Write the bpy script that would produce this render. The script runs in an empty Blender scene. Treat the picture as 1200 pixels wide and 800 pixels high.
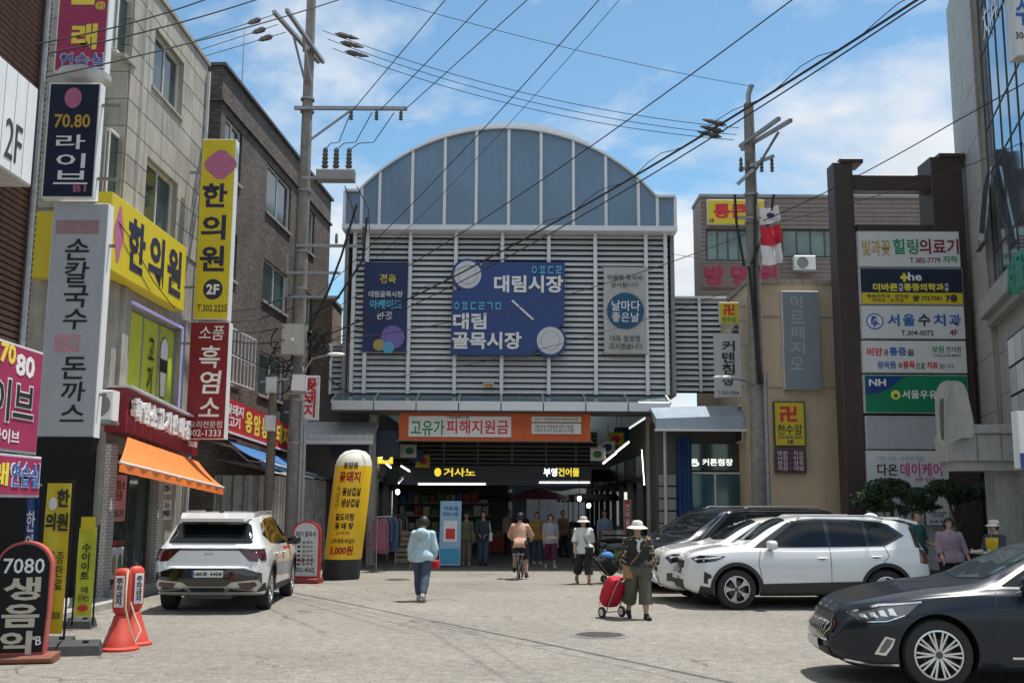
import bpy, bmesh, math, random
import numpy as np
from mathutils import Vector, Matrix, noise
from mathutils.bvhtree import BVHTree
from mathutils.geometry import delaunay_2d_cdt

# ------------------------------------------------------------------ scene, camera, sky, sun
sc = bpy.context.scene
C = sc.collection
RAD = math.radians
FPX, CAMH = 1240.0, 1.8                      # focal length in photo pixels (1200 wide), eye height
PITCH, ROLL = math.atan(192 / FPX), RAD(0.35)
cam_d = bpy.data.cameras.new('camera'); cam = bpy.data.objects.new('camera', cam_d); C.objects.link(cam)
cam_d.sensor_width = 36; cam_d.lens = FPX / 1200 * 36; cam_d.clip_start = 0.1; cam_d.clip_end = 3000
cam.location = (0, 0, CAMH)
CR = Matrix.Rotation(math.pi / 2 + PITCH, 3, 'X') @ Matrix.Rotation(ROLL, 3, 'Z')
cam.rotation_euler = CR.to_euler()
sc.camera = cam
sc.cycles.use_denoising = True
sc.cycles.max_bounces = 6
sc.cycles.diffuse_bounces = 3
sc.cycles.glossy_bounces = 3
sc.cycles.transmission_bounces = 4
sc.cycles.transparent_max_bounces = 8
sc.cycles.caustics_reflective = False
sc.cycles.caustics_refractive = False
sc.view_settings.view_transform = 'Standard'
sc.view_settings.look = 'None'
sc.view_settings.exposure = 0.42
sc.view_settings.gamma = 1.0

SUN_DIR = Vector((0.25, 0.13, 1.0)).normalized()       # towards the sun: high, from the right, a little beyond the market
SUN_EL = math.asin(SUN_DIR.z); SUN_AZ = math.atan2(SUN_DIR.x, SUN_DIR.y)
w = bpy.data.worlds.new('World'); sc.world = w; w.use_nodes = True
nt = w.node_tree; nt.nodes.clear()
def wn(t, **k):
    n = nt.nodes.new(t)
    for a, b in k.items(): setattr(n, a, b)
    return n
sky = wn('ShaderNodeTexSky', sky_type='NISHITA', sun_disc=False, sun_elevation=SUN_EL, sun_rotation=SUN_AZ, air_density=1.0, dust_density=0.25, ozone_density=0.4)
tc = wn('ShaderNodeTexCoord')
sep = wn('ShaderNodeSeparateXYZ'); nt.links.new(tc.outputs['Generated'], sep.inputs[0])
zc = wn('ShaderNodeMath', operation='MAXIMUM'); nt.links.new(sep.outputs['Z'], zc.inputs[0]); zc.inputs[1].default_value = 0.0
za = wn('ShaderNodeMath', operation='ADD'); nt.links.new(zc.outputs[0], za.inputs[0]); za.inputs[1].default_value = 0.22
dx = wn('ShaderNodeMath', operation='DIVIDE'); nt.links.new(sep.outputs['X'], dx.inputs[0]); nt.links.new(za.outputs[0], dx.inputs[1])
dy = wn('ShaderNodeMath', operation='DIVIDE'); nt.links.new(sep.outputs['Y'], dy.inputs[0]); nt.links.new(za.outputs[0], dy.inputs[1])
cmb = wn('ShaderNodeCombineXYZ'); nt.links.new(dx.outputs[0], cmb.inputs[0]); nt.links.new(dy.outputs[0], cmb.inputs[1])
mp = wn('ShaderNodeMapping'); nt.links.new(cmb.outputs[0], mp.inputs[0]); mp.inputs['Location'].default_value = (7.3, 3.3, 0.4)
n1 = wn('ShaderNodeTexNoise'); n1.inputs['Scale'].default_value = 1.25; n1.inputs['Detail'].default_value = 9; n1.inputs['Roughness'].default_value = 0.56; n1.inputs['Distortion'].default_value = 0.25
nt.links.new(mp.outputs[0], n1.inputs['Vector'])
cr = wn('ShaderNodeValToRGB'); cr.color_ramp.elements[0].position = 0.445; cr.color_ramp.elements[1].position = 0.55
cr.color_ramp.elements[0].color = (0.03, 0.03, 0.03, 1); cr.color_ramp.elements[1].color = (1, 1, 1, 1)
nt.links.new(n1.outputs['Fac'], cr.inputs[0])
n2 = wn('ShaderNodeTexNoise'); n2.inputs['Scale'].default_value = 3.4; n2.inputs['Detail'].default_value = 7
nt.links.new(mp.outputs[0], n2.inputs['Vector'])
cc = wn('ShaderNodeValToRGB'); cc.color_ramp.elements[0].position = 0.35; cc.color_ramp.elements[1].position = 0.62
cc.color_ramp.elements[0].color = (4.4, 4.8, 5.3, 1); cc.color_ramp.elements[1].color = (5.7, 5.85, 6.0, 1)
nt.links.new(n2.outputs['Fac'], cc.inputs[0])
mx = wn('ShaderNodeMix', data_type='RGBA'); nt.links.new(cr.outputs[0], mx.inputs['Factor']); tint = wn('ShaderNodeMix', data_type='RGBA', blend_type='MULTIPLY'); tint.inputs['Factor'].default_value = 1.0; tint.inputs['B'].default_value = (0.74, 0.98, 1.0, 1); nt.links.new(sky.outputs[0], tint.inputs['A']); nt.links.new(tint.outputs['Result'], mx.inputs['A']); nt.links.new(cc.outputs[0], mx.inputs['B'])
bg = wn('ShaderNodeBackground'); bg.inputs['Strength'].default_value = 0.122
nt.links.new(mx.outputs['Result'], bg.inputs['Color'])
wo = wn('ShaderNodeOutputWorld'); nt.links.new(bg.outputs[0], wo.inputs[0])

sl = bpy.data.lights.new('sun', 'SUN'); sl.energy = 4.3; sl.angle = RAD(0.5); sl.color = (1.0, 0.95, 0.87)
so = bpy.data.objects.new('sun', sl); C.objects.link(so); so.rotation_euler = (-SUN_DIR).to_track_quat('-Z', 'Y').to_euler(); so.location = (20, 10, 40)

# ------------------------------------------------------------------ pixel rays
def ray(u, v):
    return CR @ Vector(((u - 600) / FPX, (400 - v) / FPX, -1))
def P(u, v, Y):                              # point on the plane y = Y seen at a photo pixel
    d = ray(u, v); t = Y / d.y
    return Vector((d.x * t, Y, CAMH + d.z * t))
def G(u, v, z=0.0):                          # point at height z seen at a photo pixel
    d = ray(u, v); t = (z - CAMH) / d.z
    return Vector((d.x * t, d.y * t, z))

# ------------------------------------------------------------------ materials
MATS = {}
def mat(name, col, rough=0.6, metal=0.0, var=0.12, vs=3.0, bump=0.0, bs=60.0, spec=0.5, coat=0.0, emit=0.0, alpha=1.0, trans=0.0, dirt=0.0):
    if name in MATS: return MATS[name]
    m = bpy.data.materials.new(name); m.use_nodes = True; t = m.node_tree; b = t.nodes['Principled BSDF']
    b.inputs['Roughness'].default_value = rough; b.inputs['Metallic'].default_value = metal
    b.inputs['Specular IOR Level'].default_value = spec; b.inputs['Coat Weight'].default_value = coat; b.inputs['Coat Roughness'].default_value = 0.04
    c4 = (*col, 1)
    if alpha < 1: b.inputs['Alpha'].default_value = alpha
    if trans: b.inputs['Transmission Weight'].default_value = trans
    tcn = t.nodes.new('ShaderNodeTexCoord')
    if var > 0:
        n = t.nodes.new('ShaderNodeTexNoise'); n.inputs['Scale'].default_value = vs; n.inputs['Detail'].default_value = 5; n.inputs['Roughness'].default_value = 0.65
        t.links.new(tcn.outputs['Object'], n.inputs['Vector'])
        r = t.nodes.new('ShaderNodeValToRGB'); r.color_ramp.elements[0].position = 0.3; r.color_ramp.elements[1].position = 0.7
        r.color_ramp.elements[0].color = tuple(c * (1 - var) for c in col) + (1,)
        r.color_ramp.elements[1].color = tuple(min(1, c * (1 + var)) for c in col) + (1,)
        t.links.new(n.outputs['Fac'], r.inputs[0]); out = r.outputs[0]
        if dirt > 0:                          # streaks of grime of their own shape
            mpn = t.nodes.new('ShaderNodeMapping'); mpn.inputs['Scale'].default_value = (6, 6, 0.5); t.links.new(tcn.outputs['Object'], mpn.inputs[0])
            n3 = t.nodes.new('ShaderNodeTexNoise'); n3.inputs['Scale'].default_value = 1.3; n3.inputs['Detail'].default_value = 6; t.links.new(mpn.outputs[0], n3.inputs['Vector'])
            r3 = t.nodes.new('ShaderNodeValToRGB'); r3.color_ramp.elements[0].position = 0.42; r3.color_ramp.elements[1].position = 0.72
            t.links.new(n3.outputs['Fac'], r3.inputs[0])
            ml = t.nodes.new('ShaderNodeMath'); ml.operation = 'MULTIPLY'; ml.inputs[1].default_value = dirt; t.links.new(r3.outputs[0], ml.inputs[0])
            mm = t.nodes.new('ShaderNodeMix'); mm.data_type = 'RGBA'; t.links.new(ml.outputs[0], mm.inputs['Factor']); t.links.new(out, mm.inputs['A'])
            mm.inputs['B'].default_value = tuple(c * 0.35 for c in col) + (1,)
            out = mm.outputs['Result']
        t.links.new(out, b.inputs['Base Color'])
        rr = t.nodes.new('ShaderNodeMapRange'); rr.inputs['To Min'].default_value = max(0.02, rough - 0.08); rr.inputs['To Max'].default_value = min(1, rough + 0.08)
        t.links.new(n.outputs['Fac'], rr.inputs['Value']); t.links.new(rr.outputs[0], b.inputs['Roughness'])
    else:
        b.inputs['Base Color'].default_value = c4
    if bump > 0:
        n = t.nodes.new('ShaderNodeTexNoise'); n.inputs['Scale'].default_value = bs; n.inputs['Detail'].default_value = 4
        t.links.new(tcn.outputs['Object'], n.inputs['Vector'])
        bn = t.nodes.new('ShaderNodeBump'); bn.inputs['Strength'].default_value = bump; bn.inputs['Distance'].default_value = 0.02
        t.links.new(n.outputs['Fac'], bn.inputs['Height']); t.links.new(bn.outputs[0], b.inputs['Normal'])
    if emit > 0:
        b.inputs['Emission Color'].default_value = c4; b.inputs['Emission Strength'].default_value = emit
    MATS[name] = m
    return m

def brick_mat(name, c1, c2, mortar, scale=1.0, bw=0.2, rh=0.07, axis='XZ'):
    m = bpy.data.materials.new(name); m.use_nodes = True; t = m.node_tree; b = t.nodes['Principled BSDF']; b.inputs['Roughness'].default_value = 0.85
    tcn = t.nodes.new('ShaderNodeTexCoord'); s = t.nodes.new('ShaderNodeSeparateXYZ'); t.links.new(tcn.outputs['Object'], s.inputs[0])
    c = t.nodes.new('ShaderNodeCombineXYZ')
    ad = t.nodes.new('ShaderNodeMath'); ad.operation = 'ADD'; t.links.new(s.outputs['X'], ad.inputs[0]); t.links.new(s.outputs['Y'], ad.inputs[1])
    t.links.new(ad.outputs[0], c.inputs[0]); t.links.new(s.outputs['Z'], c.inputs[1])
    k = t.nodes.new('ShaderNodeTexBrick'); k.inputs['Scale'].default_value = 1; k.inputs['Brick Width'].default_value = bw; k.inputs['Row Height'].default_value = rh; k.inputs['Mortar Size'].default_value = 0.011
    k.inputs['Color1'].default_value = (*c1, 1); k.inputs['Color2'].default_value = (*c2, 1); k.inputs['Mortar'].default_value = (*mortar, 1)
    t.links.new(c.outputs[0], k.inputs['Vector'])
    n = t.nodes.new('ShaderNodeTexNoise'); n.inputs['Scale'].default_value = 0.8; n.inputs['Detail'].default_value = 6; t.links.new(tcn.outputs['Object'], n.inputs['Vector'])
    mr = t.nodes.new('ShaderNodeMapRange'); mr.inputs['From Min'].default_value = 0.3; mr.inputs['From Max'].default_value = 0.7; mr.inputs['To Min'].default_value = 0.72; mr.inputs['To Max'].default_value = 1.22
    t.links.new(n.outputs['Fac'], mr.inputs['Value'])
    vm = t.nodes.new('ShaderNodeVectorMath'); vm.operation = 'SCALE'; t.links.new(k.outputs['Color'], vm.inputs[0]); t.links.new(mr.outputs[0], vm.inputs['Scale'])
    t.links.new(vm.outputs[0], b.inputs['Base Color'])
    bn = t.nodes.new('ShaderNodeBump'); bn.inputs['Strength'].default_value = 0.6; bn.inputs['Distance'].default_value = 0.01; bn.invert = True
    t.links.new(k.outputs['Fac'], bn.inputs['Height']); t.links.new(bn.outputs[0], b.inputs['Normal'])
    MATS[name] = m
    return m

# ------------------------------------------------------------------ mesh builder
class M:
    def __init__(s): s.v = []; s.f = []
    def add(s, vs, fs):
        k = len(s.v); s.v += [tuple(p) for p in vs]; s.f += [tuple(i + k for i in f) for f in fs]; return s
    def box(s, x0, x1, y0, y1, z0, z1):
        return s.add([(x0,y0,z0),(x1,y0,z0),(x1,y1,z0),(x0,y1,z0),(x0,y0,z1),(x1,y0,z1),(x1,y1,z1),(x0,y1,z1)],
                     [(0,3,2,1),(4,5,6,7),(0,1,5,4),(1,2,6,5),(2,3,7,6),(3,0,4,7)])
    def rbox(s, x0, x1, y0, y1, z0, z1, r=0.01):   # box with its four front/back outline edges chamfered
        r = min(r, (x1-x0)/2.1, (z1-z0)/2.1, (y1-y0)/2.1)
        def ring(i, y): return [(x0+i,y,z0+i),(x1-i,y,z0+i),(x1-i,y,z1-i),(x0+i,y,z1-i)]
        vs = ring(r, y0) + ring(0, y0+r) + ring(0, y1-r) + ring(r, y1)
        fs = [(0,1,2,3), (15,14,13,12)]
        for k in range(3):
            for j in range(4):
                a, b = k*4+j, k*4+(j+1)%4
                fs.append((a, a+4, b+4, b))
        return s.add(vs, fs)
    def hexa(s, p):                              # 8 corner points: bottom 4, top 4
        return s.add(p, [(0,3,2,1),(4,5,6,7),(0,1,5,4),(1,2,6,5),(2,3,7,6),(3,0,4,7)])
    def bar(s, a, b, w=0.05, h=None, up=(0,0,1)):
        a, b = Vector(a), Vector(b); h = h or w; d = (b-a).normalized(); u = Vector(up)
        if abs(d.dot(u)) > 0.98: u = Vector((1,0,0))
        r = d.cross(u).normalized(); u = r.cross(d)
        q = [(-1,-1),(1,-1),(1,1),(-1,1)]
        vs = [a + r*i*w/2 + u*j*h/2 for i, j in q] + [b + r*i*w/2 + u*j*h/2 for i, j in q]
        return s.add(vs, [(3,2,1,0),(4,5,6,7),(0,1,5,4),(1,2,6,5),(2,3,7,6),(3,0,4,7)])
    def tube(s, pts, r=0.02, n=8, cap=True):
        pts = [Vector(p) for p in pts]; rs = r if isinstance(r, (list, tuple)) else [r]*len(pts)
        k = len(s.v); u = None
        for i, p in enumerate(pts):
            d = (pts[min(i+1, len(pts)-1)] - pts[max(i-1, 0)])
            d = d.normalized() if d.length > 1e-9 else Vector((0,0,1))
            if u is None:
                u = Vector((0,0,1)) if abs(d.z) < 0.9 else Vector((1,0,0))
            u = (u - d*u.dot(d)).normalized(); w_ = d.cross(u)
            for j in range(n):
                a = 2*math.pi*j/n
                s.v.append(tuple(p + (u*math.cos(a) + w_*math.sin(a))*rs[i]))
        for i in range(len(pts)-1):
            for j in range(n):
                a, b = k+i*n+j, k+i*n+(j+1)%n
                s.f.append((a, b, b+n, a+n))
        if cap:
            s.f.append(tuple(k+j for j in reversed(range(n)))); e = k+(len(pts)-1)*n; s.f.append(tuple(e+j for j in range(n)))
        return s
    def lathe(s, prof, n=24, c=(0,0,0), axis='z', cap=True):   # prof: (radius, height)
        k = len(s.v)
        for r, h in prof:
            for j in range(n):
                a = 2*math.pi*j/n; p = (r*math.cos(a), r*math.sin(a), h)
                if axis == 'y': p = (p[0], p[2], -p[1])
                if axis == 'x': p = (p[2], p[0], p[1])
                s.v.append((p[0]+c[0], p[1]+c[1], p[2]+c[2]))
        for i in range(len(prof)-1):
            for j in range(n):
                a, b = k+i*n+j, k+i*n+(j+1)%n
                s.f.append((a, b, b+n, a+n))
        if cap:
            s.f.append(tuple(k+j for j in reversed(range(n)))); e = k+(len(prof)-1)*n; s.f.append(tuple(e+j for j in range(n)))
        return s
    def prism(s, poly, y0, y1):                  # polygon in (x, z) extruded along y; give it counter-clockwise seen from -y
        n = len(poly)
        vs = [(x, y0, z) for x, z in poly] + [(x, y1, z) for x, z in poly]
        fs = [tuple(range(n)), tuple(reversed(range(n, 2*n)))]
        fs += [(i, i+n, (i+1) % n + n, (i+1) % n) for i in range(n)]
        return s.add(vs, fs)
    def ell(s, c, r, n=12, m=8, rot=None):
        k = len(s.v); c = Vector(c)
        for i in range(m+1):
            th = math.pi*i/m
            for j in range(n):
                a = 2*math.pi*j/n
                p = Vector((r[0]*math.sin(th)*math.cos(a), r[1]*math.sin(th)*math.sin(a), r[2]*math.cos(th)))
                if rot: p = rot @ p
                s.v.append(tuple(c + p))
        for i in range(m):
            for j in range(n):
                a, b = k+i*n+j, k+i*n+(j+1)%n
                s.f.append((a, a+n, b+n, b))
        return s
    def sheet(s, fn, nu, nv, thick=0.0):         # grid surface fn(u,v), optionally thickened along its normals
        k = len(s.v); pts = [[Vector(fn(i/nu, j/nv)) for j in range(nv+1)] for i in range(nu+1)]
        for r in pts:
            for p in r: s.v.append(tuple(p))
        q = nv+1; fs = [(k+i*q+j, k+(i+1)*q+j, k+(i+1)*q+j+1, k+i*q+j+1) for i in range(nu) for j in range(nv)]
        s.f += fs
        if thick:
            k2 = len(s.v)
            for i in range(nu+1):
                for j in range(nv+1):
                    a = pts[min(i+1,nu)][j]-pts[max(i-1,0)][j]; b = pts[i][min(j+1,nv)]-pts[i][max(j-1,0)]
                    nn = a.cross(b); nn = nn.normalized() if nn.length > 1e-12 else Vector((0,0,1))
                    s.v.append(tuple(pts[i][j]-nn*thick))
            s.f += [tuple(x-k+k2 for x in reversed(f)) for f in fs]
            edge = [k+j for j in range(nv+1)] + [k+i*q+nv for i in range(1,nu+1)] + [k+nu*q+j for j in reversed(range(nv))] + [k+i*q for i in reversed(range(1,nu))]
            for a, b in zip(edge, edge[1:]+edge[:1]): s.f.append((a, b, b-k+k2, a-k+k2))
        return s
    def mesh(s, name, m=None, smooth=False):
        me = bpy.data.meshes.new(name); me.from_pydata(s.v, [], s.f); me.update()
        if smooth: me.polygons.foreach_set('use_smooth', [True]*len(me.polygons)); smooth_by_angle(me)
        if m: me.materials.append(m)
        return me
def smooth_by_angle(me, ang=RAD(38)):
    try: me.set_sharp_from_angle(angle=ang)
    except Exception: pass
def link(name, me, parent=None, loc=None):
    o = bpy.data.objects.new(name, me); C.objects.link(o)
    if parent is not None: o.parent = parent
    if loc is not None: o.location = loc
    return o
def obj(name, mb, m, parent=None, smooth=False, loc=None):
    return link(name, mb.mesh(name, m, smooth), parent, loc)
def tag(o, label=None, cat=None, group=None, kind=None):
    if label: o['label'] = label
    if cat: o['category'] = cat
    if group: o['group'] = group
    if kind: o['kind'] = kind
    return o
def thing(name, label, cat, loc=(0,0,0), rz=0.0, group=None):
    o = bpy.data.objects.new(name, None); C.objects.link(o); o.empty_display_size = 0.1
    o.location = loc; o.rotation_euler = (0, 0, rz)
    return tag(o, label, cat, group)
def struct(name, mb, m, smooth=False):
    return tag(obj(name, mb, m, None, smooth), kind='structure')

# lettering: built from the built-in font, scaled to fill a box in the local x-z plane, facing local -y
_tc = {}
def text_mesh(s, bold, spacing, ext, lines):
    key = (s, bold, spacing, ext, lines)
    if key not in _tc:
        if not _tc.get('obj'):
            c0 = bpy.data.curves.new('t', 'FONT'); _tc['obj'] = bpy.data.objects.new('t', c0)
        o = _tc['obj']; c = o.data; c.body = s; c.offset = bold; c.resolution_u = 2; c.space_character = spacing; c.space_line = lines; c.align_x = 'CENTER'
        c.extrude = ext; me = o.to_mesh()
        vs = [tuple(v.co) for v in me.vertices]; fs = [tuple(p.vertices) for p in me.polygons]
        o.to_mesh_clear()
        _tc[key] = (vs, fs)
    return _tc[key]
def letters(parent, s, x0, x1, z0, z1, y, m, name='lettering', bold=0.012, spacing=1.0, depth=0.006, lines=1.0, shear=0.0, tilt=0.0):
    vs, fs = text_mesh(s, bold, spacing, 0.05, lines)
    if not vs: return None
    xs = [v[0] for v in vs]; ys = [v[1] for v in vs]
    ax, bx, ay, by = min(xs), max(xs), min(ys), max(ys)
    sx = (x1-x0)/max(bx-ax, 1e-6); sz = (z1-z0)/max(by-ay, 1e-6)
    mb = M(); out = []
    for v in vs:
        X = x0+(v[0]-ax)*sx; Z = z0+(v[1]-ay)*sz; Y = y - depth*(v[2]+0.05)/0.1
        X += shear*(Z-z0); Z += tilt*(X-x0)
        out.append((X, Y, Z))
    mb.add(out, [tuple(f) for f in fs])
    return obj(name, mb, m, parent)
def vtext(s): return '\n'.join(s)

# a facade frame: local x runs left to right as one faces it, -y points out of it
class Frame:
    def __init__(s, origin, rz):
        s.o = Vector(origin); s.rz = rz
        s.R = Matrix.Rotation(rz, 3, 'Z'); s.Ri = s.R.transposed()
    def px(s, u, v, off=0.0):                    # local (x, z) where a photo pixel meets the plane y = -off of the frame
        d = s.Ri @ ray(u, v); o = s.Ri @ (Vector((0,0,CAMH)) - s.o)
        t = (-off - o.y)/d.y; p = o + d*t
        return p.x, p.z
    def rect(s, u0, v0, u1, v1, off=0.0):        # box of a pixel rectangle
        a = [s.px(u0,v0,off), s.px(u1,v1,off), s.px(u0,v1,off), s.px(u1,v0,off)]
        return (a[0][0]+a[2][0])/2, (a[1][0]+a[3][0])/2, (a[2][1]+a[1][1])/2, (a[0][1]+a[3][1])/2
    def w(s, x, y, z): return s.o + s.R @ Vector((x,y,z))
    def thing(s, name, label, cat, x=0, y=0, z=0, group=None):
        return thing(name, label, cat, s.w(x,y,z), s.rz, group)
def copy_tree(o, parent=None):
    c = o.copy(); C.objects.link(c)
    if parent is not None: c.parent = parent
    for ch in list(o.children): copy_tree(ch, c)
    return c

# modifiers are applied in a scratch scene so that the main scene stays cheap
_tmp = bpy.data.scenes.new('scratch')
def bake(me, mods, extra=()):
    o = bpy.data.objects.new('scratch_object', me); _tmp.collection.objects.link(o); ex = []
    for e in extra:
        x = bpy.data.objects.new('scratch_cutter', e); _tmp.collection.objects.link(x); ex.append(x)
    for typ, props in mods:
        md = o.modifiers.new(typ.lower(), typ)
        for k, v in props.items(): setattr(md, k, ex[v[1]] if isinstance(v, tuple) and v and v[0] == 'OBJ' else v)
    _tmp.view_layers[0].update(); dg = _tmp.view_layers[0].depsgraph
    out = bpy.data.meshes.new_from_object(o.evaluated_get(dg), depsgraph=dg)
    for x in [o] + ex: bpy.data.objects.remove(x)
    return out
random.seed(7)
# ------------------------------------------------------------------ shared materials
alu = mat('aluminium', (0.62, 0.64, 0.66), 0.4, 0.55, var=0.06, vs=2)
alu_w = mat('white_aluminium', (0.74, 0.76, 0.78), 0.42, 0.1, var=0.05)
slat_m = mat('louvre_metal', (0.85, 0.87, 0.88), 0.45, 0.0, var=0.06, vs=1.5, dirt=0.12)
void_m = mat('dark_void', (0.035, 0.037, 0.042), 0.85, var=0.3)
black_m = mat('black_paint', (0.013, 0.013, 0.015), 0.6, var=0.2, spec=0.2)
dgrey = mat('dark_grey_paint', (0.07, 0.072, 0.078), 0.55, var=0.2)
mgrey = mat('mid_grey_paint', (0.26, 0.27, 0.28), 0.5, var=0.12)
lgrey = mat('light_grey_paint', (0.55, 0.57, 0.58), 0.5, var=0.1, dirt=0.3)
white_m = mat('white_plastic', (0.78, 0.79, 0.79), 0.4, var=0.04, dirt=0.12)
steel = mat('galvanised_steel', (0.30, 0.31, 0.32), 0.5, 0.5, var=0.2, vs=8)
concrete = mat('pole_concrete', (0.235, 0.222, 0.20), 0.9, var=0.25, vs=5, bump=0.3, bs=40, dirt=0.4)
glass_m = mat('window_glass', (0.035, 0.055, 0.055), 0.06, var=0.35, vs=0.7, spec=0.8)
glass_t = mat('teal_glass', (0.03, 0.10, 0.13), 0.1, var=0.3, vs=1, spec=0.7)
frame_w = mat('window_frame_white', (0.7, 0.7, 0.68), 0.5, var=0.08, dirt=0.3)
frame_d = mat('window_frame_bronze', (0.10, 0.085, 0.07), 0.45, 0.3, var=0.1)
stone_b = mat('beige_stone', (0.41, 0.385, 0.335), 0.75, var=0.16, vs=1.2, bump=0.15, bs=90, dirt=0.35)
stone_b2 = mat('beige_stone_worn', (0.36, 0.34, 0.30), 0.78, var=0.2, vs=1.7, bump=0.15, bs=90, dirt=0.5)
stone_g = mat('grey_granite', (0.36, 0.355, 0.34), 0.6, var=0.14, vs=6, bump=0.05, bs=200, dirt=0.25)
brick_d = brick_mat('dark_brick', (0.085, 0.068, 0.058), (0.175, 0.140, 0.118), (0.055, 0.05, 0.046), bw=0.21, rh=0.068)
brick_l = brick_mat('tan_brick', (0.30, 0.22, 0.16), (0.36, 0.27, 0.20), (0.2, 0.18, 0.16), bw=0.2, rh=0.08)
rib_m = mat('brown_ribbed_brick', (0.12, 0.062, 0.045), 0.85, var=0.3, vs=6, bump=0.3)
plaster = mat('tan_plaster', (0.56, 0.46, 0.33), 0.88, var=0.08, vs=0.6, bump=0.1, bs=50, dirt=0.12)
siding_m = mat('brown_siding', (0.235, 0.19, 0.175), 0.7, var=0.12, vs=2, dirt=0.2)
pylon_m = mat('dark_brown_cladding', (0.055, 0.036, 0.036), 0.5, var=0.15)
gable_m = mat('gable_panel_blue', (0.155, 0.245, 0.345), 0.33, 0.1, var=0.14, vs=0.5, dirt=0.12)
yellow_s = mat('sign_yellow', (0.66, 0.53, 0.025), 0.45, var=0.05, dirt=0.1)
navy_t = mat('lettering_navy', (0.02, 0.025, 0.06), 0.5, var=0)
white_t = mat('lettering_white', (0.82, 0.82, 0.82), 0.45, var=0)
black_t = mat('lettering_black', (0.02, 0.02, 0.02), 0.5, var=0)
red_t = mat('lettering_red', (0.62, 0.03, 0.04), 0.5, var=0)
yel_t = mat('lettering_yellow', (0.85, 0.70, 0.08), 0.5, var=0)
blue_t = mat('lettering_blue', (0.03, 0.13, 0.42), 0.5, var=0)
green_t = mat('lettering_green', (0.03, 0.26, 0.10), 0.5, var=0)
mag_t = mat('lettering_magenta', (0.55, 0.06, 0.25), 0.5, var=0)
grey_t = mat('lettering_grey', (0.35, 0.36, 0.38), 0.5, var=0)
cyan_t = mat('lettering_cyan', (0.10, 0.42, 0.62), 0.5, var=0)
pink_m = mat('faded_pink_print', (0.46, 0.14, 0.26), 0.5, var=0.15, vs=8)
maroon_s = mat('sign_maroon', (0.21, 0.012, 0.022), 0.4, var=0.08)
magenta_s = mat('sign_crimson', (0.36, 0.03, 0.10), 0.5, var=0.15, vs=3)
navy_s = mat('sign_navy', (0.012, 0.022, 0.05), 0.35, var=0.1)
blue_s = mat('sign_blue', (0.010, 0.05, 0.215), 0.38, var=0.06)
lamp_m = mat('lit_tube', (1.0, 0.98, 0.92), 0.5, var=0, emit=3.5)
bulb_m = mat('lit_bulb', (1.0, 0.93, 0.8), 0.5, var=0, emit=8.0)
cable_m = mat('black_cable', (0.015, 0.015, 0.017), 0.6, var=0)

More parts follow.
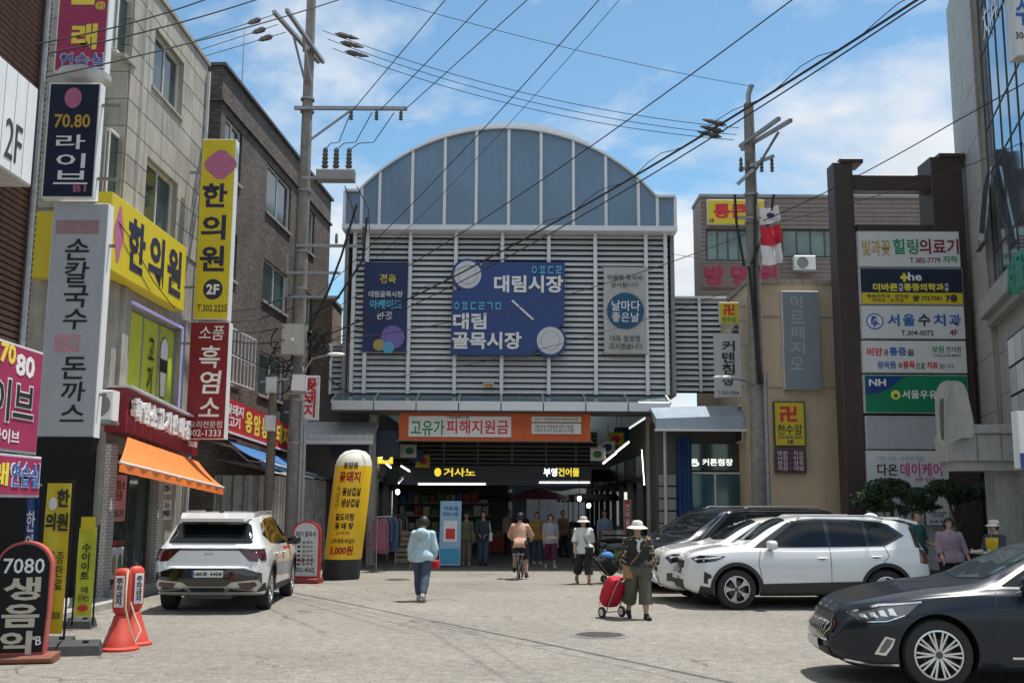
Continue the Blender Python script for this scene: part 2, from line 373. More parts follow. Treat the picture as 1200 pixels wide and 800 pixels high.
# ------------------------------------------------------------------ ground
def ground_mat():
    m = bpy.data.materials.new('worn_asphalt'); m.use_nodes = True; t = m.node_tree; b = t.nodes['Principled BSDF']; b.inputs['Roughness'].default_value = 0.9; b.inputs['Specular IOR Level'].default_value = 0.3
    tcn = t.nodes.new('ShaderNodeTexCoord')
    def noise_(s, d=5, r=0.6):
        n = t.nodes.new('ShaderNodeTexNoise'); n.inputs['Scale'].default_value = s; n.inputs['Detail'].default_value = d; n.inputs['Roughness'].default_value = r
        t.links.new(tcn.outputs['Object'], n.inputs['Vector']); return n.outputs['Fac']
    def ramp(i, a, b_, c0, c1):
        r = t.nodes.new('ShaderNodeValToRGB'); r.color_ramp.elements[0].position = a; r.color_ramp.elements[1].position = b_
        r.color_ramp.elements[0].color = (*c0, 1); r.color_ramp.elements[1].color = (*c1, 1); t.links.new(i, r.inputs[0]); return r.outputs[0]
    def mixc(kind, f, a, b_):
        x = t.nodes.new('ShaderNodeMix'); x.data_type = 'RGBA'; x.blend_type = kind
        if isinstance(f, float): x.inputs['Factor'].default_value = f
        else: t.links.new(f, x.inputs['Factor'])
        t.links.new(a, x.inputs['A']); t.links.new(b_, x.inputs['B']); return x.outputs['Result']
    base = ramp(noise_(0.35, 6, 0.62), 0.32, 0.70, (0.205, 0.193, 0.170), (0.275, 0.259, 0.228))
    fine = ramp(noise_(38, 4, 0.8), 0.34, 0.66, (0.45, 0.45, 0.45), (1.5, 1.5, 1.5))
    c = mixc('MULTIPLY', 1.0, base, fine)
    mid = ramp(noise_(6.5, 7, 0.75), 0.36, 0.64, (0.72, 0.72, 0.72), (1.2, 1.2, 1.2))
    c = mixc('MULTIPLY', 1.0, c, mid)
    v = t.nodes.new('ShaderNodeTexVoronoi'); v.feature = 'DISTANCE_TO_EDGE'; v.inputs['Scale'].default_value = 0.42
    mpn = t.nodes.new('ShaderNodeMapping'); t.links.new(tcn.outputs['Object'], mpn.inputs[0])
    ns = t.nodes.new('ShaderNodeTexNoise'); ns.inputs['Scale'].default_value = 1.4; ns.inputs['Detail'].default_value = 5; t.links.new(tcn.outputs['Object'], ns.inputs['Vector'])
    va = t.nodes.new('ShaderNodeVectorMath'); va.operation = 'MULTIPLY_ADD'; t.links.new(ns.outputs['Color'], va.inputs[0]); va.inputs[1].default_value = (0.9, 0.9, 0.9); t.links.new(mpn.outputs[0], va.inputs[2])
    t.links.new(va.outputs[0], v.inputs['Vector'])
    crack = ramp(v.outputs['Distance'], 0.0, 0.013, (0.45, 0.45, 0.45), (1, 1, 1))
    msk = ramp(noise_(0.22, 3), 0.50, 0.58, (0, 0, 0), (1, 1, 1))
    c = mixc('MIX', msk, c, mixc('MULTIPLY', 1.0, c, crack))
    spots = ramp(noise_(1.1, 2, 0.4), 0.70, 0.76, (1, 1, 1), (0.66, 0.66, 0.66))
    c = mixc('MULTIPLY', 1.0, c, spots)
    t.links.new(c, b.inputs['Base Color'])
    bn = t.nodes.new('ShaderNodeBump'); bn.inputs['Strength'].default_value = 0.45; bn.inputs['Distance'].default_value = 0.012
    t.links.new(noise_(48, 4, 0.7), bn.inputs['Height']); t.links.new(bn.outputs[0], b.inputs['Normal'])
    return m
g_m = ground_mat()
struct('ground', M().add([(-400,-150,0),(400,-150,0),(400,700,0),(-400,700,0)], [(0,1,2,3)]), g_m)
patch_m = mat('patched_asphalt', (0.145, 0.138, 0.126), 0.92, var=0.25, vs=2, bump=0.4, bs=45)
def patch(name, pix, z, m):
    pts = [G(u, v, z) for u, v in pix]
    struct(name, M().add(pts, [tuple(range(len(pts)))]), m)
tile_d = mat('market_floor', (0.13, 0.128, 0.125), 0.75, var=0.2, vs=1.2, bump=0.2, bs=30)
struct('market_floor', M().box(-5.6, 4.9, 30.9, 75, -0.1, 0.02), tile_d)
step_m = mat('step_concrete', (0.36, 0.35, 0.33), 0.9, var=0.2, bump=0.3)
struct('kerb', M().box(-9.5, -6.9, 8.0, 19.6, -0.05, 0.11), step_m)

def manhole(u, v, r, label, m):
    p = G(u, v); t = thing('manhole_cover', label, 'manhole cover', (p.x, p.y, 0), 0.3, 'manhole covers in the road')
    obj('rim', M().lathe([(r+0.05, 0.001), (r+0.05, 0.008), (r, 0.010), (r, 0.004)], 36), steel, t)
    b = M().lathe([(r-0.006, 0.002), (r-0.006, 0.009), (r-0.02, 0.011)], 36)
    for i in range(-5, 6):
        for j in range(-5, 6):
            if math.hypot(i, j) < 5.2: b.box(i*r/6.2-0.018, i*r/6.2+0.018, j*r/6.2-0.018, j*r/6.2+0.018, 0.010, 0.016)
    obj('lid', b, m, t)
iron = mat('cast_iron', (0.11, 0.105, 0.10), 0.7, 0.3, var=0.25, vs=9)
manhole(703, 744, 0.36, 'round dark iron manhole cover in front of the red shopping cart', iron)
manhole(466, 679, 0.30, 'small dark manhole cover on the road left of the blue jacket', iron)

# ------------------------------------------------------------------ facade tools
def split_rects(rects, holes):
    for hx0, hx1, hz0, hz1 in holes:
        out = []
        for x0, x1, z0, z1 in rects:
            if hx0 >= x1 or hx1 <= x0 or hz0 >= z1 or hz1 <= z0: out.append((x0,x1,z0,z1)); continue
            if hx0 > x0: out.append((x0, hx0, z0, z1))
            if hx1 < x1: out.append((hx1, x1, z0, z1))
            a, b = max(x0,hx0), min(x1,hx1)
            if hz0 > z0: out.append((a, b, z0, hz0))
            if hz1 < z1: out.append((a, b, hz1, z1))
        rects = out
    return rects
def wall(root, x0, x1, z0, z1, D, holes, m, skin=0.16):
    mb = M().box(x0, x1, skin, D, z0, z1)
    for r in split_rects([(x0,x1,z0,z1)], holes): mb.box(r[0], r[1], 0, skin-0.001, r[2], r[3])
    return obj('wall', mb, m, root)
def window(root, x0, x1, z0, z1, cols=2, rows=1, fm=None, gm=None, y=0.09, fw=0.05, sill=True, name='window'):
    fm = fm or frame_w; gm = gm or glass_m
    b = M()
    b.box(x0, x1, y-0.03, y+0.05, z0, z0+fw); b.box(x0, x1, y-0.03, y+0.05, z1-fw, z1)
    b.box(x0, x0+fw, y-0.03, y+0.05, z0+fw, z1-fw); b.box(x1-fw, x1, y-0.03, y+0.05, z0+fw, z1-fw)
    iw = (x1-x0-2*fw); ih = z1-z0-2*fw
    for i in range(1, cols):
        x = x0+fw+iw*i/cols; b.box(x-fw*0.4, x+fw*0.4, y-0.025, y+0.045, z0+fw, z1-fw)
    for j in range(1, rows):
        z = z0+fw+ih*j/rows; b.box(x0+fw, x1-fw, y-0.022, y+0.042, z-fw*0.4, z+fw*0.4)
    wo_ = obj(name, b, fm, root)
    for i in range(cols):
        for j in range(rows):
            xa = x0+fw+iw*i/cols+fw*0.41; xb = x0+fw+iw*(i+1)/cols-fw*0.41; za = z0+fw+ih*j/rows+fw*0.41; zb = z0+fw+ih*(j+1)/rows-fw*0.41
            yy = y + (0.012 if (i+j) % 2 else 0.0)
            obj('pane', M().box(xa, xb, yy, yy+0.01, za, zb), gm, wo_)
    if sill: obj('sill', M().box(x0-0.06, x1+0.06, -0.06, y-0.031, z0-0.07, z0-0.002), stone_b2, wo_)
    return wo_

# ------------------------------------------------------------------ market hall
YM = 32.0
FM = Frame((0, YM, 0), 0.0)
mk = FM.thing('market_hall', 'market hall with louvred front and arched blue gable above the entrance', 'building')
lx0, lx1, lz0, lz1 = FM.rect(411, 267, 784, 462)
gx0, gx1, gz0, _ = FM.rect(404, 226, 791, 266)
cz0 = FM.px(590, 480)[1]
obj('wall', M().box(lx0, lx1, 0.22, 0.5, lz0, lz1), void_m, mk)
NS = 30; pit = (lz1-lz0)/NS
sm = M()
hw = (lx1-lx0)/2
sm.add([(-hw,-0.02,0),(hw,-0.02,0),(hw,0.115,0.125),(-hw,0.115,0.125),(-hw,-0.035,0.012),(hw,-0.035,0.012),(hw,0.10,0.137),(-hw,0.10,0.137)],
       [(0,3,2,1),(4,5,6,7),(0,1,5,4),(1,2,6,5),(2,3,7,6),(3,0,4,7)])
sme = sm.mesh('slat', slat_m)
for i in range(NS): link('slat', sme, mk, ((lx0+lx1)/2, 0.06, lz0+pit*i+0.03))
mul = M().box(-0.055, 0.055, -0.10, 0.02, lz0, lz1).mesh('mullion', alu_w)
for u in (413, 428, 479, 533, 588, 643, 698, 758, 781): link('mullion', mul, mk, (FM.px(u, 400)[0], 0, 0))
# left and right wings of the louvre wall
def wing(u0, v0, u1, v1, off, mus):
    a, b, c, d = FM.rect(u0, v0, u1, v1, off)
    obj('wing_wall', M().box(a, b, -off+0.2, -off+0.4, c, d), void_m, mk)
    n = int(round((d-c)/pit)); h = (b-a)/2
    s2 = M(); s2.add([(-h,-0.02,0),(h,-0.02,0),(h,0.115,0.125),(-h,0.115,0.125),(-h,-0.035,0.012),(h,-0.035,0.012),(h,0.10,0.137),(-h,0.10,0.137)],
       [(0,3,2,1),(4,5,6,7),(0,1,5,4),(1,2,6,5),(2,3,7,6),(3,0,4,7)]); me2 = s2.mesh('slat', slat_m)
    for i in range(n): link('slat', me2, mk, ((a+b)/2, -off+0.05, c+(d-c)*i/n+0.03))
    m2 = M().box(-0.04, 0.04, -off-0.1, -off+0.02, c, d).mesh('mullion', alu_w)
    for u in mus: link('mullion', m2, mk, (FM.px(u, (v0+v1)/2, off)[0], 0, 0))
    obj('cap_rail', M().box(a-0.03, b+0.03, -off-0.11, -off+0.41, d, d+0.06), alu_w, mk)
wing(786, 350, 858, 459, -0.8, (788, 820, 856))
wing(386, 405, 409, 462, -0.6, (388, 407))
# arched gable: one panel between each pair of ribs
arch_px = [(404,225),(424,224),(446,202),(485,180),(522,165),(559,156),(596,152),(634,157),(671,167),(709,185),(748,211),(769,230),(791,232)]
arch = [FM.px(u, v, 0.3) for u, v in arch_px]
def arch_z(x):
    for (xa, za), (xb, zb) in zip(arch, arch[1:]):
        if xa <= x <= xb: return za + (zb-za)*(x-xa)/(xb-xa)
    return arch[0][1] if x < arch[0][0] else arch[-1][1]
(xa_, za_), (xb_, zb_), (xc_, zc_) = [FM.px(u, v, 0.3) for u, v in ((446,202),(596,152),(748,211))]
_d = 2*(xa_*(zb_-zc_)+xb_*(zc_-za_)+xc_*(za_-zb_))
acx = ((xa_**2+za_**2)*(zb_-zc_)+(xb_**2+zb_**2)*(zc_-za_)+(xc_**2+zc_**2)*(za_-zb_))/_d
acz = ((xa_**2+za_**2)*(xc_-xb_)+(xb_**2+zb_**2)*(xa_-xc_)+(xc_**2+zc_**2)*(xb_-xa_))/_d
acr = math.hypot(xa_-acx, za_-acz)
def arch_s(x):                                   # circular arch between two flat shoulders
    zs_ = arch[0][1] if x < 0 else arch[-1][1]
    q_ = acr**2-(x-acx)**2
    return max(zs_, acz+math.sqrt(q_)) if q_ > 0 else zs_
ribs_u = [404,424,445,483,521,558,596,634,672,710,748,770,791]
rx = [FM.px(u, 240, 0.3)[0] for u in ribs_u]
gz0 = FM.px(600, 265, 0.3)[1]
for xa, xb in zip(rx, rx[1:]):
    n = 6; xs = [xa+0.03+(xb-xa-0.06)*i/n for i in range(n+1)]
    obj('gable_panel', M().prism([(xs[0], gz0)]+[(xs[-1], gz0)]+[(x, arch_s(x)) for x in reversed(xs)], -0.3, -0.1), gable_m, mk)
for x in rx:
    obj('gable_rib', M().box(x-0.045, x+0.045, -0.36, -0.295, gz0, arch_s(x)+0.02), alu_w, mk)
N = 120
edge = [(rx[0]+(rx[-1]-rx[0])*i/N) for i in range(N+1)]
ev = M()
for xa, xb in zip(edge, edge[1:]):
    za, zb = arch_s(xa), arch_s(xb)
    ev.hexa([(xa,-0.42,za),(xb,-0.42,zb),(xb,0.1,zb),(xa,0.1,za),(xa,-0.42,za+0.07),(xb,-0.42,zb+0.07),(xb,0.1,zb+0.07),(xa,0.1,za+0.07)])
obj('gable_edge', ev, alu_w, mk)
obj('gable_beam', M().box(rx[0]-0.04, rx[-1]+0.04, -0.45, 0.2, gz0-0.16, gz0-0.002), alu_w, mk)
obj('gable_back', M().prism([(rx[0],gz0),(rx[-1],gz0)]+[(x, arch_s(x)) for x in reversed(edge)], -0.09, 0.0), mgrey, mk)
rv = M()
for xa, xb in zip(edge, edge[1:]):
    za, zb = arch_s(xa)-0.02, arch_s(xb)-0.02
    rv.hexa([(xa,0.1,za-0.08),(xb,0.1,zb-0.08),(xb,48,zb-0.08),(xa,48,za-0.08),(xa,0.1,za),(xb,0.1,zb),(xb,48,zb),(xa,48,za)])
for x in (rx[0]+0.05, rx[-1]-0.05): rv.box(x-0.06, x+0.06, 0.1, 48, lz0, arch_s(x)-0.1)
obj('roof', rv, mgrey, mk)
# raised ridge vent behind the arch
rd = [FM.px(u, v, -3.0) for u, v in [(500,164),(530,153),(560,147),(596,143),(632,146),(662,154),(691,167)]]
rm = M()
for (xa, za), (xb, zb) in zip(rd, rd[1:]):
    rm.hexa([(xa,3.0,za-0.28),(xb,3.0,zb-0.28),(xb,30,zb-0.28),(xa,30,za-0.28),(xa,3.0,za),(xb,3.0,zb),(xb,30,zb),(xa,30,za)])
obj('ridge_vent', rm, alu_w, mk)
# canopy over the entrance
ca0, ca1, cb0, cb1 = FM.rect(388, 470, 786, 481, 1.1)
n = 8
for i in range(n):
    xa, xb = ca0+(ca1-ca0)*i/n+0.012, ca0+(ca1-ca0)*(i+1)/n-0.012
    obj('canopy_fascia', M().rbox(xa, xb, -1.1, -1.04, cb0, cb1, 0.008), alu, mk)
canopy_gl = mat('canopy_glass', (0.16, 0.22, 0.24), 0.15, var=0.2, vs=2, spec=0.7)
for i in range(n):
    xa, xb = ca0+(ca1-ca0)*i/n+0.04, ca0+(ca1-ca0)*(i+1)/n-0.04
    obj('canopy_pane', M().hexa([(xa,-1.04,cb1-0.06),(xb,-1.04,cb1-0.06),(xb,0.0,lz0-0.06),(xa,0.0,lz0-0.06),(xa,-1.04,cb1-0.03),(xb,-1.04,cb1-0.03),(xb,0.0,lz0-0.03),(xa,0.0,lz0-0.03)]), canopy_gl, mk)
for i in range(n+1):
    x = ca0+(ca1-ca0)*i/n
    obj('canopy_rib', M().bar((x,-1.03,cb1-0.02),(x,0.0,lz0-0.0),0.06,0.09), alu, mk)
obj('canopy_soffit', M().box(ca0+0.02, ca1-0.02, -1.03, 0.2, cb0-0.04, cb0-0.003), dgrey, mk)
obj('canopy_beam', M().box(ca0, ca1, 0.2, 0.45, cb0-0.02, lz0+0.03), mgrey, mk)
colm = M().lathe([(0.16,0),(0.16,0.02),(0.15,0.03),(0.15,cb0-0.05),(0.17,cb0-0.045)], 20).mesh('column', mat('column_paint', (0.42,0.40,0.36), 0.6, var=0.15, dirt=0.4), True)
for u in (436, 763): link('column', colm, mk, (FM.px(u, 560, -0.3)[0], 0.3, 0.02))
# inner transverse louvre and dark fascia
YI = 6.0
FI = Frame((0, YM+YI, 0), 0.0)
a, b, c, d = FI.rect(455, 505, 700, 545)
obj('inner_wall', M().box(a, b, YI+0.2, YI+0.3, c, d), void_m, mk)
s3 = M().box(a, b, YI+0.04, YI+0.14, 0, 0.05).mesh('inner_slat', mgrey)
for i in range(8): link('inner_slat', s3, mk, (0, 0, c+(d-c)*i/8+0.05))
for u in (485, 520, 560, 600, 640, 675):
    x = FI.px(u, 530)[0]; obj('inner_mullion', M().box(x-0.03, x+0.03, YI-0.02, YI+0.03, c, d), mgrey, mk)
a, b, c, d = FI.rect(448, 545, 693, 569)
obj('inner_fascia', M().rbox(a, b, YI-0.25, YI+0.1, c, d, 0.02), navy_s, mk)
fz0, fz1 = c, d
def itext(s, u0, v0, u1, v1, m, **k):
    r = FI.rect(u0, v0, u1, v1, 0.26); return letters(mk, s, r[0], r[1], r[2], r[3], YI-0.256, m, **k)
lit_w = mat('lit_lettering_white', (0.95,0.95,0.9), 0.5, var=0, emit=1.1); lit_y = mat('lit_lettering_yellow', (0.95,0.72,0.06), 0.5, var=0, emit=0.7)
itext('거사노', 520, 548, 557, 558, lit_y, bold=0.02)
itext('●', 509, 548, 517, 558, lit_y)
itext('부영', 637, 548, 653, 558, lit_w, bold=0.03)
itext('건어물', 654, 548, 679, 558, lit_y, bold=0.03)
def tube_lamp(u0, v0, u1, v1, Y, label, r=0.02):
    p, q = P(u0, v0, Y) if not isinstance(Y, tuple) else P(u0, v0, Y[0]), P(u1, v1, Y) if not isinstance(Y, tuple) else P(u1, v1, Y[1])
    t = thing('tube_light', label, 'light', (p+q)/2, 0, 'lit tube lights inside the market')
    o_ = (p+q)/2
    obj('tube', M().tube([p-o_, q-o_], r, 8), lamp_m, t); obj('holder', M().bar(p-o_+Vector((0,0.02,r+0.03)), q-o_+Vector((0,0.02,r+0.03)), 0.07, 0.05), white_m, t)
    return t
tube_lamp(490, 567, 569, 567, 37.6, 'long lit tube light under the dark fascia behind the blue standing banner')
tube_lamp(632, 565, 691, 565, 37.6, 'long lit tube light under the fascia with white and yellow lettering')
tube_lamp(437, 527, 448, 536, (33.5, 34.5), 'short slanting tube light nearest the yellow inflatable pillar')
tube_lamp(450, 541, 458, 548, (35, 36), 'short slanting tube light second from the yellow inflatable pillar')
tube_lamp(470, 546, 480, 552, (37, 37.5), 'short slanting tube light third from the yellow inflatable pillar')
tube_lamp(467, 566, 472, 560, (36, 37), 'short tilted tube light above the clothes racks')
tube_lamp(707, 543, 722, 531, (36, 34), 'slanting tube light beneath the right arcade signs, upper one')
tube_lamp(722, 530, 737, 518, (34, 33), 'slanting tube light beneath the right arcade signs, nearest the column', 0.018)
tube_lamp(752, 527, 755, 568, 33.4, 'upright lit tube light beside the round entrance column', 0.02)
def bulb(u, v, Y, label):
    p = P(u, v, Y); t = thing('bulb_light', label, 'light', p, 0, 'bare bulbs inside the market')
    obj('bulb', M().ell((0,0,0), (0.07,0.07,0.09)), bulb_m, t, True); obj('socket', M().lathe([(0.03,0.08),(0.03,0.16),(0.01,0.17),(0.008,0.9)], 8), black_m, t)
bulb(466, 576, 35, 'bright bulb glowing above the clothes racks'); bulb(679, 584, 36, 'bright bulb glowing by the grey post on the market right'); bulb(690, 592, 38, 'small dimmer bulb right of the bright bulb')

# ------------------------------------------------------------------ arcade shops behind the entrance
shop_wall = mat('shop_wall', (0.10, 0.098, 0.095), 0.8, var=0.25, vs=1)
def shop_row(name, label, x, y0, y1, side, H):
    t = thing(name, label, 'building', (x, y0, 0))
    b = M().box(min(0, side*4), max(0, side*4), 0, y1-y0, 2.6, H)
    b.box(min(side*2.4, side*4), max(side*2.4, side*4), 0, y1-y0, 0.02, 2.599)
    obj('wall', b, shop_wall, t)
    y = 0.4
    k = 0
    while y < y1-y0-2.5:
        obj('shop_sign', M().box(min(-side*0.12, -side*0.002), max(-side*0.12, -side*0.002), y, y+2.6, 2.75, 3.45), [navy_s, dgrey, maroon_s, blue_s, dgrey][k % 5], t)
        obj('counter', M().box(min(side*0.5, side*1.6), max(side*0.5, side*1.6), y, y+2.6, 0.02, 0.75), [mgrey, shop_wall, lgrey][k % 3], t)
        obj('shop_post', M().box(min(-side*0.05, side*0.15), max(-side*0.05, side*0.15), y+2.75, y+2.9, 0.02, 2.6), mgrey, t)
        y += 3.1; k += 1
    return t
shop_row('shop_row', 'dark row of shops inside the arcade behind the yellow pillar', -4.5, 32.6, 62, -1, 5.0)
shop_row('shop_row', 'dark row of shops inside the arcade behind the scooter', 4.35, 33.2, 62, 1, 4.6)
# shop closing the left half behind the fascia
t = thing('corner_shop', 'dark shop with shelves under the long fascia in the arcade', 'shop', (-2.2, YM+YI+3.5, 0))
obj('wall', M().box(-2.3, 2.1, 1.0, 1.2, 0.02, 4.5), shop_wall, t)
for k in range(4): obj('shelf', M().box(-2.2, 1.4, 0.3, 0.95, 0.35+k*0.5, 0.40+k*0.5), mgrey, t)
goods = [mat('goods_%s' % n_, c_, 0.6, var=0.2) for n_, c_ in (('red',(0.4,0.06,0.05)),('tan',(0.42,0.32,0.2)),('green',(0.08,0.22,0.08)),('cream',(0.6,0.56,0.46)),('blue',(0.08,0.14,0.34)))]
rg = random.Random(3)
for k in range(4):
    x = -2.15
    while x < 1.2:
        w_ = rg.uniform(0.16, 0.32); h = rg.uniform(0.14, 0.4)
        tag(obj('goods_box', M().box(0, w_, 0, 0.3, 0, h), goods[rg.randrange(5)], None, False, (-2.2+x, YM+YI+3.9, 0.402+k*0.5)), 'packed goods box on the shelves of the dark corner shop', 'box', 'goods on the corner shop shelves')
        x += w_+0.05
# end of the arcade, sunlit building beyond
t = thing('far_building', 'pale building seen at the far end of the market passage', 'building', (1.5, 74, 0))
obj('wall', M().box(-5, 6, 0, 1, 0, 7), mat('far_wall', (0.5,0.48,0.44), 0.8, var=0.15, dirt=0.3), t)
for k in range(4):
    window(t, -4+k*2.4, -2.6+k*2.4, 3.2, 4.8, y=-0.03, sill=False)
obj('shutter', M().box(-4.5, 5.5, -0.1, -0.005, 0.02, 2.6), mgrey, t)

tarp_d = mat('stall_tarp', (0.05,0.055,0.065), 0.8, var=0.3, vs=2)
for k, (y, z) in enumerate(((44, 2.9), (49, 3.0), (55, 2.8), (62, 3.2))):
    t = thing('stall_tarp', ['first','second','third','fourth'][k]+' dark tarp strung across the passage counted from the entrance', 'tarp', (1.5, y, z), 0, 'tarps over the passage')
    obj('sheet', M().sheet(lambda u, v: (-3.2+6.2*u, 2.2*v, 0.55*v-0.25*math.sin(math.pi*u)+0.04*math.sin(u*25)), 24, 6, 0.01), [tarp_d, blue_s, dgrey, tarp_d][k], t, True); obj('support_cord', M().tube([(-3.2,0,0),(3.0,0,0)], 0.012, 5), cable_m, t)
rgs = random.Random(9)
for k in range(10):
    sd = 1 if k % 2 else -1; y = 42.5+k*2.2; t = thing('stall', 'low goods stall along the passage, number %s on the %s side going in' % (['one','two','three','four','five'][k//2], 'left' if sd < 0 else 'right'), 'stall', (1.6+sd*2.0, y, 0.02), 0, 'stalls in the passage')
    obj('table', M().box(-.6,.6,-.8,.8,.6,.66), mgrey, t); obj('skirt', M().box(-.58,.58,-.78,.78,.0,.595), goods[k % 5], t)
    for j in range(5): obj('heap', M().ell((rgs.uniform(-.35,.35), -.6+j*.3, .72), (.2,.15,rgs.uniform(.08,.22)), 10, 6), goods[rgs.randrange(5)], t, True)
    obj('stall_roof', M().hexa([(-.9,-.9,2.0),(.9,-.9,2.0),(.9,.9,2.0),(-.9,.9,2.0),(-.9,-.9,2.06),(.9,-.9,2.06),(.9,.9,2.3),(-.9,.9,2.3)]), [tarp_d, maroon_s, blue_s][k % 3], t)
    obj('stall_post', M().tube([(-.55*sd,-.8,0),(-.55*sd,-.8,2.0)], .025, 6), steel, t)
# ------------------------------------------------------------------ signs
class Sign:
    """a sign box whose front face fills a photo rectangle on a frame's plane; t() writes on it by photo pixels"""
    def __init__(s, fr, box, off, depth, face, edge, label, name='sign', cat='sign', group=None, rim=0.02, chamfer=0.01):
        s.fr, s.off = fr, off
        x0, x1, z0, z1 = fr.rect(*box, off)
        s.x, s.z = (x0+x1)/2, z0
        s.root = fr.thing(name, label, cat, s.x, -off, z0, group)
        w, h = (x1-x0)/2, z1-z0
        s.w, s.h = w, h
        obj('sign_box', M().rbox(-w, w, 0.004, depth, 0, h, chamfer), edge, s.root)
        obj('sign_face', M().box(-w+rim, w-rim, -0.004, 0.003, rim, h-rim), face, s.root)
    def rect(s, u0, v0, u1, v1):
        r = s.fr.rect(u0, v0, u1, v1, s.off)
        return r[0]-s.x, r[1]-s.x, r[2]-s.z, r[3]-s.z
    def t(s, txt, u0, v0, u1, v1, m, **k):
        r = s.rect(u0, v0, u1, v1); return letters(s.root, txt, *r, -0.005, m, **k)
    def r(s, u0, v0, u1, v1, m, name='panel', y=0.004):
        a, b, c, d = s.rect(u0, v0, u1, v1); return obj(name, M().box(a, b, -0.005-y, -0.0045, c, d), m, s.root)
    def disc(s, u0, v0, u1, v1, m, name='emblem', y=0.004, n=28):
        a, b, c, d = s.rect(u0, v0, u1, v1); cx, cz, rx_, rz_ = (a+b)/2, (c+d)/2, (b-a)/2, (d-c)/2
        return obj(name, M().prism([(cx+rx_*math.cos(2*math.pi*i/n), cz+rz_*math.sin(2*math.pi*i/n)) for i in range(n)], -0.005-y, -0.0045), m, s.root)
    def brackets(s, depth, side, ln=0.35):
        for f in (0.18, 0.82):
            x = s.w*side
            obj('bracket', M().bar((x, depth/2, s.h*f), (x+side*ln, depth/2, s.h*f), 0.05), steel, s.root)
Y0 = Frame((0,0,0), 0)
def FY(Y): return Frame((0, Y, 0), 0)

# ------------------------------------------------------------------ building A: brown ribbed brick, nearest on the left
d = ray(42, 236); tA = -6.0/d.x; YA = d.y*tA
FA = Frame((-6.0, YA, 0), RAD(90))
A = FA.thing('brick_building', 'brown ribbed brick building at the left edge with a white storey board', 'building')
obj('wall', M().box(-9, -0.02, 0.06, 7, 3.0, 13.5).box(-9, -0.02, 0.5, 7, 0.1, 2.999), mat('brown_wall', (0.07,0.045,0.035), 0.85, var=0.3), A)
crs = M().hexa([(-9,-0.015,0),(0,-0.015,0),(0,0.06,0),(-9,0.06,0),(-9,-0.03,0.05),(0,-0.03,0.05),(0,0.06,0.072),(-9,0.06,0.072)]).mesh('brick_course', rib_m)
for i in range(128): link('brick_course', crs, A, (0, 0, 3.6+i*0.077))
obj('corner_pipe', M().tube([(-0.25,-0.08,3.0),(-0.25,-0.08,13.4)], 0.04, 8), steel, A, True)
obj('door', M().box(-2.4, -0.1, 0.40, 0.47, 0.1, 2.4), mgrey, A)
for i, (x, z, c_) in enumerate(((-0.75, 1.55, white_m), (-0.5, 1.2, lgrey), (-0.95, 1.0, white_m))):
    obj('notice', M().box(x, x+0.22, 0.38, 0.399, z, z+0.28), c_, A)
s = Sign(FA, (-12, 79, 42, 206), 0.45, 0.4, white_m, lgrey, 'white angular board marked 2F on the brown ribbed building', 'storey_board')
s.t('2F', 5, 142, 25, 190, mat('lettering_brown', (0.05,0.035,0.03), 0.5, var=0), bold=0.0)
for k in range(1, 4):
    x = -s.w+2*s.w*k/4; obj('joint', M().box(x-0.006, x+0.006, -0.0055, -0.004, 0.02, s.h-0.02), mgrey, s.root)
s = Sign(FA, (-60, 396, 48, 528), 0.35, 0.3, magenta_s, lgrey, 'crimson live music sign with yellow and white numerals beside the hanging grey sign', 'shop_sign', rim=0.03)
s.t('70', 0, 402, 18, 426, yel_t, bold=0.03); s.t('80', 18, 416, 40, 442, white_t, bold=0.03)
s.t('라이브', -44, 440, 40, 494, white_t, bold=0.045); s.t('라이브', -43, 442, 39, 492, black_t, bold=0.015, name='lettering_inner', depth=0.012)
s.t('7080 라이브', -40, 500, 22, 517, white_t)
s = Sign(FA, (-60, 530, 48, 582), 0.35, 0.3, magenta_s, lgrey, 'crimson singing room sign under the larger crimson live music sign', 'shop_sign', rim=0.03)
s.t('노래', -35, 540, 9, 568, yel_t, bold=0.03); s.t('연습실', 11, 541, 46, 571, white_t, bold=0.035); s.t('연습실', 12, 542, 45, 570, blue_t, bold=0.008, name='lettering_inner', depth=0.012)
p = P(35, 640, YA+0.2)
t = thing('blue_banner', 'narrow blue cloth banner hanging beside the grey door', 'banner', (p.x, p.y, 0.3))
obj('cloth', M().sheet(lambda u, v: (-0.07+0.14*u, 0.02*math.sin(u*6+v*5), 0.15+1.55*v), 6, 12, 0.004), blue_s, t, True)
letters(t, vtext('한의원'), -0.05, 0.05, 0.6, 1.4, -0.03, white_t); obj('rod', M().tube([(-0.09,0,1.71),(0.09,0,1.71)], 0.012, 6), steel, t)

# ------------------------------------------------------------------ building B: beige stone panels
FB = Frame((-7.65, 20.0, 0), RAD(90-0.7))
LB = FB.px(236, 200)[0]; HB = FB.px(235, 67)[1]
B = FB.thing('stone_building', 'beige stone panelled building with the long yellow clinic sign', 'building')
wins = []
for bx in ((178, 52, 214, 122), (168, 198, 206, 276), (117, 145, 140, 216)):
    wins.append(FB.rect(*bx))
wb = wins[1]; zrow2 = (wb[2], wb[3]); wu = wins[0]
wins = [(wb[0], wb[1], wb[2], wb[3]), (wu[0], wu[1], wu[2], wu[3]), (wb[0]-2.75, wb[0]-2.75+1.1, wb[2]+0.05, wb[3]), (wb[0]-2.75, wb[0]-1.65, wu[2], wu[3])]
wins = [(max(x0, 0.25), x1, z0, z1) for x0, x1, z0, z1 in wins]
ysb = FB.rect(128, 238, 217, 345)
zy0, zy1 = 6.0, 7.45
sw = (0.9, 4.0, 3.95, 5.75)                       # second floor shop window band
shop = (0.35, 2.75, 0.25, 2.75)
wall(B, 0, LB, 0.0, HB, 6.0, wins + [sw, shop], stone_b2, 0.2)
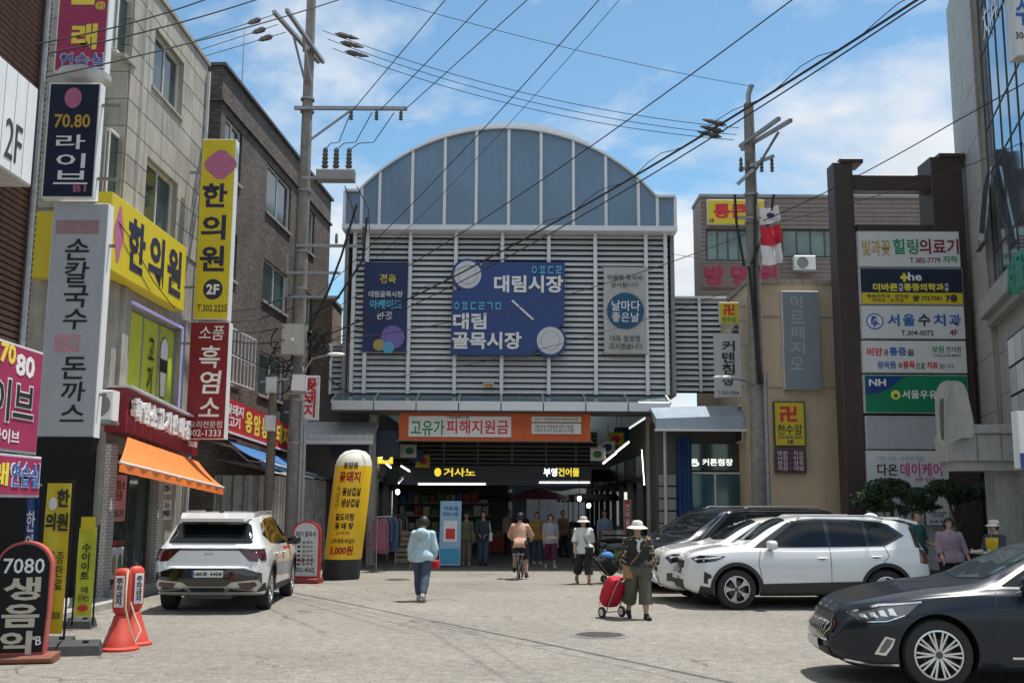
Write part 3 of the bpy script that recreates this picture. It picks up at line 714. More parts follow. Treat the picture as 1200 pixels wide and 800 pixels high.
pw, ph = LB/5, 0.56
zz = zy1+0.02
while zz < HB-0.05:
    for i in range(5):
        for r in split_rects([(i*pw+0.008, (i+1)*pw-0.008, zz+0.008, min(zz+ph, HB)-0.008)], wins):
            if r[1]-r[0] > 0.04 and r[3]-r[2] > 0.04: obj('stone_panel', M().rbox(r[0], r[1], -0.028, -0.001, r[2], r[3], 0.006), stone_b if rg.random() < .7 else stone_b2, B)
    zz += ph
for i in range(3):                                 # side wall facing the camera, in courses
    for k in range(9):
        z = zy1+0.02+k*ph
        if z+ph < HB: obj('side_panel', M().box(-0.028, -0.001, 0.01+i*0.9, 0.89+i*0.9, z+0.008, z+ph-0.008), stone_b if (i+k) % 3 else stone_b2, B)
for x0, x1, z0, z1 in wins[:2]: window(B, x0, x1, z0, z1, 2, fm=frame_w, y=0.12)
for x0, x1, z0, z1 in wins[2:]: window(B, x0, x1, z0, z1, 1, fm=frame_w, y=0.12)
obj('parapet_cap', M().box(-0.08, LB+0.05, -0.08, 6.0, HB+0.001, HB+0.1), stone_b2, B)
obj('drain_pipe', M().tube([(LB-0.08,-0.09,0.1),(LB-0.08,-0.09,HB-0.2)], 0.05, 8), lgrey, B, True)
obj('drain_pipe', M().tube([(wb[0]-0.6,-0.07,7.6),(wb[0]-0.6,-0.07,HB-0.1)], 0.018, 6), lgrey, B, True)
# second floor: lime printed window behind violet lamps
lime = mat('lime_print', (0.50, 0.55, 0.04), 0.35, var=0.08)
w2 = window(B, sw[0], sw[1], sw[2], sw[3], 3, fm=mgrey, gm=lime, y=0.14, sill=False)
violet = mat('violet_strip', (0.42, 0.38, 0.75), 0.5, var=0.1, emit=0.25)
obj('light_strip', M().box(sw[0]-0.05, sw[1]+0.05, -0.04, -0.004, sw[3]+0.01, sw[3]+0.06).box(sw[1]+0.01, sw[1]+0.06, -0.04, -0.004, sw[2], sw[3]), violet, w2)
cx = sw[0]+(sw[1]-sw[0])*0.78
def ovoid(cx, cz, rx_, rz_, n=24): return [(cx+rx_*math.cos(2*math.pi*i/n), cz+rz_*math.sin(2*math.pi*i/n)) for i in range(n)]
obj('cone_print', M().prism([(cx-0.22,4.75),(cx-0.14,4.1),(cx+0.14,4.1),(cx+0.22,4.75)][::1], 0.128, 0.134), black_t, w2)
obj('cone_print', M().prism([(cx-0.19,4.72),(cx-0.12,4.13),(cx+0.12,4.13),(cx+0.19,4.72)], 0.124, 0.127), white_t, w2)
obj('ice_print', M().prism(ovoid(cx, 5.1, 0.27, 0.36), 0.128, 0.134), black_t, w2)
obj('ice_print', M().prism(ovoid(cx, 5.1, 0.24, 0.33), 0.124, 0.127), white_t, w2)
obj('band_print', M().box(cx-0.24, cx+0.24, 0.118, 0.1235, 4.66, 4.95), black_t, w2)
letters(w2, vtext('고기'), sw[0]+1.45, sw[0]+1.75, 4.1, 5.3, 0.124, black_t, bold=0.02)
for x in (0.45, sw[1]+0.25): obj('pier', M().box(x-0.16, x+0.16, -0.08, -0.003, 3.7, zy0-0.02), stone_b2, B)
# ground floor shopfront
tile_w = brick_mat('white_tile', (0.60,0.58,0.54), (0.66,0.64,0.60), (0.38,0.37,0.35), bw=0.1, rh=0.06)
for x in (0.18, 2.92): obj('tiled_pier', M().box(x-0.17, x+0.17, -0.12, -0.002, 0.0, 2.9), tile_w, B)
sf = window(B, shop[0]+0.01, shop[1]-0.01, shop[2]+0.01, shop[3]-0.01, 2, fm=frame_d, gm=glass_m, y=0.1, sill=False, name='shop_window')
obj('step', M().box(0.1, 3.05, -0.35, -0.001, 0.0, 0.2), step_m, B)
obj('poster', M().box(0.5, 1.35, 0.05, 0.066, 1.45, 2.35), pink_p := mat('pink_poster', (0.66,0.28,0.28), 0.6, var=0.15, vs=6), sf)
letters(sf, '흑염소\n전골', 0.56, 1.28, 1.85, 2.25, 0.049, maroon_s, bold=0.02); letters(sf, '흑염소고기', 0.6, 1.25, 1.52, 1.68, 0.049, black_t)
obj('poster', M().box(0.45, 1.4, 0.05, 0.066, 0.35, 0.95), white_m, sf)
for k in range(3): obj('photo_print', M().prism(ovoid(0.62+k*0.3, 0.62, 0.1, 0.2), 0.045, 0.0495), goods[[0,1,2][k]], sf)
obj('red_band', M().box(0.45, 1.4, 0.046, 0.066, 0.98, 1.08), maroon_s, sf)
for k, (x, z) in enumerate(((3.25, 2.0), (3.3, 1.45))):
    obj('notice', M().box(x, x+0.6, -0.02, -0.003, z, z+0.42), white_m, B); letters(B, ['소·돼\n흑염소', '국수\n판매점'][k], x+0.06, x+0.54, z+0.05, z+0.37, -0.021, black_t, bold=0.02)
obj('side_door', M().box(-0.08, -0.003, 0.15, 1.9, 0.1, 3.1), black_m, B)
# signs of building B
s = Sign(FB, (128, 240, 217, 345), 0.32, 0.3, yellow_s, yellow_s, 'long yellow clinic sign along the beige stone front', 'clinic_sign')
# its plate is rebuilt level: fixed heights
for c_ in list(s.root.children): bpy.data.objects.remove(c_)
xs0, xs1 = FB.px(129, 280, 0.32)[0]-s.x, FB.px(217, 330, 0.32)[0]-s.x
obj('sign_box', M().rbox(xs0, xs1, 0.0, 0.3, zy0-s.z, zy1-s.z, 0.02), yellow_s, s.root)
zz0, zz1 = zy0-s.z, zy1-s.z; Lx = xs1-xs0
fl = [(xs0+Lx*0.09+0.16*math.cos(a)*(1.25+.2*math.cos(4*a)), zz0+0.75+0.5*math.sin(a)*(1+.1*math.cos(4*a))) for a in [2*math.pi*i/40 for i in range(40)]]
obj('flower_print', M().prism(fl, -0.006, -0.001), pink_m, s.root)
for k, ch in enumerate('한의원'):
    letters(s.root, ch, xs0+Lx*(0.20+0.26*k), xs0+Lx*(0.20+0.26*k+0.21), zz0+0.22, zz1-0.2, -0.002, navy_t, bold=0.035)
t = thing('clinic_sign', 'yellow end panel of the clinic sign on the wall facing the road', 'sign', FB.w(-0.32, 0.0, zy0+0.02))
t.rotation_euler = (0,0,RAD(-0.7))
obj('sign_box', M().rbox(-1.5, 0.2, 0.0, 0.28, 0.0, 1.3, 0.02), yellow_s, t)
letters(t, '2층', -0.35, 0.05, 0.95, 1.15, -0.002, navy_t, bold=0.02)
# red butcher sign with thick white letters, sloping down along the shopfront as in the photo
def quad_sign(name, label, cat, pn, pf, hn, hf, depth, face, edge):
    """sign between a near and a far bottom point; returns root and its length; local x along it"""
    dvec = Vector(pf)-Vector(pn); L = math.hypot(dvec.x, dvec.y); rz = math.atan2(dvec.y, dvec.x)
    r = thing(name, label, cat, pn, rz); sl_ = dvec.z/L
    obj('sign_box', M().hexa([(0,0,0),(L,0,sl_*L),(L,depth,sl_*L),(0,depth,0),(0,0,hn),(L,0,sl_*L+hf),(L,depth,sl_*L+hf),(0,depth,hn)]), face, r)
    return r, L, sl_
pn, pf = FB.w(-0.15, -0.42, 0), FB.w(4.35, -0.42, 0); pn.z, pf.z = 3.12, 2.86
rs, Lr, slr = quad_sign('butcher_sign', 'maroon shop sign with thick white raised letters above the orange awning', 'sign', pn, pf, 0.82, 0.78, 0.4, maroon_s, lgrey)
for k, ch in enumerate('흑염소고기판매점'):
    x = 0.12+k*0.43; letters(rs, ch, x, x+0.36, 0.24+slr*x, 0.66+slr*x, -0.03, white_m, bold=0.05, depth=0.10, name='raised_letter')
letters(rs, 'T.302-1333', Lr-0.75, Lr-0.12, 0.2+slr*Lr, 0.32+slr*Lr, -0.001, white_t)
obj('cover_strip', M().hexa([(-0.03,-0.1,0.83),(Lr+0.03,-0.1,slr*Lr+0.79),(Lr+0.03,0.4,slr*Lr+0.79),(-0.03,0.4,0.83),(-0.03,-0.1,0.87),(Lr+0.03,-0.1,slr*Lr+0.83),(Lr+0.03,0.4,slr*Lr+0.83),(-0.03,0.4,0.87)]), lgrey, rs)
# orange awning
def awning(name, label, wn_, wf, fn_, ff, m, drop=0.16, n=30):
    r = thing(name, label, 'awning', (wn_+wf)/2); o_ = (wn_+wf)/2
    def top(u, v):
        a = wn_.lerp(wf, u); b = fn_.lerp(ff, u); q = a.lerp(b, v); q = q + Vector((0,0,-0.05*math.sin(math.pi*v)+0.006*math.sin(u*40)*v)); return q-o_
    obj('canopy_cloth', M().sheet(top, n, 8, 0.006), m, r, True)
    obj('valance', M().sheet(lambda u, v: fn_.lerp(ff, u)-o_+Vector((0.012*math.sin(u*60), 0, -drop*v-0.004)), n*2, 2, 0.005), m, r, True)
    obj('front_bar', M().tube([fn_-o_, ff-o_], 0.022, 8), white_m, r, True)
    for k in (0.06, 0.5, 0.94):
        a = wn_.lerp(wf, k); b = fn_.lerp(ff, k); c_ = a.lerp(b, 0.5)+Vector((0,0,-0.22))
        obj('folding_arm', M().tube([a-o_+Vector((0,0,-0.12)), c_-o_, b-o_+Vector((0,0,-0.03))], 0.018, 6), alu, r, True)
    return r
orange = mat('orange_cloth', (0.80, 0.19, 0.035), 0.7, var=0.1, vs=2, dirt=0.12)
awning('orange_awning', 'orange cloth awning sloping out under the maroon sign', FB.w(-0.1,-0.45,3.02), FB.w(4.3,-0.45,2.74), P(140, 541, 17.9), P(262, 571, 24.0), orange)

# camera-facing blade signs of the stone building
s = Sign(FY(18.2), (67, -40, 127, 84), 0, 0.24, magenta_s, white_m, 'crimson hanging singing room sign at the top of the stack of blade signs', 'blade_sign', group='blade signs', rim=0.03)
s.t('노', 85, -28, 112, 6, yel_t, bold=0.04); s.t('래', 84, 28, 114, 58, yel_t, bold=0.04)
s.t('연습실', 70, 62, 122, 80, white_t, bold=0.03); s.t('연습실', 71, 63, 121, 79, blue_t, bold=0.006, name='lettering_inner', depth=0.012)
s.t('@', 112, 2, 124, 12, yel_t)
obj('round_base', M().lathe([(0.01,-0.20),(0.3,-0.19),(0.45,-0.1),(0.46,-0.003)], 20, (0.05,0.15,0)), lgrey, s.root, True); s.brackets(0.24, -1)
s = Sign(FY(18.0), (53, 97, 114, 232), 0, 0.22, navy_s, white_m, 'dark navy hanging sign with gold numerals and white syllables', 'blade_sign', group='blade signs', rim=0.03)
s.t('70.80', 64, 134, 106, 150, mat('lettering_gold', (0.55,0.33,0.06), 0.4, var=0), bold=0.02)
s.t('라', 66, 158, 100, 175, white_t, bold=0.01); s.t('이', 66, 180, 100, 197, white_t, bold=0.01); s.t('브', 63, 200, 103, 216, white_t, bold=0.01); s.t('B1', 86, 217, 101, 225, pink_m, bold=0.02)
s.disc(76, 103, 96, 127, pink_m, 'emblem'); s.brackets(0.22, 1)
s = Sign(FY(18.1), (53, 238, 119, 512), 0, 0.26, mat('sign_grey_white', (0.46,0.48,0.52), 0.45, var=0.06, dirt=0.1), white_m, 'tall grey-white hanging noodle sign with brush lettering', 'blade_sign', group='blade signs', rim=0.012)
for ch, a, b in (('손',280,305),('칼',307,332),('국',334,360),('수',362,386),('돈',418,444),('까',447,470),('스',474,494)):
    q = (b-238)/274*9; s.t(ch, 74-q*0.9+4, a, 106-q*0.9, b, black_t, bold=0.012, shear=0.06)
s.r(64, 392, 93, 412, mat('stamp_pink', (0.62,0.30,0.34), 0.6, var=0.2, vs=20), 'stamp'); s.t('수제', 67, 395, 90, 409, s_face := MATS['sign_grey_white'], depth=0.012)
s.r(66, 258, 116, 274, mat('faded_band', (0.36,0.22,0.24), 0.6, var=0.15, vs=10), 'faded_name')
obj('under_tray', M().add([( -s.w,-0.02,0),(s.w,-0.02,0),(s.w,0.28,0),(-s.w,0.28,0),(-s.w*0.8,0.02,-0.2),(s.w*0.9,0.02,-0.24),(s.w*0.9,0.25,-0.24),(-s.w*0.8,0.25,-0.2)], [(0,1,5,4),(1,2,6,5),(2,3,7,6),(3,0,4,7),(4,5,6,7),(3,2,1,0)]), black_m, s.root); s.brackets(0.26, 1, 0.12)
s = Sign(FY(23.6), (232, 163, 272, 374), 0, 0.3, yellow_s, white_m, 'tall yellow hanging clinic sign with dark 2F disc beside the brick building', 'blade_sign', group='blade signs', rim=0.012)
for ch, a, b in (('한',215,243),('의',252,281),('원',288,318)): s.t(ch, 241-(b-163)*.045, a, 270-(b-163)*.045, b, navy_t, bold=0.03)
pts = s.rect(240, 176, 279, 210); pcx, pcz, pr = (pts[0]+pts[1])/2-0.02, (pts[2]+pts[3])/2, (pts[1]-pts[0])/2*0.9
obj('flower_print', M().prism([(pcx+pr*math.cos(a)*(1+.08*math.cos(4*a)), pcz+pr*0.95*math.sin(a)*(1+.08*math.cos(4*a))) for a in [2*math.pi*i/50 for i in range(50)]], -0.009, -0.0045), pink_m, s.root)
s.disc(238, 327, 261, 351, navy_t, 'floor_disc'); s.t('2F', 242, 333, 257, 345, white_t, bold=0.03, depth=0.012)
s.t('T.302.2225', 231, 357, 266, 365, navy_t, bold=0.01); s.brackets(0.3, -1, 0.3)
s = Sign(FY(23.6), (220, 377, 266, 514), 0, 0.3, maroon_s, white_m, 'maroon hanging sign with white brush syllables under the yellow blade sign', 'blade_sign', group='blade signs', rim=0.012)
s.t('소품', 233, 382, 262, 398, white_t, shear=0.1, bold=0.0)
for ch, a, b in (('흑',405,431),('염',434,461),('소',466,488)): s.t(ch, 233, a, 257, b, white_t, bold=0.012, shear=0.08)
s.t('요리전문점', 222, 493, 260, 501, white_t, bold=0.0); s.t('302-1333', 221, 503, 259, 511, white_t); s.brackets(0.3, -1, 0.3)
s = Sign(FY(29.0), (354, 440, 373, 492), 0, 0.2, white_m, lgrey, 'small white hanging sign with red syllables behind the concrete pole', 'blade_sign', group='blade signs')
s.t(vtext('꽃돼지'), 356, 443, 371, 489, red_t, bold=0.035, lines=0.95); s.brackets(0.2, -1, 0.5)

# ------------------------------------------------------------------ building C: dark brick
cC = P(262, 78, 26.0)
FC = Frame((cC.x, 26.0, 0), RAD(90-3.4))
HC = cC.z; LC = FC.px(386, 300)[0]
Cb = FC.thing('brick_building', 'dark brown brick building with white sliding windows behind the concrete pole', 'building')
cw = [FC.rect(*b_) for b_ in ((284,176,301,228), (312,205,341,262), (278,284,297,338), (311,312,334,358))]
r1z = (cw[1][2], cw[1][3]); r2z = (cw[2][2], cw[2][3])
xw = [(cw[0][0], cw[0][1]), (cw[1][0], cw[1][1])]
xw = [(0.35, 1.75), (cw[1][0], cw[1][1])]
g_ = xw[1][0]-xw[0][0]
xs_ = [xw[0], xw[1], (xw[1][1]+1.3, xw[1][1]+3.1)]
holes = [(a, b, z0, z1) for a, b in xs_ for z0, z1 in (r1z, r2z)]
z3 = (r2z[0]-2.75, r2z[1]-2.75)
holes += [(a, b, z3[0], z3[1]) for a, b in xs_]
wall(Cb, 0, LC, 0, HC, 7, holes, brick_d, 0.2)
for a, b, z0, z1 in holes: window(Cb, a, b, z0, z1, 2, fm=frame_w, y=0.1)
obj('cornice', M().box(-0.07, LC+0.05, -0.07, 7, HC-0.95, HC-0.87), brick_d, Cb)
obj('parapet_cap', M().box(-0.1, LC+0.08, -0.1, 7, HC+0.001, HC+0.08), dgrey, Cb)
obj('drain_pipe', M().tube([(LC*0.62,-0.08,0.2),(LC*0.62,-0.08,HC-0.3)], 0.05, 8), lgrey, Cb, True)
obj('stair_tower', M().box(4.6, 8.0, 1.4, 4.5, HC+0.05, HC+1.5), brick_d, Cb); obj('tower_cap', M().box(4.5, 8.1, 1.3, 4.6, HC+1.501, HC+1.6), dgrey, Cb)
pa = FC.w(4.2, 0.9, HC+0.08)
tag(obj('rooftop_antenna', M().tube([(0,0,0),(0,0,2.8)], [0.03,0.008], 6).tube([(0,0,2.1),(0,0,3.0)],0.006,5), steel, None, False, pa), 'thin mast antenna standing on the dark brick roof', 'antenna')
# grille cage on the first floor window
ga, gb = xs_[0][0]-0.1, xs_[0][1]+0.9
cage = M()
for z in (z3[0]-0.05, (z3[0]+z3[1])/2, z3[1]+0.05): cage.bar((ga,-0.35,z),(gb,-0.35,z),0.03); cage.bar((ga,-0.35,z),(ga,-0.01,z),0.03); cage.bar((gb,-0.35,z),(gb,-0.01,z),0.03)
for k in range(9): x = ga+(gb-ga)*k/8; cage.bar((x,-0.35,z3[0]-0.05),(x,-0.35,z3[1]+0.05),0.022)
obj('window_cage', cage, alu_w, Cb)
# ground floor sign, blue awning and plastic screens
red_s = mat('sign_red', (0.46, 0.025, 0.03), 0.45, var=0.1)
pn = FC.w(-0.3, -0.55, 0); pf = FC.w(6.2, -0.55, 0); pn.z, pf.z = 3.55, 3.30
r3, L3, s3_ = quad_sign('grill_sign', 'red shop sign with yellow syllables over the blue awning', 'sign', pn, pf, 0.85, 0.80, 0.3, red_s, lgrey)
letters(r3, '꽃돼지\n고기', 0.15, 1.5, 0.12, 0.7, -0.001, white_t, bold=0.02)
for k, ch in enumerate('응암동꽃돼지'):
    x = 1.7+k*0.72; letters(r3, ch, x, x+0.6, 0.14+s3_*x, 0.70+s3_*x, -0.001, yel_t, bold=0.035)
obj('lamp_strip', M().bar((0,-0.03,0.0),(L3,-0.03,s3_*L3),0.05), white_m, r3)
bluec = mat('blue_cloth', (0.03, 0.13, 0.34), 0.7, var=0.12)
awning('blue_awning', 'blue cloth awning under the red grill sign', FC.w(0.2,-0.5,3.35), FC.w(6.0,-0.5,3.12), FC.w(0.2,-1.35,2.85), FC.w(6.0,-1.35,2.66), bluec, 0.12)
plast = mat('clear_plastic_sheet', (0.80, 0.79, 0.75), 0.2, var=0.2, vs=3, alpha=0.33, dirt=0.2)
t = thing('plastic_tent', 'clear plastic sheeting tent in front of the grill restaurant', 'tent', FC.w(3.6, -0.9, 0))
t.rotation_euler = (0,0,RAD(90-3.4))
def fold(u, k): return 0.035*math.sin(u*k)+0.02*math.sin(u*k*2.3+1)
for k in range(4):
    x0 = -2.7+k*1.45
    obj('plastic_sheet', M().sheet(lambda u, v, x0=x0: (x0+1.4*u, -0.55+fold(u*1.4+x0, 22)*(1-.4*v), 0.06+2.45*v), 36, 4), plast, t, True)
    obj('tent_post', M().tube([(x0-0.02,-0.55,0),(x0-0.02,-0.55,2.6)], 0.025, 8), steel, t, True)
obj('plastic_sheet', M().sheet(lambda u, v: (-2.75+fold(u*1.4, 20), -0.5+1.4*u, 0.06+2.45*v), 30, 4), plast, t, True)
obj('tent_roof', M().sheet(lambda u, v: (-2.85+6.0*u, -0.75+1.6*v, 2.55+0.35*v+0.03*math.sin(u*30)), 40, 4, 0.004), plast, t, True)
# low tan brick block closing the gap left of the market
t = thing('tan_brick_annex', 'narrow tan brick corner wall between the dark brick building and the market', 'building', (P(372, 420, 36).x, 36, 0))
a0, a1 = P(350, 400, 36), P(390, 352, 36)
obj('wall', M().box(a0.x-t.location.x, a1.x-t.location.x, 0, 2, 0, a1.z), brick_l, t); obj('cap', M().box(a0.x-t.location.x-0.05, a1.x-t.location.x+0.05, -0.05, 2, a1.z+0.001, a1.z+0.1), stone_b2, t)
t = thing('lean_roof', 'grey metal lean-to roof left of the market entrance', 'roof canopy', P(402, 500, 31.6))
a, b = P(352, 492, 31.6)-t.location, P(440, 522, 31.6)-t.location
obj('roof_sheet', M().hexa([(a.x,-0.5,b.z),(b.x,-0.5,b.z),(b.x,0.6,a.z-0.1),(a.x,0.6,a.z-0.1),(a.x,-0.5,b.z+0.28),(b.x,-0.5,b.z+0.28),(b.x,0.6,a.z),(a.x,0.6,a.z)]), lgrey, t)
obj('gutter', M().box(a.x, b.x, -0.58, -0.502, b.z+0.02, b.z+0.12), alu, t)
for x in (a.x+0.1, b.x-0.1): obj('post', M().tube([(x,-0.4,-t.location.z),(x,-0.4,b.z)], 0.04, 8), steel, t, True)
t = thing('dark_signboard', 'dark blank fascia board above the shop left of the entrance', 'sign', P(418, 518, 32.2)); a, b = P(392, 503, 32.2)-t.location, P(468, 535, 32.2)-t.location
obj('board', M().rbox(a.x, b.x, 0, 0.2, b.z, a.z, 0.02), navy_s, t)
# ------------------------------------------------------------------ signs on the market front
Fm = Frame((0, YM, 0), 0)
def pr(fr, pts, off, org): return [(fr.px(u, v, off)[0]-org.x, fr.px(u, v, off)[1]-org.z) for u, v in pts]
org = Fm.w(*[Fm.px(596, 416, 0.32)[0], -0.32, Fm.px(596, 416, 0.32)[1]])
ms = thing('market_sign', 'large square blue market sign with two round emblems on the louvres', 'sign', org)
def circ(u, v, r, a0, a1, n=14): return [(u+r*math.cos(RAD(a0+(a1-a0)*i/n)), v-r*math.sin(RAD(a0+(a1-a0)*i/n))) for i in range(n+1)]
outl = [(528,415),(622,416),(628,411)] + circ(645,399,19,215,420,16) + [(661,380),(662,307),(566,307)] + circ(548,322,19,35,250,16) + [(530,340)]
obj('sign_board', M().prism(pr(Fm, outl, 0.32, org), 0.0, 0.2), blue_s, ms)
def mtext(s, u0, v0, u1, v1, m, bold=0.0, depth=0.05, y=-0.001, **k):
    r = Fm.rect(u0, v0, u1, v1, 0.32); return letters(ms, s, r[0]-org.x, r[1]-org.x, r[2]-org.z, r[3]-org.z, y, m, bold=bold, depth=depth, **k)
mtext('ㅇㅍㄷㄹ', 623, 312, 658, 321, cyan_t, 0.02)
mtext('대림시장', 579, 323, 660, 343, white_t, 0.03)
mtext('ㅇㅍㄷㄹㄱㅁ', 532, 354, 587, 363, cyan_t, 0.02)
mtext('대림', 531, 367, 570, 386, white_t, 0.03)
mtext('골목시장', 530, 389, 611, 409, white_t, 0.03)
sa, sb = pr(Fm, [(600,352),(625,374.5)], 0.34, org); obj('slash', M().bar((sa[0],-0.02,sa[1]),(sb[0],-0.02,sb[1]),0.055,0.04,(0,1,0)), white_t, ms)
emb = mat('emblem_ring', (0.62,0.64,0.66), 0.5, var=0.1, vs=12); emb2 = mat('emblem_grey', (0.36,0.40,0.44), 0.5, var=0.35, vs=14)
for (u, v) in ((548,322),(645,399)):
    obj('emblem_disc', M().prism(pr(Fm, circ(u, v, 16, 0, 360, 32)[:-1], 0.32, org), -0.03, -0.002), emb, ms)
    obj('emblem_ring', M().prism(pr(Fm, circ(u, v, 11.5, 0, 360, 28)[:-1], 0.32, org), -0.036, -0.0305), emb2, ms)
    obj('emblem_field', M().prism(pr(Fm, circ(u, v, 10.6, 0, 360, 28)[:-1], 0.32, org), -0.040, -0.0365), emb, ms)
def hang_banner(box, Y, label, m, name='hanging_banner'):
    p0, p1 = P(box[0], box[1], Y), P(box[2], box[3], Y)
    o_ = Vector(((p0.x+p1.x)/2, Y, p1.z)); t = thing(name, label, 'banner', o_)
    W, H = p1.x-p0.x, p0.z-p1.z
    obj('cloth', M().sheet(lambda u, v: (-W/2+W*u+0.01*math.sin(v*9), 0.014*math.sin(u*7+v*4)+0.018*math.sin(v*11)*math.sin(u*3.1), H*v), 14, 24, 0.004), m, t, True)
    for z in (0.0, H): obj('rod', M().tube([(-W/2-0.06,0.05,z),(W/2+0.06,0.05,z)], 0.02, 6), steel, t)
    def T(s, u0, v0, u1, v1, mm, **k):
        a, b = P(u0, v1, Y-0.05), P(u1, v0, Y-0.05); k.setdefault('bold', 0.008)
        letters(t, s, a.x-o_.x, b.x-o_.x, a.z-o_.z, b.z-o_.z, -0.045, mm, **k)
    def D(u, v, r, mm, y=-0.04):
        c0 = P(u, v, Y-0.05)-o_; rr = r*Y/FPX; n = 30
        obj('round_print', M().prism([(c0.x+rr*math.cos(2*math.pi*i/n), c0.z+rr*math.sin(2*math.pi*i/n)) for i in range(n)], y, y+0.003), mm, t)
    return T, D
ban_n = mat('banner_navy', (0.025,0.045,0.13), 0.7, var=0.15); ban_g = mat('banner_grey', (0.50,0.50,0.49), 0.75, var=0.08, dirt=0.15)
T, D = hang_banner((427,307,476,412), YM-0.16, 'narrow navy cloth banner with round prints on the louvres', ban_n)
T('대림골목시장', 432, 341, 472, 348, white_t); T('아케이드', 433, 351, 471, 362, cyan_t, bold=0.04); T('완공', 441, 365, 460, 374, white_t, bold=0.01); T('경축', 445, 321, 464, 332, yel_t)
D(460, 395, 14, mat('violet_print', (0.20,0.16,0.45), 0.7, var=0.1)); D(444, 404, 7, mat('ochre_print', (0.45,0.36,0.12), 0.7, var=0.1), -0.045); D(455, 407, 7, cyan_t, -0.05)
T, D = hang_banner((707,313,758,414), YM-0.16, 'narrow pale grey cloth banner with a dark blue round print', ban_g)
T('이용해 주셔서', 712, 322, 752, 328, black_t); T('감사합니다', 716, 331, 748, 336, black_t)
D(733, 364, 22, mat('teal_round', (0.02,0.10,0.20), 0.7, var=0.1)); T('날마다', 717, 352, 750, 364, white_t); T('좋은날', 717, 366, 749, 377, white_t)
T('더욱 정성껏', 715, 393, 750, 400, black_t); T('모시겠습니다', 714, 402, 753, 409, black_t)
t_or = mat('banner_orange', (0.62,0.13,0.04), 0.7, var=0.1)
T, D = hang_banner((468,482,692,517), YM-0.6, 'wide orange cloth banner strung under the entrance canopy', t_or)
p0, p1 = P(479,487,YM-0.66), P(599,512,YM-0.66)
t = bpy.data.objects['hanging_banner.002']; o_ = t.location
obj('white_field', M().box(p0.x-o_.x, p1.x-o_.x, -0.043, -0.035, p1.z-o_.z, p0.z-o_.z), white_m, t)
for k, (u0, v0, u1, v1) in enumerate(((623,488,681,494),(623,496,681,508))):
    a, b = P(u0,v1,YM-0.66), P(u1,v0,YM-0.66); obj('text_field', M().box(a.x-o_.x, b.x-o_.x, -0.043, -0.035, a.z-o_.z, b.z-o_.z), white_m, t)
T('고유가', 481, 492, 521, 510, green_t, bold=0.02); T('피해지원금', 523, 492, 596, 508, red_t, bold=0.02); T('대림골목시장', 524, 487.5, 550, 490.5, black_t)
T('고유가 피해지원금 대림골목시장', 626, 489.5, 678, 492.5, black_t, bold=0.0); T('대림시장 대림골목시장 지원금\n이용해 주셔서 감사합니다 대림', 626, 497.5, 672, 506.5, black_t, bold=0.0)
# small plate under the louvres
s = Sign(FY(YM-0.12), (566,448,579,454), 0, 0.03, mat('plate_yellow', (0.6,0.45,0.1), 0.5, var=0.1), alu, 'tiny yellow plate fixed low on the louvres', 'small_plate'); s.t('대림', 568, 449, 577, 453, red_t)

# blue standing poster inside the entrance
t = thing('standing_poster', 'pale blue standing poster with red square inside the market entrance', 'poster', G(527, 664, 0.02))
o_ = t.location; a, b = P(513, 660, o_.y), P(539, 583, o_.y); W = b.x-a.x; H = b.z-a.z
pb = mat('poster_pale_blue', (0.30,0.50,0.68), 0.5, var=0.12, vs=4); pc = mat('poster_cyan', (0.05,0.35,0.55), 0.5, var=0.1)
obj('board', M().hexa([(-W/2,-0.1,0.05),(W/2,-0.1,0.05),(W/2,-0.07,0.05),(-W/2,-0.07,0.05),(-W/2,0.2,H),(W/2,0.2,H),(W/2,0.23,H),(-W/2,0.23,H)]), pb, t)
def onb(z): return -0.1+0.3*(z-0.05)/(H-0.05)
def pbox(x0, x1, z0, z1, m, d, nm='print'): obj(nm, M().hexa([(x0,onb(z0)-d,z0),(x1,onb(z0)-d,z0),(x1,onb(z0)-d+.002,z0),(x0,onb(z0)-d+.002,z0),(x0,onb(z1)-d,z1),(x1,onb(z1)-d,z1),(x1,onb(z1)-d+.002,z1),(x0,onb(z1)-d+.002,z1)]), m, t)
pbox(-W*.32, W*.32, H*.38, H*.70, white_m, .006); pbox(-W*.22, W*.22, H*.42, H*.58, red_t, .010); pbox(-W*.46, W*.46, H*.05, H*.28, pc, .006)
for k, (z, s_) in enumerate(((.86,'지원금'),(.77,'대림시장'))): letters(t, s_, -W*.36, W*.36, H*z, H*(z+.06), onb(H*z)-.004, blue_t)
obj('easel_leg', M().bar((0,0.5,0.0),(0,0.22,H*0.8),0.04), steel, t)

# ------------------------------------------------------------------ right side: far brown building E
FE = FY(37.0)
E_ = FE.thing('sided_building', 'brown sided building with a yellow roof sign behind the second pole', 'building')
ex0, ex1, ez0, ez1 = FE.rect(822, 232, 1108, 345)
ew = [FE.rect(827, 268, 880, 306), FE.rect(916, 268, 985, 302)]
wall(E_, ex0, ex1, 0, ez1, 1.6, ew, siding_m, 0.2)
k = 0; z = ez0-0.5
while z < ez1-0.05:
    for r in split_rects([(ex0, ex1, z+0.006, z+0.155)], ew):
        obj('siding_board', M().hexa([(r[0],-0.035,r[2]),(r[1],-0.035,r[2]),(r[1],-0.001,r[2]),(r[0],-0.001,r[2]),(r[0],-0.012,r[3]),(r[1],-0.012,r[3]),(r[1],-0.001,r[3]),(r[0],-0.001,r[3])]), siding_m, E_)
    z += 0.16
for r in ew: window(E_, *r, 4, 1, fm=frame_d, gm=mat('pale_window', (0.20,0.27,0.27), 0.12, var=0.3, vs=0.8), y=0.08, sill=False)
obj('parapet_cap', M().box(ex0-0.05, ex1, -0.08, 1.6, ez1+0.001, ez1+0.1), mgrey, E_)
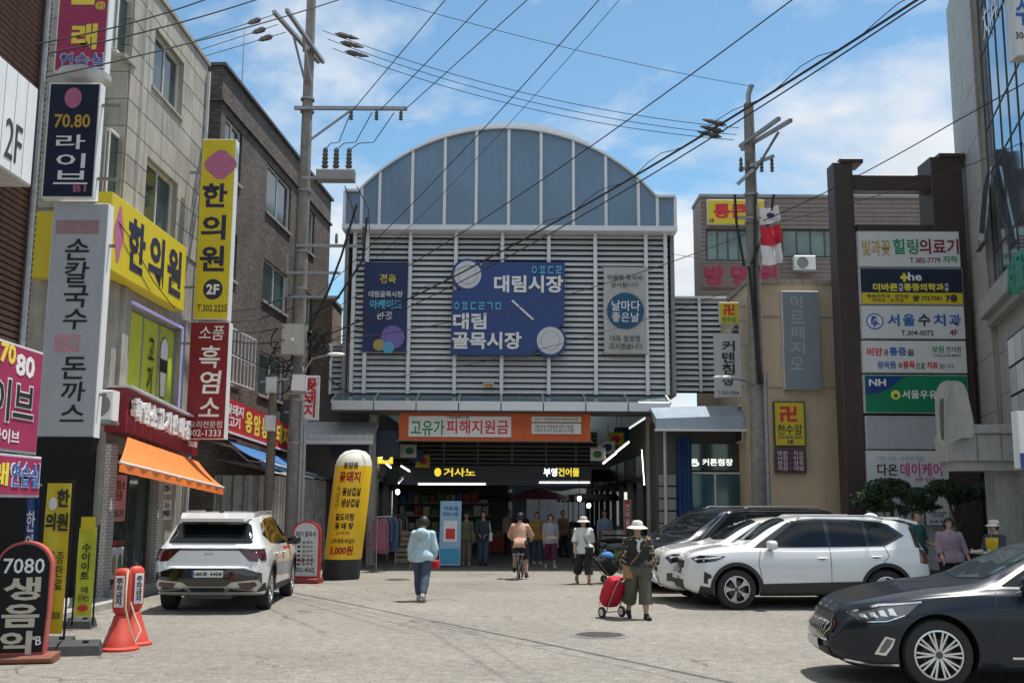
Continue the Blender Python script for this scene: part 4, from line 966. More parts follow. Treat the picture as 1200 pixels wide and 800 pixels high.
s = Sign(FE, (829, 234, 896, 263), 0.25, 0.2, yellow_s, lgrey, 'yellow rooftop sign with red syllables on the brown building', 'roof_sign'); s.t('통큰', 836, 239, 876, 256, red_t, bold=0.04); s.t('2층', 831, 256, 837, 261, black_t)
s = Sign(FE, (822, 309, 915, 337), 0.12, 0.08, mat('siding_sign', (0.20,0.15,0.14), 0.7, var=0.1), siding_m, 'brown sign band with large crimson syllables', 'wall_sign')
for k, ch in enumerate('방명원'): s.t(ch, 825+k*31, 311, 849+k*31, 335, mat('lettering_crimson', (0.34,0.03,0.08), 0.6, var=0), bold=0.05)
def ac_unit(u, v, w_, h, Y, label, depth=0.3, face=0.0):
    p = P(u, v, Y); t = thing('ac_unit', label, 'air conditioner', p, face, 'outdoor air conditioner units')
    obj('case', M().rbox(-w_/2, w_/2, 0, depth, 0, h, 0.02), white_m, t)
    g = M()
    for k in range(5):
        r_ = h*0.38*(k+1)/5; g.tube([(-w_*0.12+r_*math.cos(a), -0.008, h/2+r_*math.sin(a)) for a in [2*math.pi*i/24 for i in range(25)]], 0.005, 5, False)
    obj('fan_grille', g, mgrey, t); obj('fan', M().lathe([(h*0.4,-0.003),(h*0.4,-0.001)], 24, (-w_*0.12,0,h/2), 'y'), mgrey, t)
    obj('bracket', M().box(-w_*0.45, w_*0.45, 0.0, depth+0.1, -0.06, -0.002), steel, t)
ac_unit(944, 316, 0.75, 0.52, 36.6, 'white air conditioner unit on the brown sided wall')

# ------------------------------------------------------------------ tan building D
FD = FY(29.0)
D_ = FD.thing('tan_building', 'tan plastered building behind the second pole with blank side wall', 'building')
dx0, dx1, _, dz1 = FD.rect(878, 333, 1004, 500)
obj('wall', M().box(dx0, dx1+4.5, 0, 8, 0, dz1), plaster, D_)
obj('parapet_cap', M().box(dx0-0.06, dx1+4.5, -0.06, 8, dz1+0.001, dz1+0.12), stone_b2, D_)
for v in (372, 455): z = FD.px(940, v)[1]; obj('joint_band', M().box(dx0, dx1, -0.02, -0.001, z, z+0.04), stone_b2, D_)
obj('drain_pipe', M().tube([(dx0+0.2,-0.07,0),(dx0+0.2,-0.07,dz1)], 0.05, 8), lgrey, D_, True)
for y0 in (1.0, 2.6):
    for z0 in (3.6, 6.0):
        f_ = obj('side_window', M().box(dx0-0.04, dx0-0.002, y0, y0+1.0, z0, z0+1.1), frame_w, D_); obj('pane', M().box(dx0-0.05, dx0-0.041, y0+0.06, y0+0.94, z0+0.06, z0+1.04), glass_m, f_)
obj('low_block', M().box(*FD.rect(962, 562, 1003, 640)[:2], -0.35, -0.002, 0, FD.px(980, 563)[1]), plaster, D_)
gsign = mat('sign_slate', (0.22,0.27,0.32), 0.5, var=0.08)
s = Sign(FD, (918, 341, 961, 456), 0.25, 0.22, gsign, lgrey, 'slate grey upright sign with faded pale syllables on the tan wall', 'wall_sign', rim=0.015)
fade = mat('lettering_faded', (0.37,0.43,0.48), 0.6, var=0.1)
for k, ch in enumerate('아르페지오'): s.t(ch, 926, 346+k*18, 943, 361+k*18, fade, bold=0.01)
s = Sign(FD, (907, 470, 944, 523), 0.15, 0.12, yellow_s, frame_d, 'yellow temple sign with red mark and black syllables on the tan wall', 'temple_sign', rim=0.04)
s.t('卍', 914, 476, 934, 494, red_t, bold=0.045); s.t('천수암', 911, 497, 940, 509, navy_t, bold=0.012); s.t('010-4646-5060', 912, 510, 940, 514, navy_t, bold=0.0); s.t('2층', 922, 515, 930, 520, navy_t, bold=0.02)
s = Sign(FD, (908, 525, 945, 554), 0.15, 0.12, mat('sign_plum', (0.10,0.03,0.07), 0.5, var=0.1), frame_d, 'plum coloured text board under the yellow temple sign', 'text_board', rim=0.03)
s.t('명원 · 지오\n시장 · 이정\n정성 · 경축\n의원 · 대림', 911, 528, 942, 551, white_t, bold=0.0)
# signs hung off the tan building's corner
s = Sign(FY(29.2), (843, 354, 866, 380), 0, 0.15, yellow_s, lgrey, 'small yellow hanging temple sign with red mark', 'blade_sign', group='blade signs'); s.t('卍', 848, 357, 861, 369, red_t, bold=0.045); s.t('천수암', 846, 371, 863, 378, green_t, bold=0.02); s.brackets(0.15, 1, 0.3)
s = Sign(FY(29.1), (838, 391, 869, 465), 0, 0.2, mat('sign_pale_grey', (0.50,0.51,0.52), 0.5, var=0.06), lgrey, 'pale grey hanging curtain shop sign with outlined syllables', 'blade_sign', group='blade signs')
for k, ch in enumerate('커텐침장'): s.t(ch, 846, 399+k*13.5, 861, 411.5+k*13.5, black_t, bold=0.025)
s.t('T.303-3768', 841, 458, 866, 462, black_t, bold=0.0); s.brackets(0.2, 1, 0.3)
# curtain shop between the market and the tan building
FS = FY(30.6)
t = FS.thing('curtain_shop', 'small shop with teal glass front and blue curtain beside the entrance column', 'shop')
a, b, c, d = FS.rect(770, 505, 876, 640)
obj('wall', M().box(a, b, 0.25, 2.0, 0, d+0.3), shop_wall, t)
window(t, *FS.rect(806, 553, 872, 640), 2, 1, fm=frame_w, gm=glass_t, y=0.05, sill=False, name='shop_front')
fx = FS.rect(806, 520, 872, 551); obj('transom', M().box(fx[0], fx[1], 0.05, 0.15, fx[2], fx[3]), glass_m, t)
letters(t, '♨ 커튼침장', *FS.rect(809, 537, 859, 546, 0), 0.04, lit_w, bold=0.01, depth=0.01)
obj('blue_curtain', M().sheet(lambda u, v: (FS.px(793,560)[0]+0.42*u, -0.15+0.05*math.sin(u*22), 0.1+3.7*v), 24, 6), mat('tarp_blue', (0.02,0.07,0.20), 0.6, var=0.15), t, True)
q0, q1, q2, q3 = FS.rect(769, 488, 881, 503, 1.0)
obj('awning_fascia', M().hexa([(q0,-1.0,q2),(q1,-1.0,q2),(q1,0.2,q3+0.2),(q0,0.2,q3+0.2),(q0,-1.0,q2+0.3),(q1,-1.0,q3+0.05),(q1,0.2,q3+0.45),(q0,0.2,q3+0.35)]), mat('awning_blue_grey', (0.34,0.42,0.50), 0.4, 0.2, var=0.1), t)
obj('awning_rail', M().bar((q0-0.05,-1.02,q2-0.02),(q1+0.05,-1.02,q2-0.02),0.06), white_m, t)
obj('pipe', M().tube([(FS.px(778,560)[0],-0.3,0),(FS.px(778,560)[0],-0.3,d)], 0.045, 8), lgrey, t, True)
for k in range(7): z = 0.3+k*0.35; obj('shutter_slat', M().box(FS.px(772,560)[0], FS.px(792,560)[0], 0.0, 0.06, z, z+0.30), mgrey, t)

# ------------------------------------------------------------------ sign pylon
FP = FY(26.6)
t = FP.thing('sign_pylon', 'dark brown frame of tall posts and beams holding a column of signs', 'sign frame')
def pyl(u0, v0, u1, v1, y0, y1, nm):
    a, b, c, d = FP.rect(u0, v0, u1, v1); obj(nm, M().rbox(a, b, y0, y1, max(c, 0), d, 0.02), pylon_m, t)
pyl(986, 190, 1009, 660, 0.0, 0.6, 'post'); pyl(1103, 184, 1141, 660, 0.0, 0.9, 'post')
pyl(981, 204, 1104, 222, 0.06, 0.5, 'beam'); pyl(1006, 262, 1104, 273, 0.08, 0.5, 'beam'); pyl(1004, 272, 1112, 490, 0.25, 0.5, 'back_panel')
pyl(984, 186, 1011, 191, -0.05, 0.65, 'post_cap'); pyl(1100, 180, 1143, 185, -0.05, 0.95, 'post_cap')
pg = mat('panel_white', (0.66,0.68,0.70), 0.4, var=0.05, dirt=0.08)
L0 = 'white healing device sign with outlined letters, topmost on the brown frame'
s = Sign(FP, (1006,271,1125,313), 0.12, 0.3, pg, lgrey, L0, 'panel_sign', group='signs on the brown frame')
s.t('빛과꽃', 1010, 281, 1043, 300, mat('lettering_tan', (0.5,0.36,0.12), 0.5, var=0), bold=0.02); s.t('힐링', 1046, 280, 1076, 298, green_t, bold=0.02)
s.t('의료기', 1077, 280, 1123, 298, maroon_s, bold=0.02); s.t('T.382-7779', 1066, 302, 1102, 308, maroon_s); s.t('지하', 1105, 300, 1122, 308, green_t, bold=0.03)
s = Sign(FP, (1008,314,1129,357), 0.12, 0.3, navy_s, lgrey, 'navy clinic sign with yellow strip and white cross word on the brown frame', 'panel_sign', group='signs on the brown frame')
s.r(1010, 343, 1128, 356, yellow_s, 'yellow_strip'); s.t('+', 1055, 320, 1064, 330, yel_t, bold=0.06); s.t('he', 1064, 319, 1080, 329, white_t, bold=0.02)
s.t('더바른', 1023, 332, 1052, 341, yel_t, bold=0.03); s.t('의\n원', 1053, 332, 1058, 341, white_t); s.t('통증의학과', 1059, 332, 1106, 341, yel_t, bold=0.03); s.t('의\n원', 1107, 332, 1111, 341, white_t)
s.t('통증의학과 · 한의원\n의학과 · 수치과', 1016, 345, 1064, 354, navy_t, bold=0.0, depth=0.012); s.t('☎ 373.7581', 1069, 346, 1103, 353, navy_t, depth=0.012); s.t('7층', 1108, 345, 1122, 354, navy_t, bold=0.04, depth=0.012)
s = Sign(FP, (1010,358,1131,397), 0.12, 0.3, pg, lgrey, 'white dental sign with blue syllables and round crest on the brown frame', 'panel_sign', group='signs on the brown frame')
s.disc(1015, 367, 1035, 386, blue_t); s.disc(1016.5, 368.5, 1033.5, 384.5, white_t, 'emblem_field', 0.008); s.t('學', 1020, 370, 1030, 383, blue_t, depth=0.016, bold=0.03)
for k, (ch, m_) in enumerate(zip('서울수치과', (blue_t, blue_t, navy_t, blue_t, blue_t))): s.t(ch, 1040+k*18, 368, 1054+k*18, 382, m_, bold=0.03)
s.t('T.304-0072', 1056, 387, 1094, 393, black_t); s.t('4F', 1113, 386, 1122, 393, maroon_s, bold=0.02)
s = Sign(FP, (1011,399,1133,437), 0.12, 0.3, pg, lgrey, 'white clinic sign with red and blue syllables above the green bank sign', 'panel_sign', group='signs on the brown frame')
s.t('비만', 1016, 407, 1034, 417, red_t, bold=0.03); s.t('과', 1035, 409, 1041, 417, black_t); s.t('통증', 1042, 407, 1062, 417, blue_t, bold=0.03); s.t('을', 1063, 409, 1071, 417, black_t)
s.t('보원', 1092, 405, 1106, 413, green_t); s.t('한의원', 1109, 406, 1126, 413, black_t, bold=0.0); s.t('T.02)374-8875', 1093, 415, 1126, 419, black_t, bold=0.0)
s.t('왕쑥뜸', 1028, 423, 1050, 432, blue_t, bold=0.02); s.t('과', 1052, 425, 1057, 432, black_t); s.t('봉독', 1058, 423, 1072, 432, red_t, bold=0.03); s.t('으로', 1073, 425, 1084, 432, black_t); s.t('치료', 1086, 424, 1099, 432, red_t, bold=0.03); s.t('합니다.', 1101, 426, 1119, 432, black_t, bold=0.0)
gb_ = mat('sign_green', (0.0, 0.20, 0.09), 0.4, var=0.05)
s = Sign(FP, (1013,439,1135,484), 0.12, 0.3, gb_, lgrey, 'green bank sign with blue corner on the brown frame', 'panel_sign', group='signs on the brown frame')
c1 = [s.rect(u, v, u, v) for u, v in ((1014.5,463),(1028,461),(1042,455),(1056,444),(1066,441),(1014.5,441))]
obj('blue_corner', M().prism([(c_[0], c_[2]) for c_ in c1], -0.009, -0.0045), blue_s, s.root)
s.t('NH', 1018, 444, 1038, 452, white_t, bold=0.03, depth=0.012); s.disc(1044, 457, 1055, 468, yel_t); s.disc(1047, 461, 1052, 466, gb_, 'emblem_field', 0.008); s.t('서울우유', 1057, 457, 1098, 467, white_t, bold=0.015)
s = Sign(FP, (1015,487,1112,526), 0.05, 0.2, mat('panel_blank_grey', (0.40,0.42,0.45), 0.5, var=0.06, dirt=0.1), lgrey, 'blank grey panel under the green bank sign', 'panel_sign', group='signs on the brown frame')
s = Sign(FP, (1016,528,1112,571), 0.08, 0.2, pg, lgrey, 'white day care sign with pink syllables behind the small trees', 'panel_sign', group='signs on the brown frame')
s.t('다온 시장 · 수치과 의원', 1028, 534, 1082, 540, grey_t, bold=0.0); s.t('다온', 1028, 543, 1052, 557, black_t, bold=0.02); s.t('데이케어', 1055, 542, 1104, 558, mag_t, bold=0.02); s.t('HP 010', 1073, 559, 1096, 564, mag_t)
s = Sign(FP, (1016,574,1120,668), 0.04, 0.15, lgrey, lgrey, 'pale lower wall panel behind the people and trees', 'wall_panel')
s = Sign(FY(26.3), (1084,577,1113,616), 0, 0.08, pg, frame_d, 'framed white notice board behind the mauve top', 'notice_board')
s.t('주차금지', 1092, 592, 1105, 596, navy_t); s.t('주차금지 주차금지\n수치과 의원', 1088, 599, 1109, 606, navy_t, bold=0.0); s.t('24시', 1089, 608, 1108, 613, blue_t)

# ------------------------------------------------------------------ glass office building on the right
cG = P(1109, 160, 30.0)
gang = math.atan2(-0.964, -0.266)
FG = Frame((cG.x, 30.0, 0), gang)
G_ = FG.thing('office_building', 'tall stone and glass office building at the right edge', 'building')
HG = 16.6
pier_x = (0.0, FG.px(1124, 150)[0], FG.px(1148, 150)[0])
zled = FG.px(1163, 352)[1]
obj('wall', M().box(0, 10.6, 0.4, 9, 0, HG), stone_g, G_)
def panels(x0, x1, y, z0, z1, nx, h, nm='stone_panel'):
    z = z0
    while z < z1-0.05:
        zt = min(z+h, z1)
        for i in range(nx):
            a, b = x0+(x1-x0)*i/nx, x0+(x1-x0)*(i+1)/nx
            obj(nm, M().rbox(a+0.006, b-0.006, y, y+0.05, z+0.006, zt-0.006, 0.006), stone_g, G_)
        z = zt
panels(pier_x[0], pier_x[1], 0.2, 0.0, HG, 1, 1.35)
panels(pier_x[1]+0.02, pier_x[2], -0.05, 0.0, HG, 1, 1.35)
obj('pier_core', M().box(pier_x[0]+0.01, pier_x[2]-0.01, 0.24, 0.41, 0, HG).box(pier_x[1]+0.03, pier_x[2]-0.02, 0.0, 0.23, 0, HG), stone_b2, G_)
panels(pier_x[2]+0.02, 9.0, 0.1, 0.6, zled-0.45, 5, 0.95)
obj('ledge', M().prism([(pier_x[2]+0.01, zled-0.42), (10.6, zled-0.42), (10.6, zled), (pier_x[2]+0.01, zled)], -0.28, 0.38).prism([(pier_x[2]+0.01, zled-0.6), (10.6, zled-0.6), (10.6, zled-0.43), (pier_x[2]+0.01, zled-0.43)], -0.12, 0.38), stone_g, G_)
curt = mat('curtain_glass', (0.30,0.40,0.46), 0.04, 0.85, var=0.12, vs=0.4, spec=0.9)
gw = 0.95; ghs = [1.1, 1.9]
z = zled+0.05; k = 0
while z < HG-1.0:
    h = ghs[k % 2]
    for i in range(9):
        x = pier_x[2]+0.1+i*gw
        if i in (0, 1) and k % 4 == 1 and i == (k//4) % 2:
            f_ = obj('open_vent', M().hexa([(x+0.03,-0.24,z+0.1),(x+gw-0.03,-0.24,z+0.1),(x+gw-0.03,-0.20,z+0.1),(x+0.03,-0.20,z+0.1),(x+0.03,0.0,z+h-0.05),(x+gw-0.03,0.0,z+h-0.05),(x+gw-0.03,0.04,z+h-0.05),(x+0.03,0.04,z+h-0.05)]), curt, G_)
            obj('vent_frame', M().box(x+0.02, x+gw-0.02, -0.27, -0.18, z+0.05, z+0.099), dgrey, f_)
        obj('glass_pane', M().box(x+0.02, x+gw-0.02, 0.12, 0.14, z+0.02, z+h-0.02), curt, G_)
    z += h; k += 1
mgm = M()
for i in range(10): x = pier_x[2]+0.1+i*gw; mgm.box(x-0.012, x+0.012, 0.1, 0.3, zled, HG-0.6)
obj('glazing_bars', mgm, dgrey, G_)
zz = zled+0.05; k = 0
while zz < HG-1.0: obj('transom_bar', M().box(pier_x[2]+0.1, pier_x[2]+0.1+9*gw, 0.105, 0.2, zz-0.018, zz+0.015), dgrey, G_); zz += ghs[k % 2]; k += 1
letters(G_, '치과수술', FG.px(1153,120,0.0)[0], FG.px(1190,80,0.0)[0], 12.6, 13.5, 0.09, white_t, bold=0.0)
s = Sign(FY(17.0), (1188,-40,1260,66), 0, 0.3, pg, lgrey, 'white hanging sign with a blue bar at the top right corner', 'blade_sign', group='blade signs'); s.t('수', 1190, 0, 1206, 30, blue_t, bold=0.03); s.t('304-0072', 1190, 38, 1226, 46, black_t)
xg, zg = FG.px(1188, 352, 0.3); p0 = FG.w(xg+1.2, -0.3, zg-0.3)
t = thing('green_sign', 'green raised syllables on the office stone wall', 'sign', p0, gang)
letters(t, '서울의원', -1.2, 2.2, 0.3, 1.0, 0.0, mat('letter_teal', (0.03,0.22,0.17), 0.4, var=0.05), bold=0.04, depth=0.12)
obj('rail', M().box(-1.3, 2.3, 0.0, 0.38, 0.6, 0.66), steel, t)
xg, zg = FG.px(1187, 500, 0.02); p0 = FG.w(xg+0.6, -0.02, zg); t = thing('window_poster_frame', 'black framed grid of pale posters on the office wall', 'poster frame', p0, gang)
obj('frame', M().box(-0.6, 2.6, 0.0, 0.1, 0, 1.9), black_m, t)
for i in range(4):
    for j in range(3): obj('poster', M().box(-0.55+i*0.78, 0.18+i*0.78, -0.008, -0.001, 0.06+j*0.62, 0.62+j*0.62), [pg, lgrey, white_m][(i+j) % 3], t)
t = thing('blue_white_sign', 'blue and white sign edge at the right border above the porch', 'sign', P(1205, 545, 17.5))
obj('board', M().rbox(-0.12, 1.6, 0, 0.25, -0.05, 0.9, 0.02), white_m, t); obj('blue_band', M().box(-0.125, 1.6, -0.008, -0.001, -0.05, 0.2), blue_s, t); letters(t, '의원', 0.0, 0.5, 0.35, 0.75, -0.002, blue_t)
# stone porch with upright curved stone
FR = FY(21.5)
t = FR.thing('stone_porch', 'grey stone entrance porch with an upright curved stone at its corner', 'porch')
a, b, c, d = FR.rect(1117, 502, 1260, 546)
zs = [FR.px(1140, v)[1] for v in (548, 540, 508, 500)]
obj('slab', M().box(a+0.1, b, 0.1, 0.9, zs[0]-0.05, zs[1]), stone_g, t)
for i in range(5):
    xa, xb = a+(b-a)*i/5, a+(b-a)*(i+1)/5
    obj('parapet_panel', M().rbox(xa+0.005, xb-0.005, 0.0, 0.2, zs[1]+0.003, zs[2]-0.003, 0.01), stone_g, t)
obj('coping', M().rbox(a-0.08, b, -0.08, 0.4, zs[2], zs[3]+0.05, 0.02), stone_g, t)
obj('side_panel', M().box(a-0.003, a+0.2, 0.201, 0.9, zs[1]+0.003, zs[2]-0.003), stone_g, t)
def spline_px(pts, k=5):
    n_ = len(pts); out = []
    for i in range(n_):
        p0, p1_, p2_, p3 = pts[i-1], pts[i], pts[(i+1) % n_], pts[(i+2) % n_]
        for j in range(k):
            t_ = j/k; out.append(tuple(0.5*((2*b)+(-a+c)*t_+(2*a-5*b+4*c-d)*t_*t_+(-a+3*b-3*c+d)*t_**3) for a, b, c, d in zip(p0, p1_, p2_, p3)))
    return out
cv = pr(FR, spline_px([(1107,519),(1104,480),(1105,458),(1111,448),(1120,446),(1129,450),(1135,466),(1142,508),(1126,513)][::-1])[::-1], 0.25, Vector((0,0,0)))
cv0 = pr(FR, spline_px([(1101,519),(1098,480),(1099,460),(1104,449),(1113,446),(1113,460),(1108,480),(1110,518)]), 0.35, Vector((0,0,0)))
obj('stone_post', M().prism(cv0, -0.35, -0.255), stone_b2, t)
obj('curved_stone', M().prism([(x, z) for x, z in cv], -0.25, 0.0), stone_g, t)
cv2 = pr(FR, [(1103,514),(1101,480),(1102,468),(1105,466),(1106,472),(1106,500),(1106,515)], 0.35, Vector((0,0,0)))
obj('stone_recess', M().prism(cv2, -0.365, -0.3505), dgrey, t)  # raised plate, its dark colour paints the shade of a recess in the post
obj('column', M().box(a+1.0, a+1.5, 0.4, 0.9, 0, zs[0]-0.05), stone_g, t)
letters(t, '정보', a+0.03, a+0.35, zs[1]+0.1, zs[2]-0.1, -0.001, grey_t)
# railing near right edge
t = thing('metal_railing', 'low metal railing at the right edge behind the dark sedan', 'railing', G(1185, 668))
for k in range(14): obj('baluster', M().tube([(-0.4+k*0.13,0,0),(-0.4+k*0.13,0,0.9)], 0.014, 6), steel, t)
obj('rail', M().tube([(-0.45,0,0.9),(1.4,0,0.9)], 0.022, 8), steel, t)
# ------------------------------------------------------------------ utility poles and cables
def sag(a, b, s, n=18):
    a, b = Vector(a), Vector(b)
    return [a.lerp(b, i/n) + Vector((0, 0, -4*s*(i/n)*(1-i/n))) for i in range(n+1)]
def cable(label, pts, r=0.012, group='overhead cables', name='overhead_cable'):
    o_ = Vector(pts[0]); me = M().tube([Vector(p)-o_ for p in pts], r, 6)
    return tag(obj(name, me, cable_m, None, True, o_), label, 'cable', group)
YP1 = 26.5
b1 = P(350, 400, YP1); t1 = P(366, -60, YP1)
p1 = thing('utility_pole', 'grey concrete utility pole with transformer bushings before the brick building', 'utility pole', (b1.x, YP1, 0), 0, 'utility poles')
obj('shaft', M().tube([(0,0,0),(0,0,5),(0,0,t1.z)], [0.19,0.17,0.115], 18), concrete, p1, True)
def pz(v, Y=YP1, u=355): return P(u, v, Y).z
for v in (400, 340, 296, 225, 132, 118, 60, 470, 520): obj('band', M().lathe([(0.185,0),(0.185,0.05)], 16, (0,0,pz(v))), steel, p1)
zU = pz(62)
for (ue, ve, x0, dy) in ((321, 14, -0.05, -0.16), (336, 12, 0.10, 0.16)):
    ye = (zU-CAMH)/ray(ue, ve).z*ray(ue, ve).y; e = P(ue, ve, ye)
    q = Vector((e.x-b1.x, e.y-YP1, zU)); st = Vector((0.12+x0, 0.25, zU)); obj('upper_arm', M().bar(st+(st-q).normalized()*0.35, q, 0.09, 0.09), steel, p1)
    obj('arm_brace', M().bar((x0, -0.12, pz(100)), st.lerp(q, 0.55), 0.05), steel, p1)
zL = pz(130); xl = P(478, 131, YP1).x-b1.x
obj('lower_arm', M().bar((-0.3, -0.2, zL), (xl, -0.2, zL), 0.09, 0.09), steel, p1)
obj('arm_brace', M().bar((0.1,-0.18,pz(168)), (xl*0.45,-0.2,zL-0.05), 0.05), steel, p1)
ins = mat('insulator_brown', (0.10,0.085,0.08), 0.35, var=0.2)
def insul(o_, h=0.35, r=0.06, n=5, nm='insulator', par=None):
    prof = [(0.02, 0)]
    for k in range(n): prof += [(r*(1-0.06*k), h*k/n+0.02), (r*0.55, h*(k+0.6)/n)]
    prof += [(0.015, h)]
    return obj(nm, M().lathe(prof, 12, o_), ins, par, True)
for f in (0.45, 0.70, 0.94): insul((xl*f, -0.2, zL-0.32), 0.27, 0.06, 3, par=p1)
# transformer bushing box
bz = pz(217); bx = P(372, 210, YP1-0.3).x-b1.x; bx2 = P(416, 210, YP1-0.3).x-b1.x
obj('switch_box', M().rbox(bx, bx2, -0.55, -0.15, bz, bz+0.28, 0.03), mgrey, p1); obj('bracket', M().bar((0,-0.3,bz+0.1),(bx,-0.3,bz+0.1),0.08), steel, p1)
for u in (381, 394, 409): insul((P(u, 200, YP1-0.3).x-b1.x, -0.35, bz+0.28), 0.62, 0.10, 6, 'bushing', p1)
z2 = pz(290); x2 = P(430, 290, YP1).x-b1.x
obj('fuse_arm', M().bar((-0.1,-0.2,z2),(x2,-0.2,z2),0.07), steel, p1)
for f, dz in ((0.55,0.45),(0.72,0.7),(0.96,0.8)): insul((x2*f, -0.24, z2+0.05), dz*0.6, 0.05, 4, 'fuse', p1)
for v in (322, 350):
    z = pz(v); obj('cable_rack', M().bar((-0.3,-0.25,z),(P(400,v,YP1).x-b1.x,-0.25,z),0.06).bar((-0.3,-0.25,z),(-0.3,-0.25,z+0.5),0.05), steel, p1)
a, b = P(331, 380, YP1-0.4), P(357, 416, YP1-0.4); cab = mat('cabinet_grey', (0.44,0.43,0.39), 0.5, var=0.08, dirt=0.2)
obj('cabinet', M().rbox(a.x-b1.x, b.x-b1.x, -0.5, -0.2, b.z, a.z, 0.02), cab, p1); obj('cabinet_badge', M().box((a.x+b.x)/2-b1.x-.04, (a.x+b.x)/2-b1.x+.04, -0.506, -0.5005, (a.z+b.z)/2-.04, (a.z+b.z)/2+.04), white_t, p1)
a, b = P(342, 439, YP1-0.4), P(358, 458, YP1-0.4); obj('meter_box', M().rbox(a.x-b1.x, b.x-b1.x, -0.5, -0.2, b.z, a.z, 0.02), white_m, p1)
obj('step_frame', M().bar((-0.25,-0.3,pz(462)),(0.3,-0.3,pz(462)),0.06).bar((-0.25,-0.3,pz(462)),(-0.1,-0.2,pz(430)),0.05).bar((0.3,-0.3,pz(462)),(0.15,-0.2,pz(430)),0.05), steel, p1)
for k, dx_ in enumerate((0.17, 0.24)): obj('conduit', M().tube([(dx_,-0.1+0.06*k,0),(dx_,-0.1+0.06*k,pz(470+k*20))], 0.05, 8), steel, p1, True)
rg = random.Random(11)
def coil(cx_, cz_, r, n_, yy): return [(cx_+r*math.cos(i*0.5)*(1+.1*math.sin(i)), yy+0.02*i/4, cz_+r*1.15*math.sin(i*0.5)) for i in range(n_)]
for k in range(5): obj('cable_coil', M().tube(coil(-0.45+0.2*rg.random(), pz(400+k*12), 0.22+0.1*rg.random(), 30, -0.35-0.05*k), 0.012, 5), cable_m, p1)
for k in range(4): obj('cable_coil', M().tube(coil(0.55+0.15*rg.random(), pz(395+k*8), 0.12+0.08*rg.random(), 26, -0.35-0.05*k), 0.012, 5), cable_m, p1)
for k, (u, v) in enumerate(((366,395),(374,402),(368,410),(380,392))):
    q = P(u, v, YP1-0.3); obj('splice_case', M().tube([(q.x-b1.x-0.12,-0.3,q.z-0.1),(q.x-b1.x+0.14,-0.3,q.z+0.12)], 0.05, 8), cable_m, p1, True)
# drop leads on the pole
def lead(pts, r=0.012): obj('lead', M().tube([(p[0]-b1.x, p[1]-YP1, p[2]) for p in pts], r, 6), cable_m, p1, True)
for u0, u1 in ((381,411),(394,436),(409,462)):
    a, b = P(u0, 176, YP1-0.3), P(u1, 132, YP1-0.2); m_ = a.lerp(b, 0.55)+Vector((0,0,-0.35)); lead([a, a.lerp(m_,.4)+Vector((0,0,0.1)), m_, m_.lerp(b,.6), b])
lead([P(418,240,YP1-0.3), P(400,300,YP1-0.3), P(385,340,YP1-0.3), P(360,392,YP1-0.3)], 0.03); lead([P(430,255,YP1-0.3), P(425,305,YP1-0.3), P(395,350,YP1-0.3), P(362,372,YP1-0.3)], 0.03)
lead([P(404,218,YP1-0.3), P(412,240,YP1-0.3), P(418,262,YP1-0.3)], 0.012); lead([P(418,218,YP1-0.3), P(432,245,YP1-0.3), P(433,270,YP1-0.3)], 0.012)
# second short post with boxes
q = P(316, 560, 25.8)
t = thing('service_post', 'short brown service post with meter boxes behind the white hatchback', 'post', (q.x, 25.8, 0))
obj('shaft', M().tube([(0,0,0),(0,0,P(316,440,25.8).z)], [0.13,0.10], 12), mat('post_wood', (0.14,0.115,0.09), 0.85, var=0.25, vs=6), t, True)
for v in (460, 505): z = P(316, v, 25.6).z; obj('meter_box', M().rbox(-0.13, 0.13, -0.3, -0.12, z, z+0.38, 0.03), lgrey, t)
obj('cross_bar', M().bar((-0.3,-0.1,P(316,448,25.8).z),(0.4,-0.1,P(316,444,25.8).z),0.05), steel, t)

YP2 = 27.0
b2 = P(886, 420, YP2); z2t = P(882, 122, YP2).z
p2 = thing('utility_pole', 'concrete utility pole with flags before the tan building', 'utility pole', (b2.x, YP2, 0), 0, 'utility poles')
obj('shaft', M().tube([(0,0,0),(0,0,5),(0,0,z2t)], [0.23,0.20,0.13], 18), concrete, p2, True)
def qz(v): return P(884, v, YP2).z
obj('top_pipe', M().tube([(0,0,z2t-0.05),(0,0,qz(112)),(0.04,0,qz(106)),(0.1,0,qz(100))], 0.07, 8), steel, p2, True)
for (ue, ve, s_) in ((913,139,0.0),(927,141,0.25)):
    v0 = 168; zA = qz(v0); ye = (zA-CAMH)/ray(ue, ve).z*ray(ue, ve).y; e = P(ue, ve, ye)
    q = Vector((e.x-b2.x, e.y-YP2, zA)); st = Vector((-0.2+s_*0.4, 0.25+s_, zA)); obj('upper_arm', M().bar(st, q, 0.09), steel, p2)
obj('arm_brace', M().bar((0.05,-0.1,qz(205)),(0.55,-0.9,qz(168)),0.05), steel, p2)
for v, ua, ub in ((192,864,904),(208,862,880)):
    z = qz(v); obj('fuse_arm', M().bar((P(ua,v,YP2).x-b2.x,-0.2,z-0.25),(P(ub,v,YP2).x-b2.x,-0.3,z+0.12),0.08), steel, p2)
for u in (866, 874, 890, 902): insul((P(u,198,YP2).x-b2.x,-0.25,qz(205)), 0.4, 0.06, 4, 'fuse', p2)
for v in (230, 262, 313): obj('band', M().lathe([(0.2,0),(0.2,0.06)], 14, (0,0,qz(v))), steel, p2)
obj('bracket_arm', M().bar((P(860,258,YP2).x-b2.x,-0.22,qz(258)),(P(912,258,YP2).x-b2.x,-0.22,qz(258)),0.06), steel, p2)
def lead2(pts, r=0.02): obj('lead', M().tube([(p[0]-b2.x, p[1]-YP2, p[2]) for p in pts], r, 6), cable_m, p2, True)
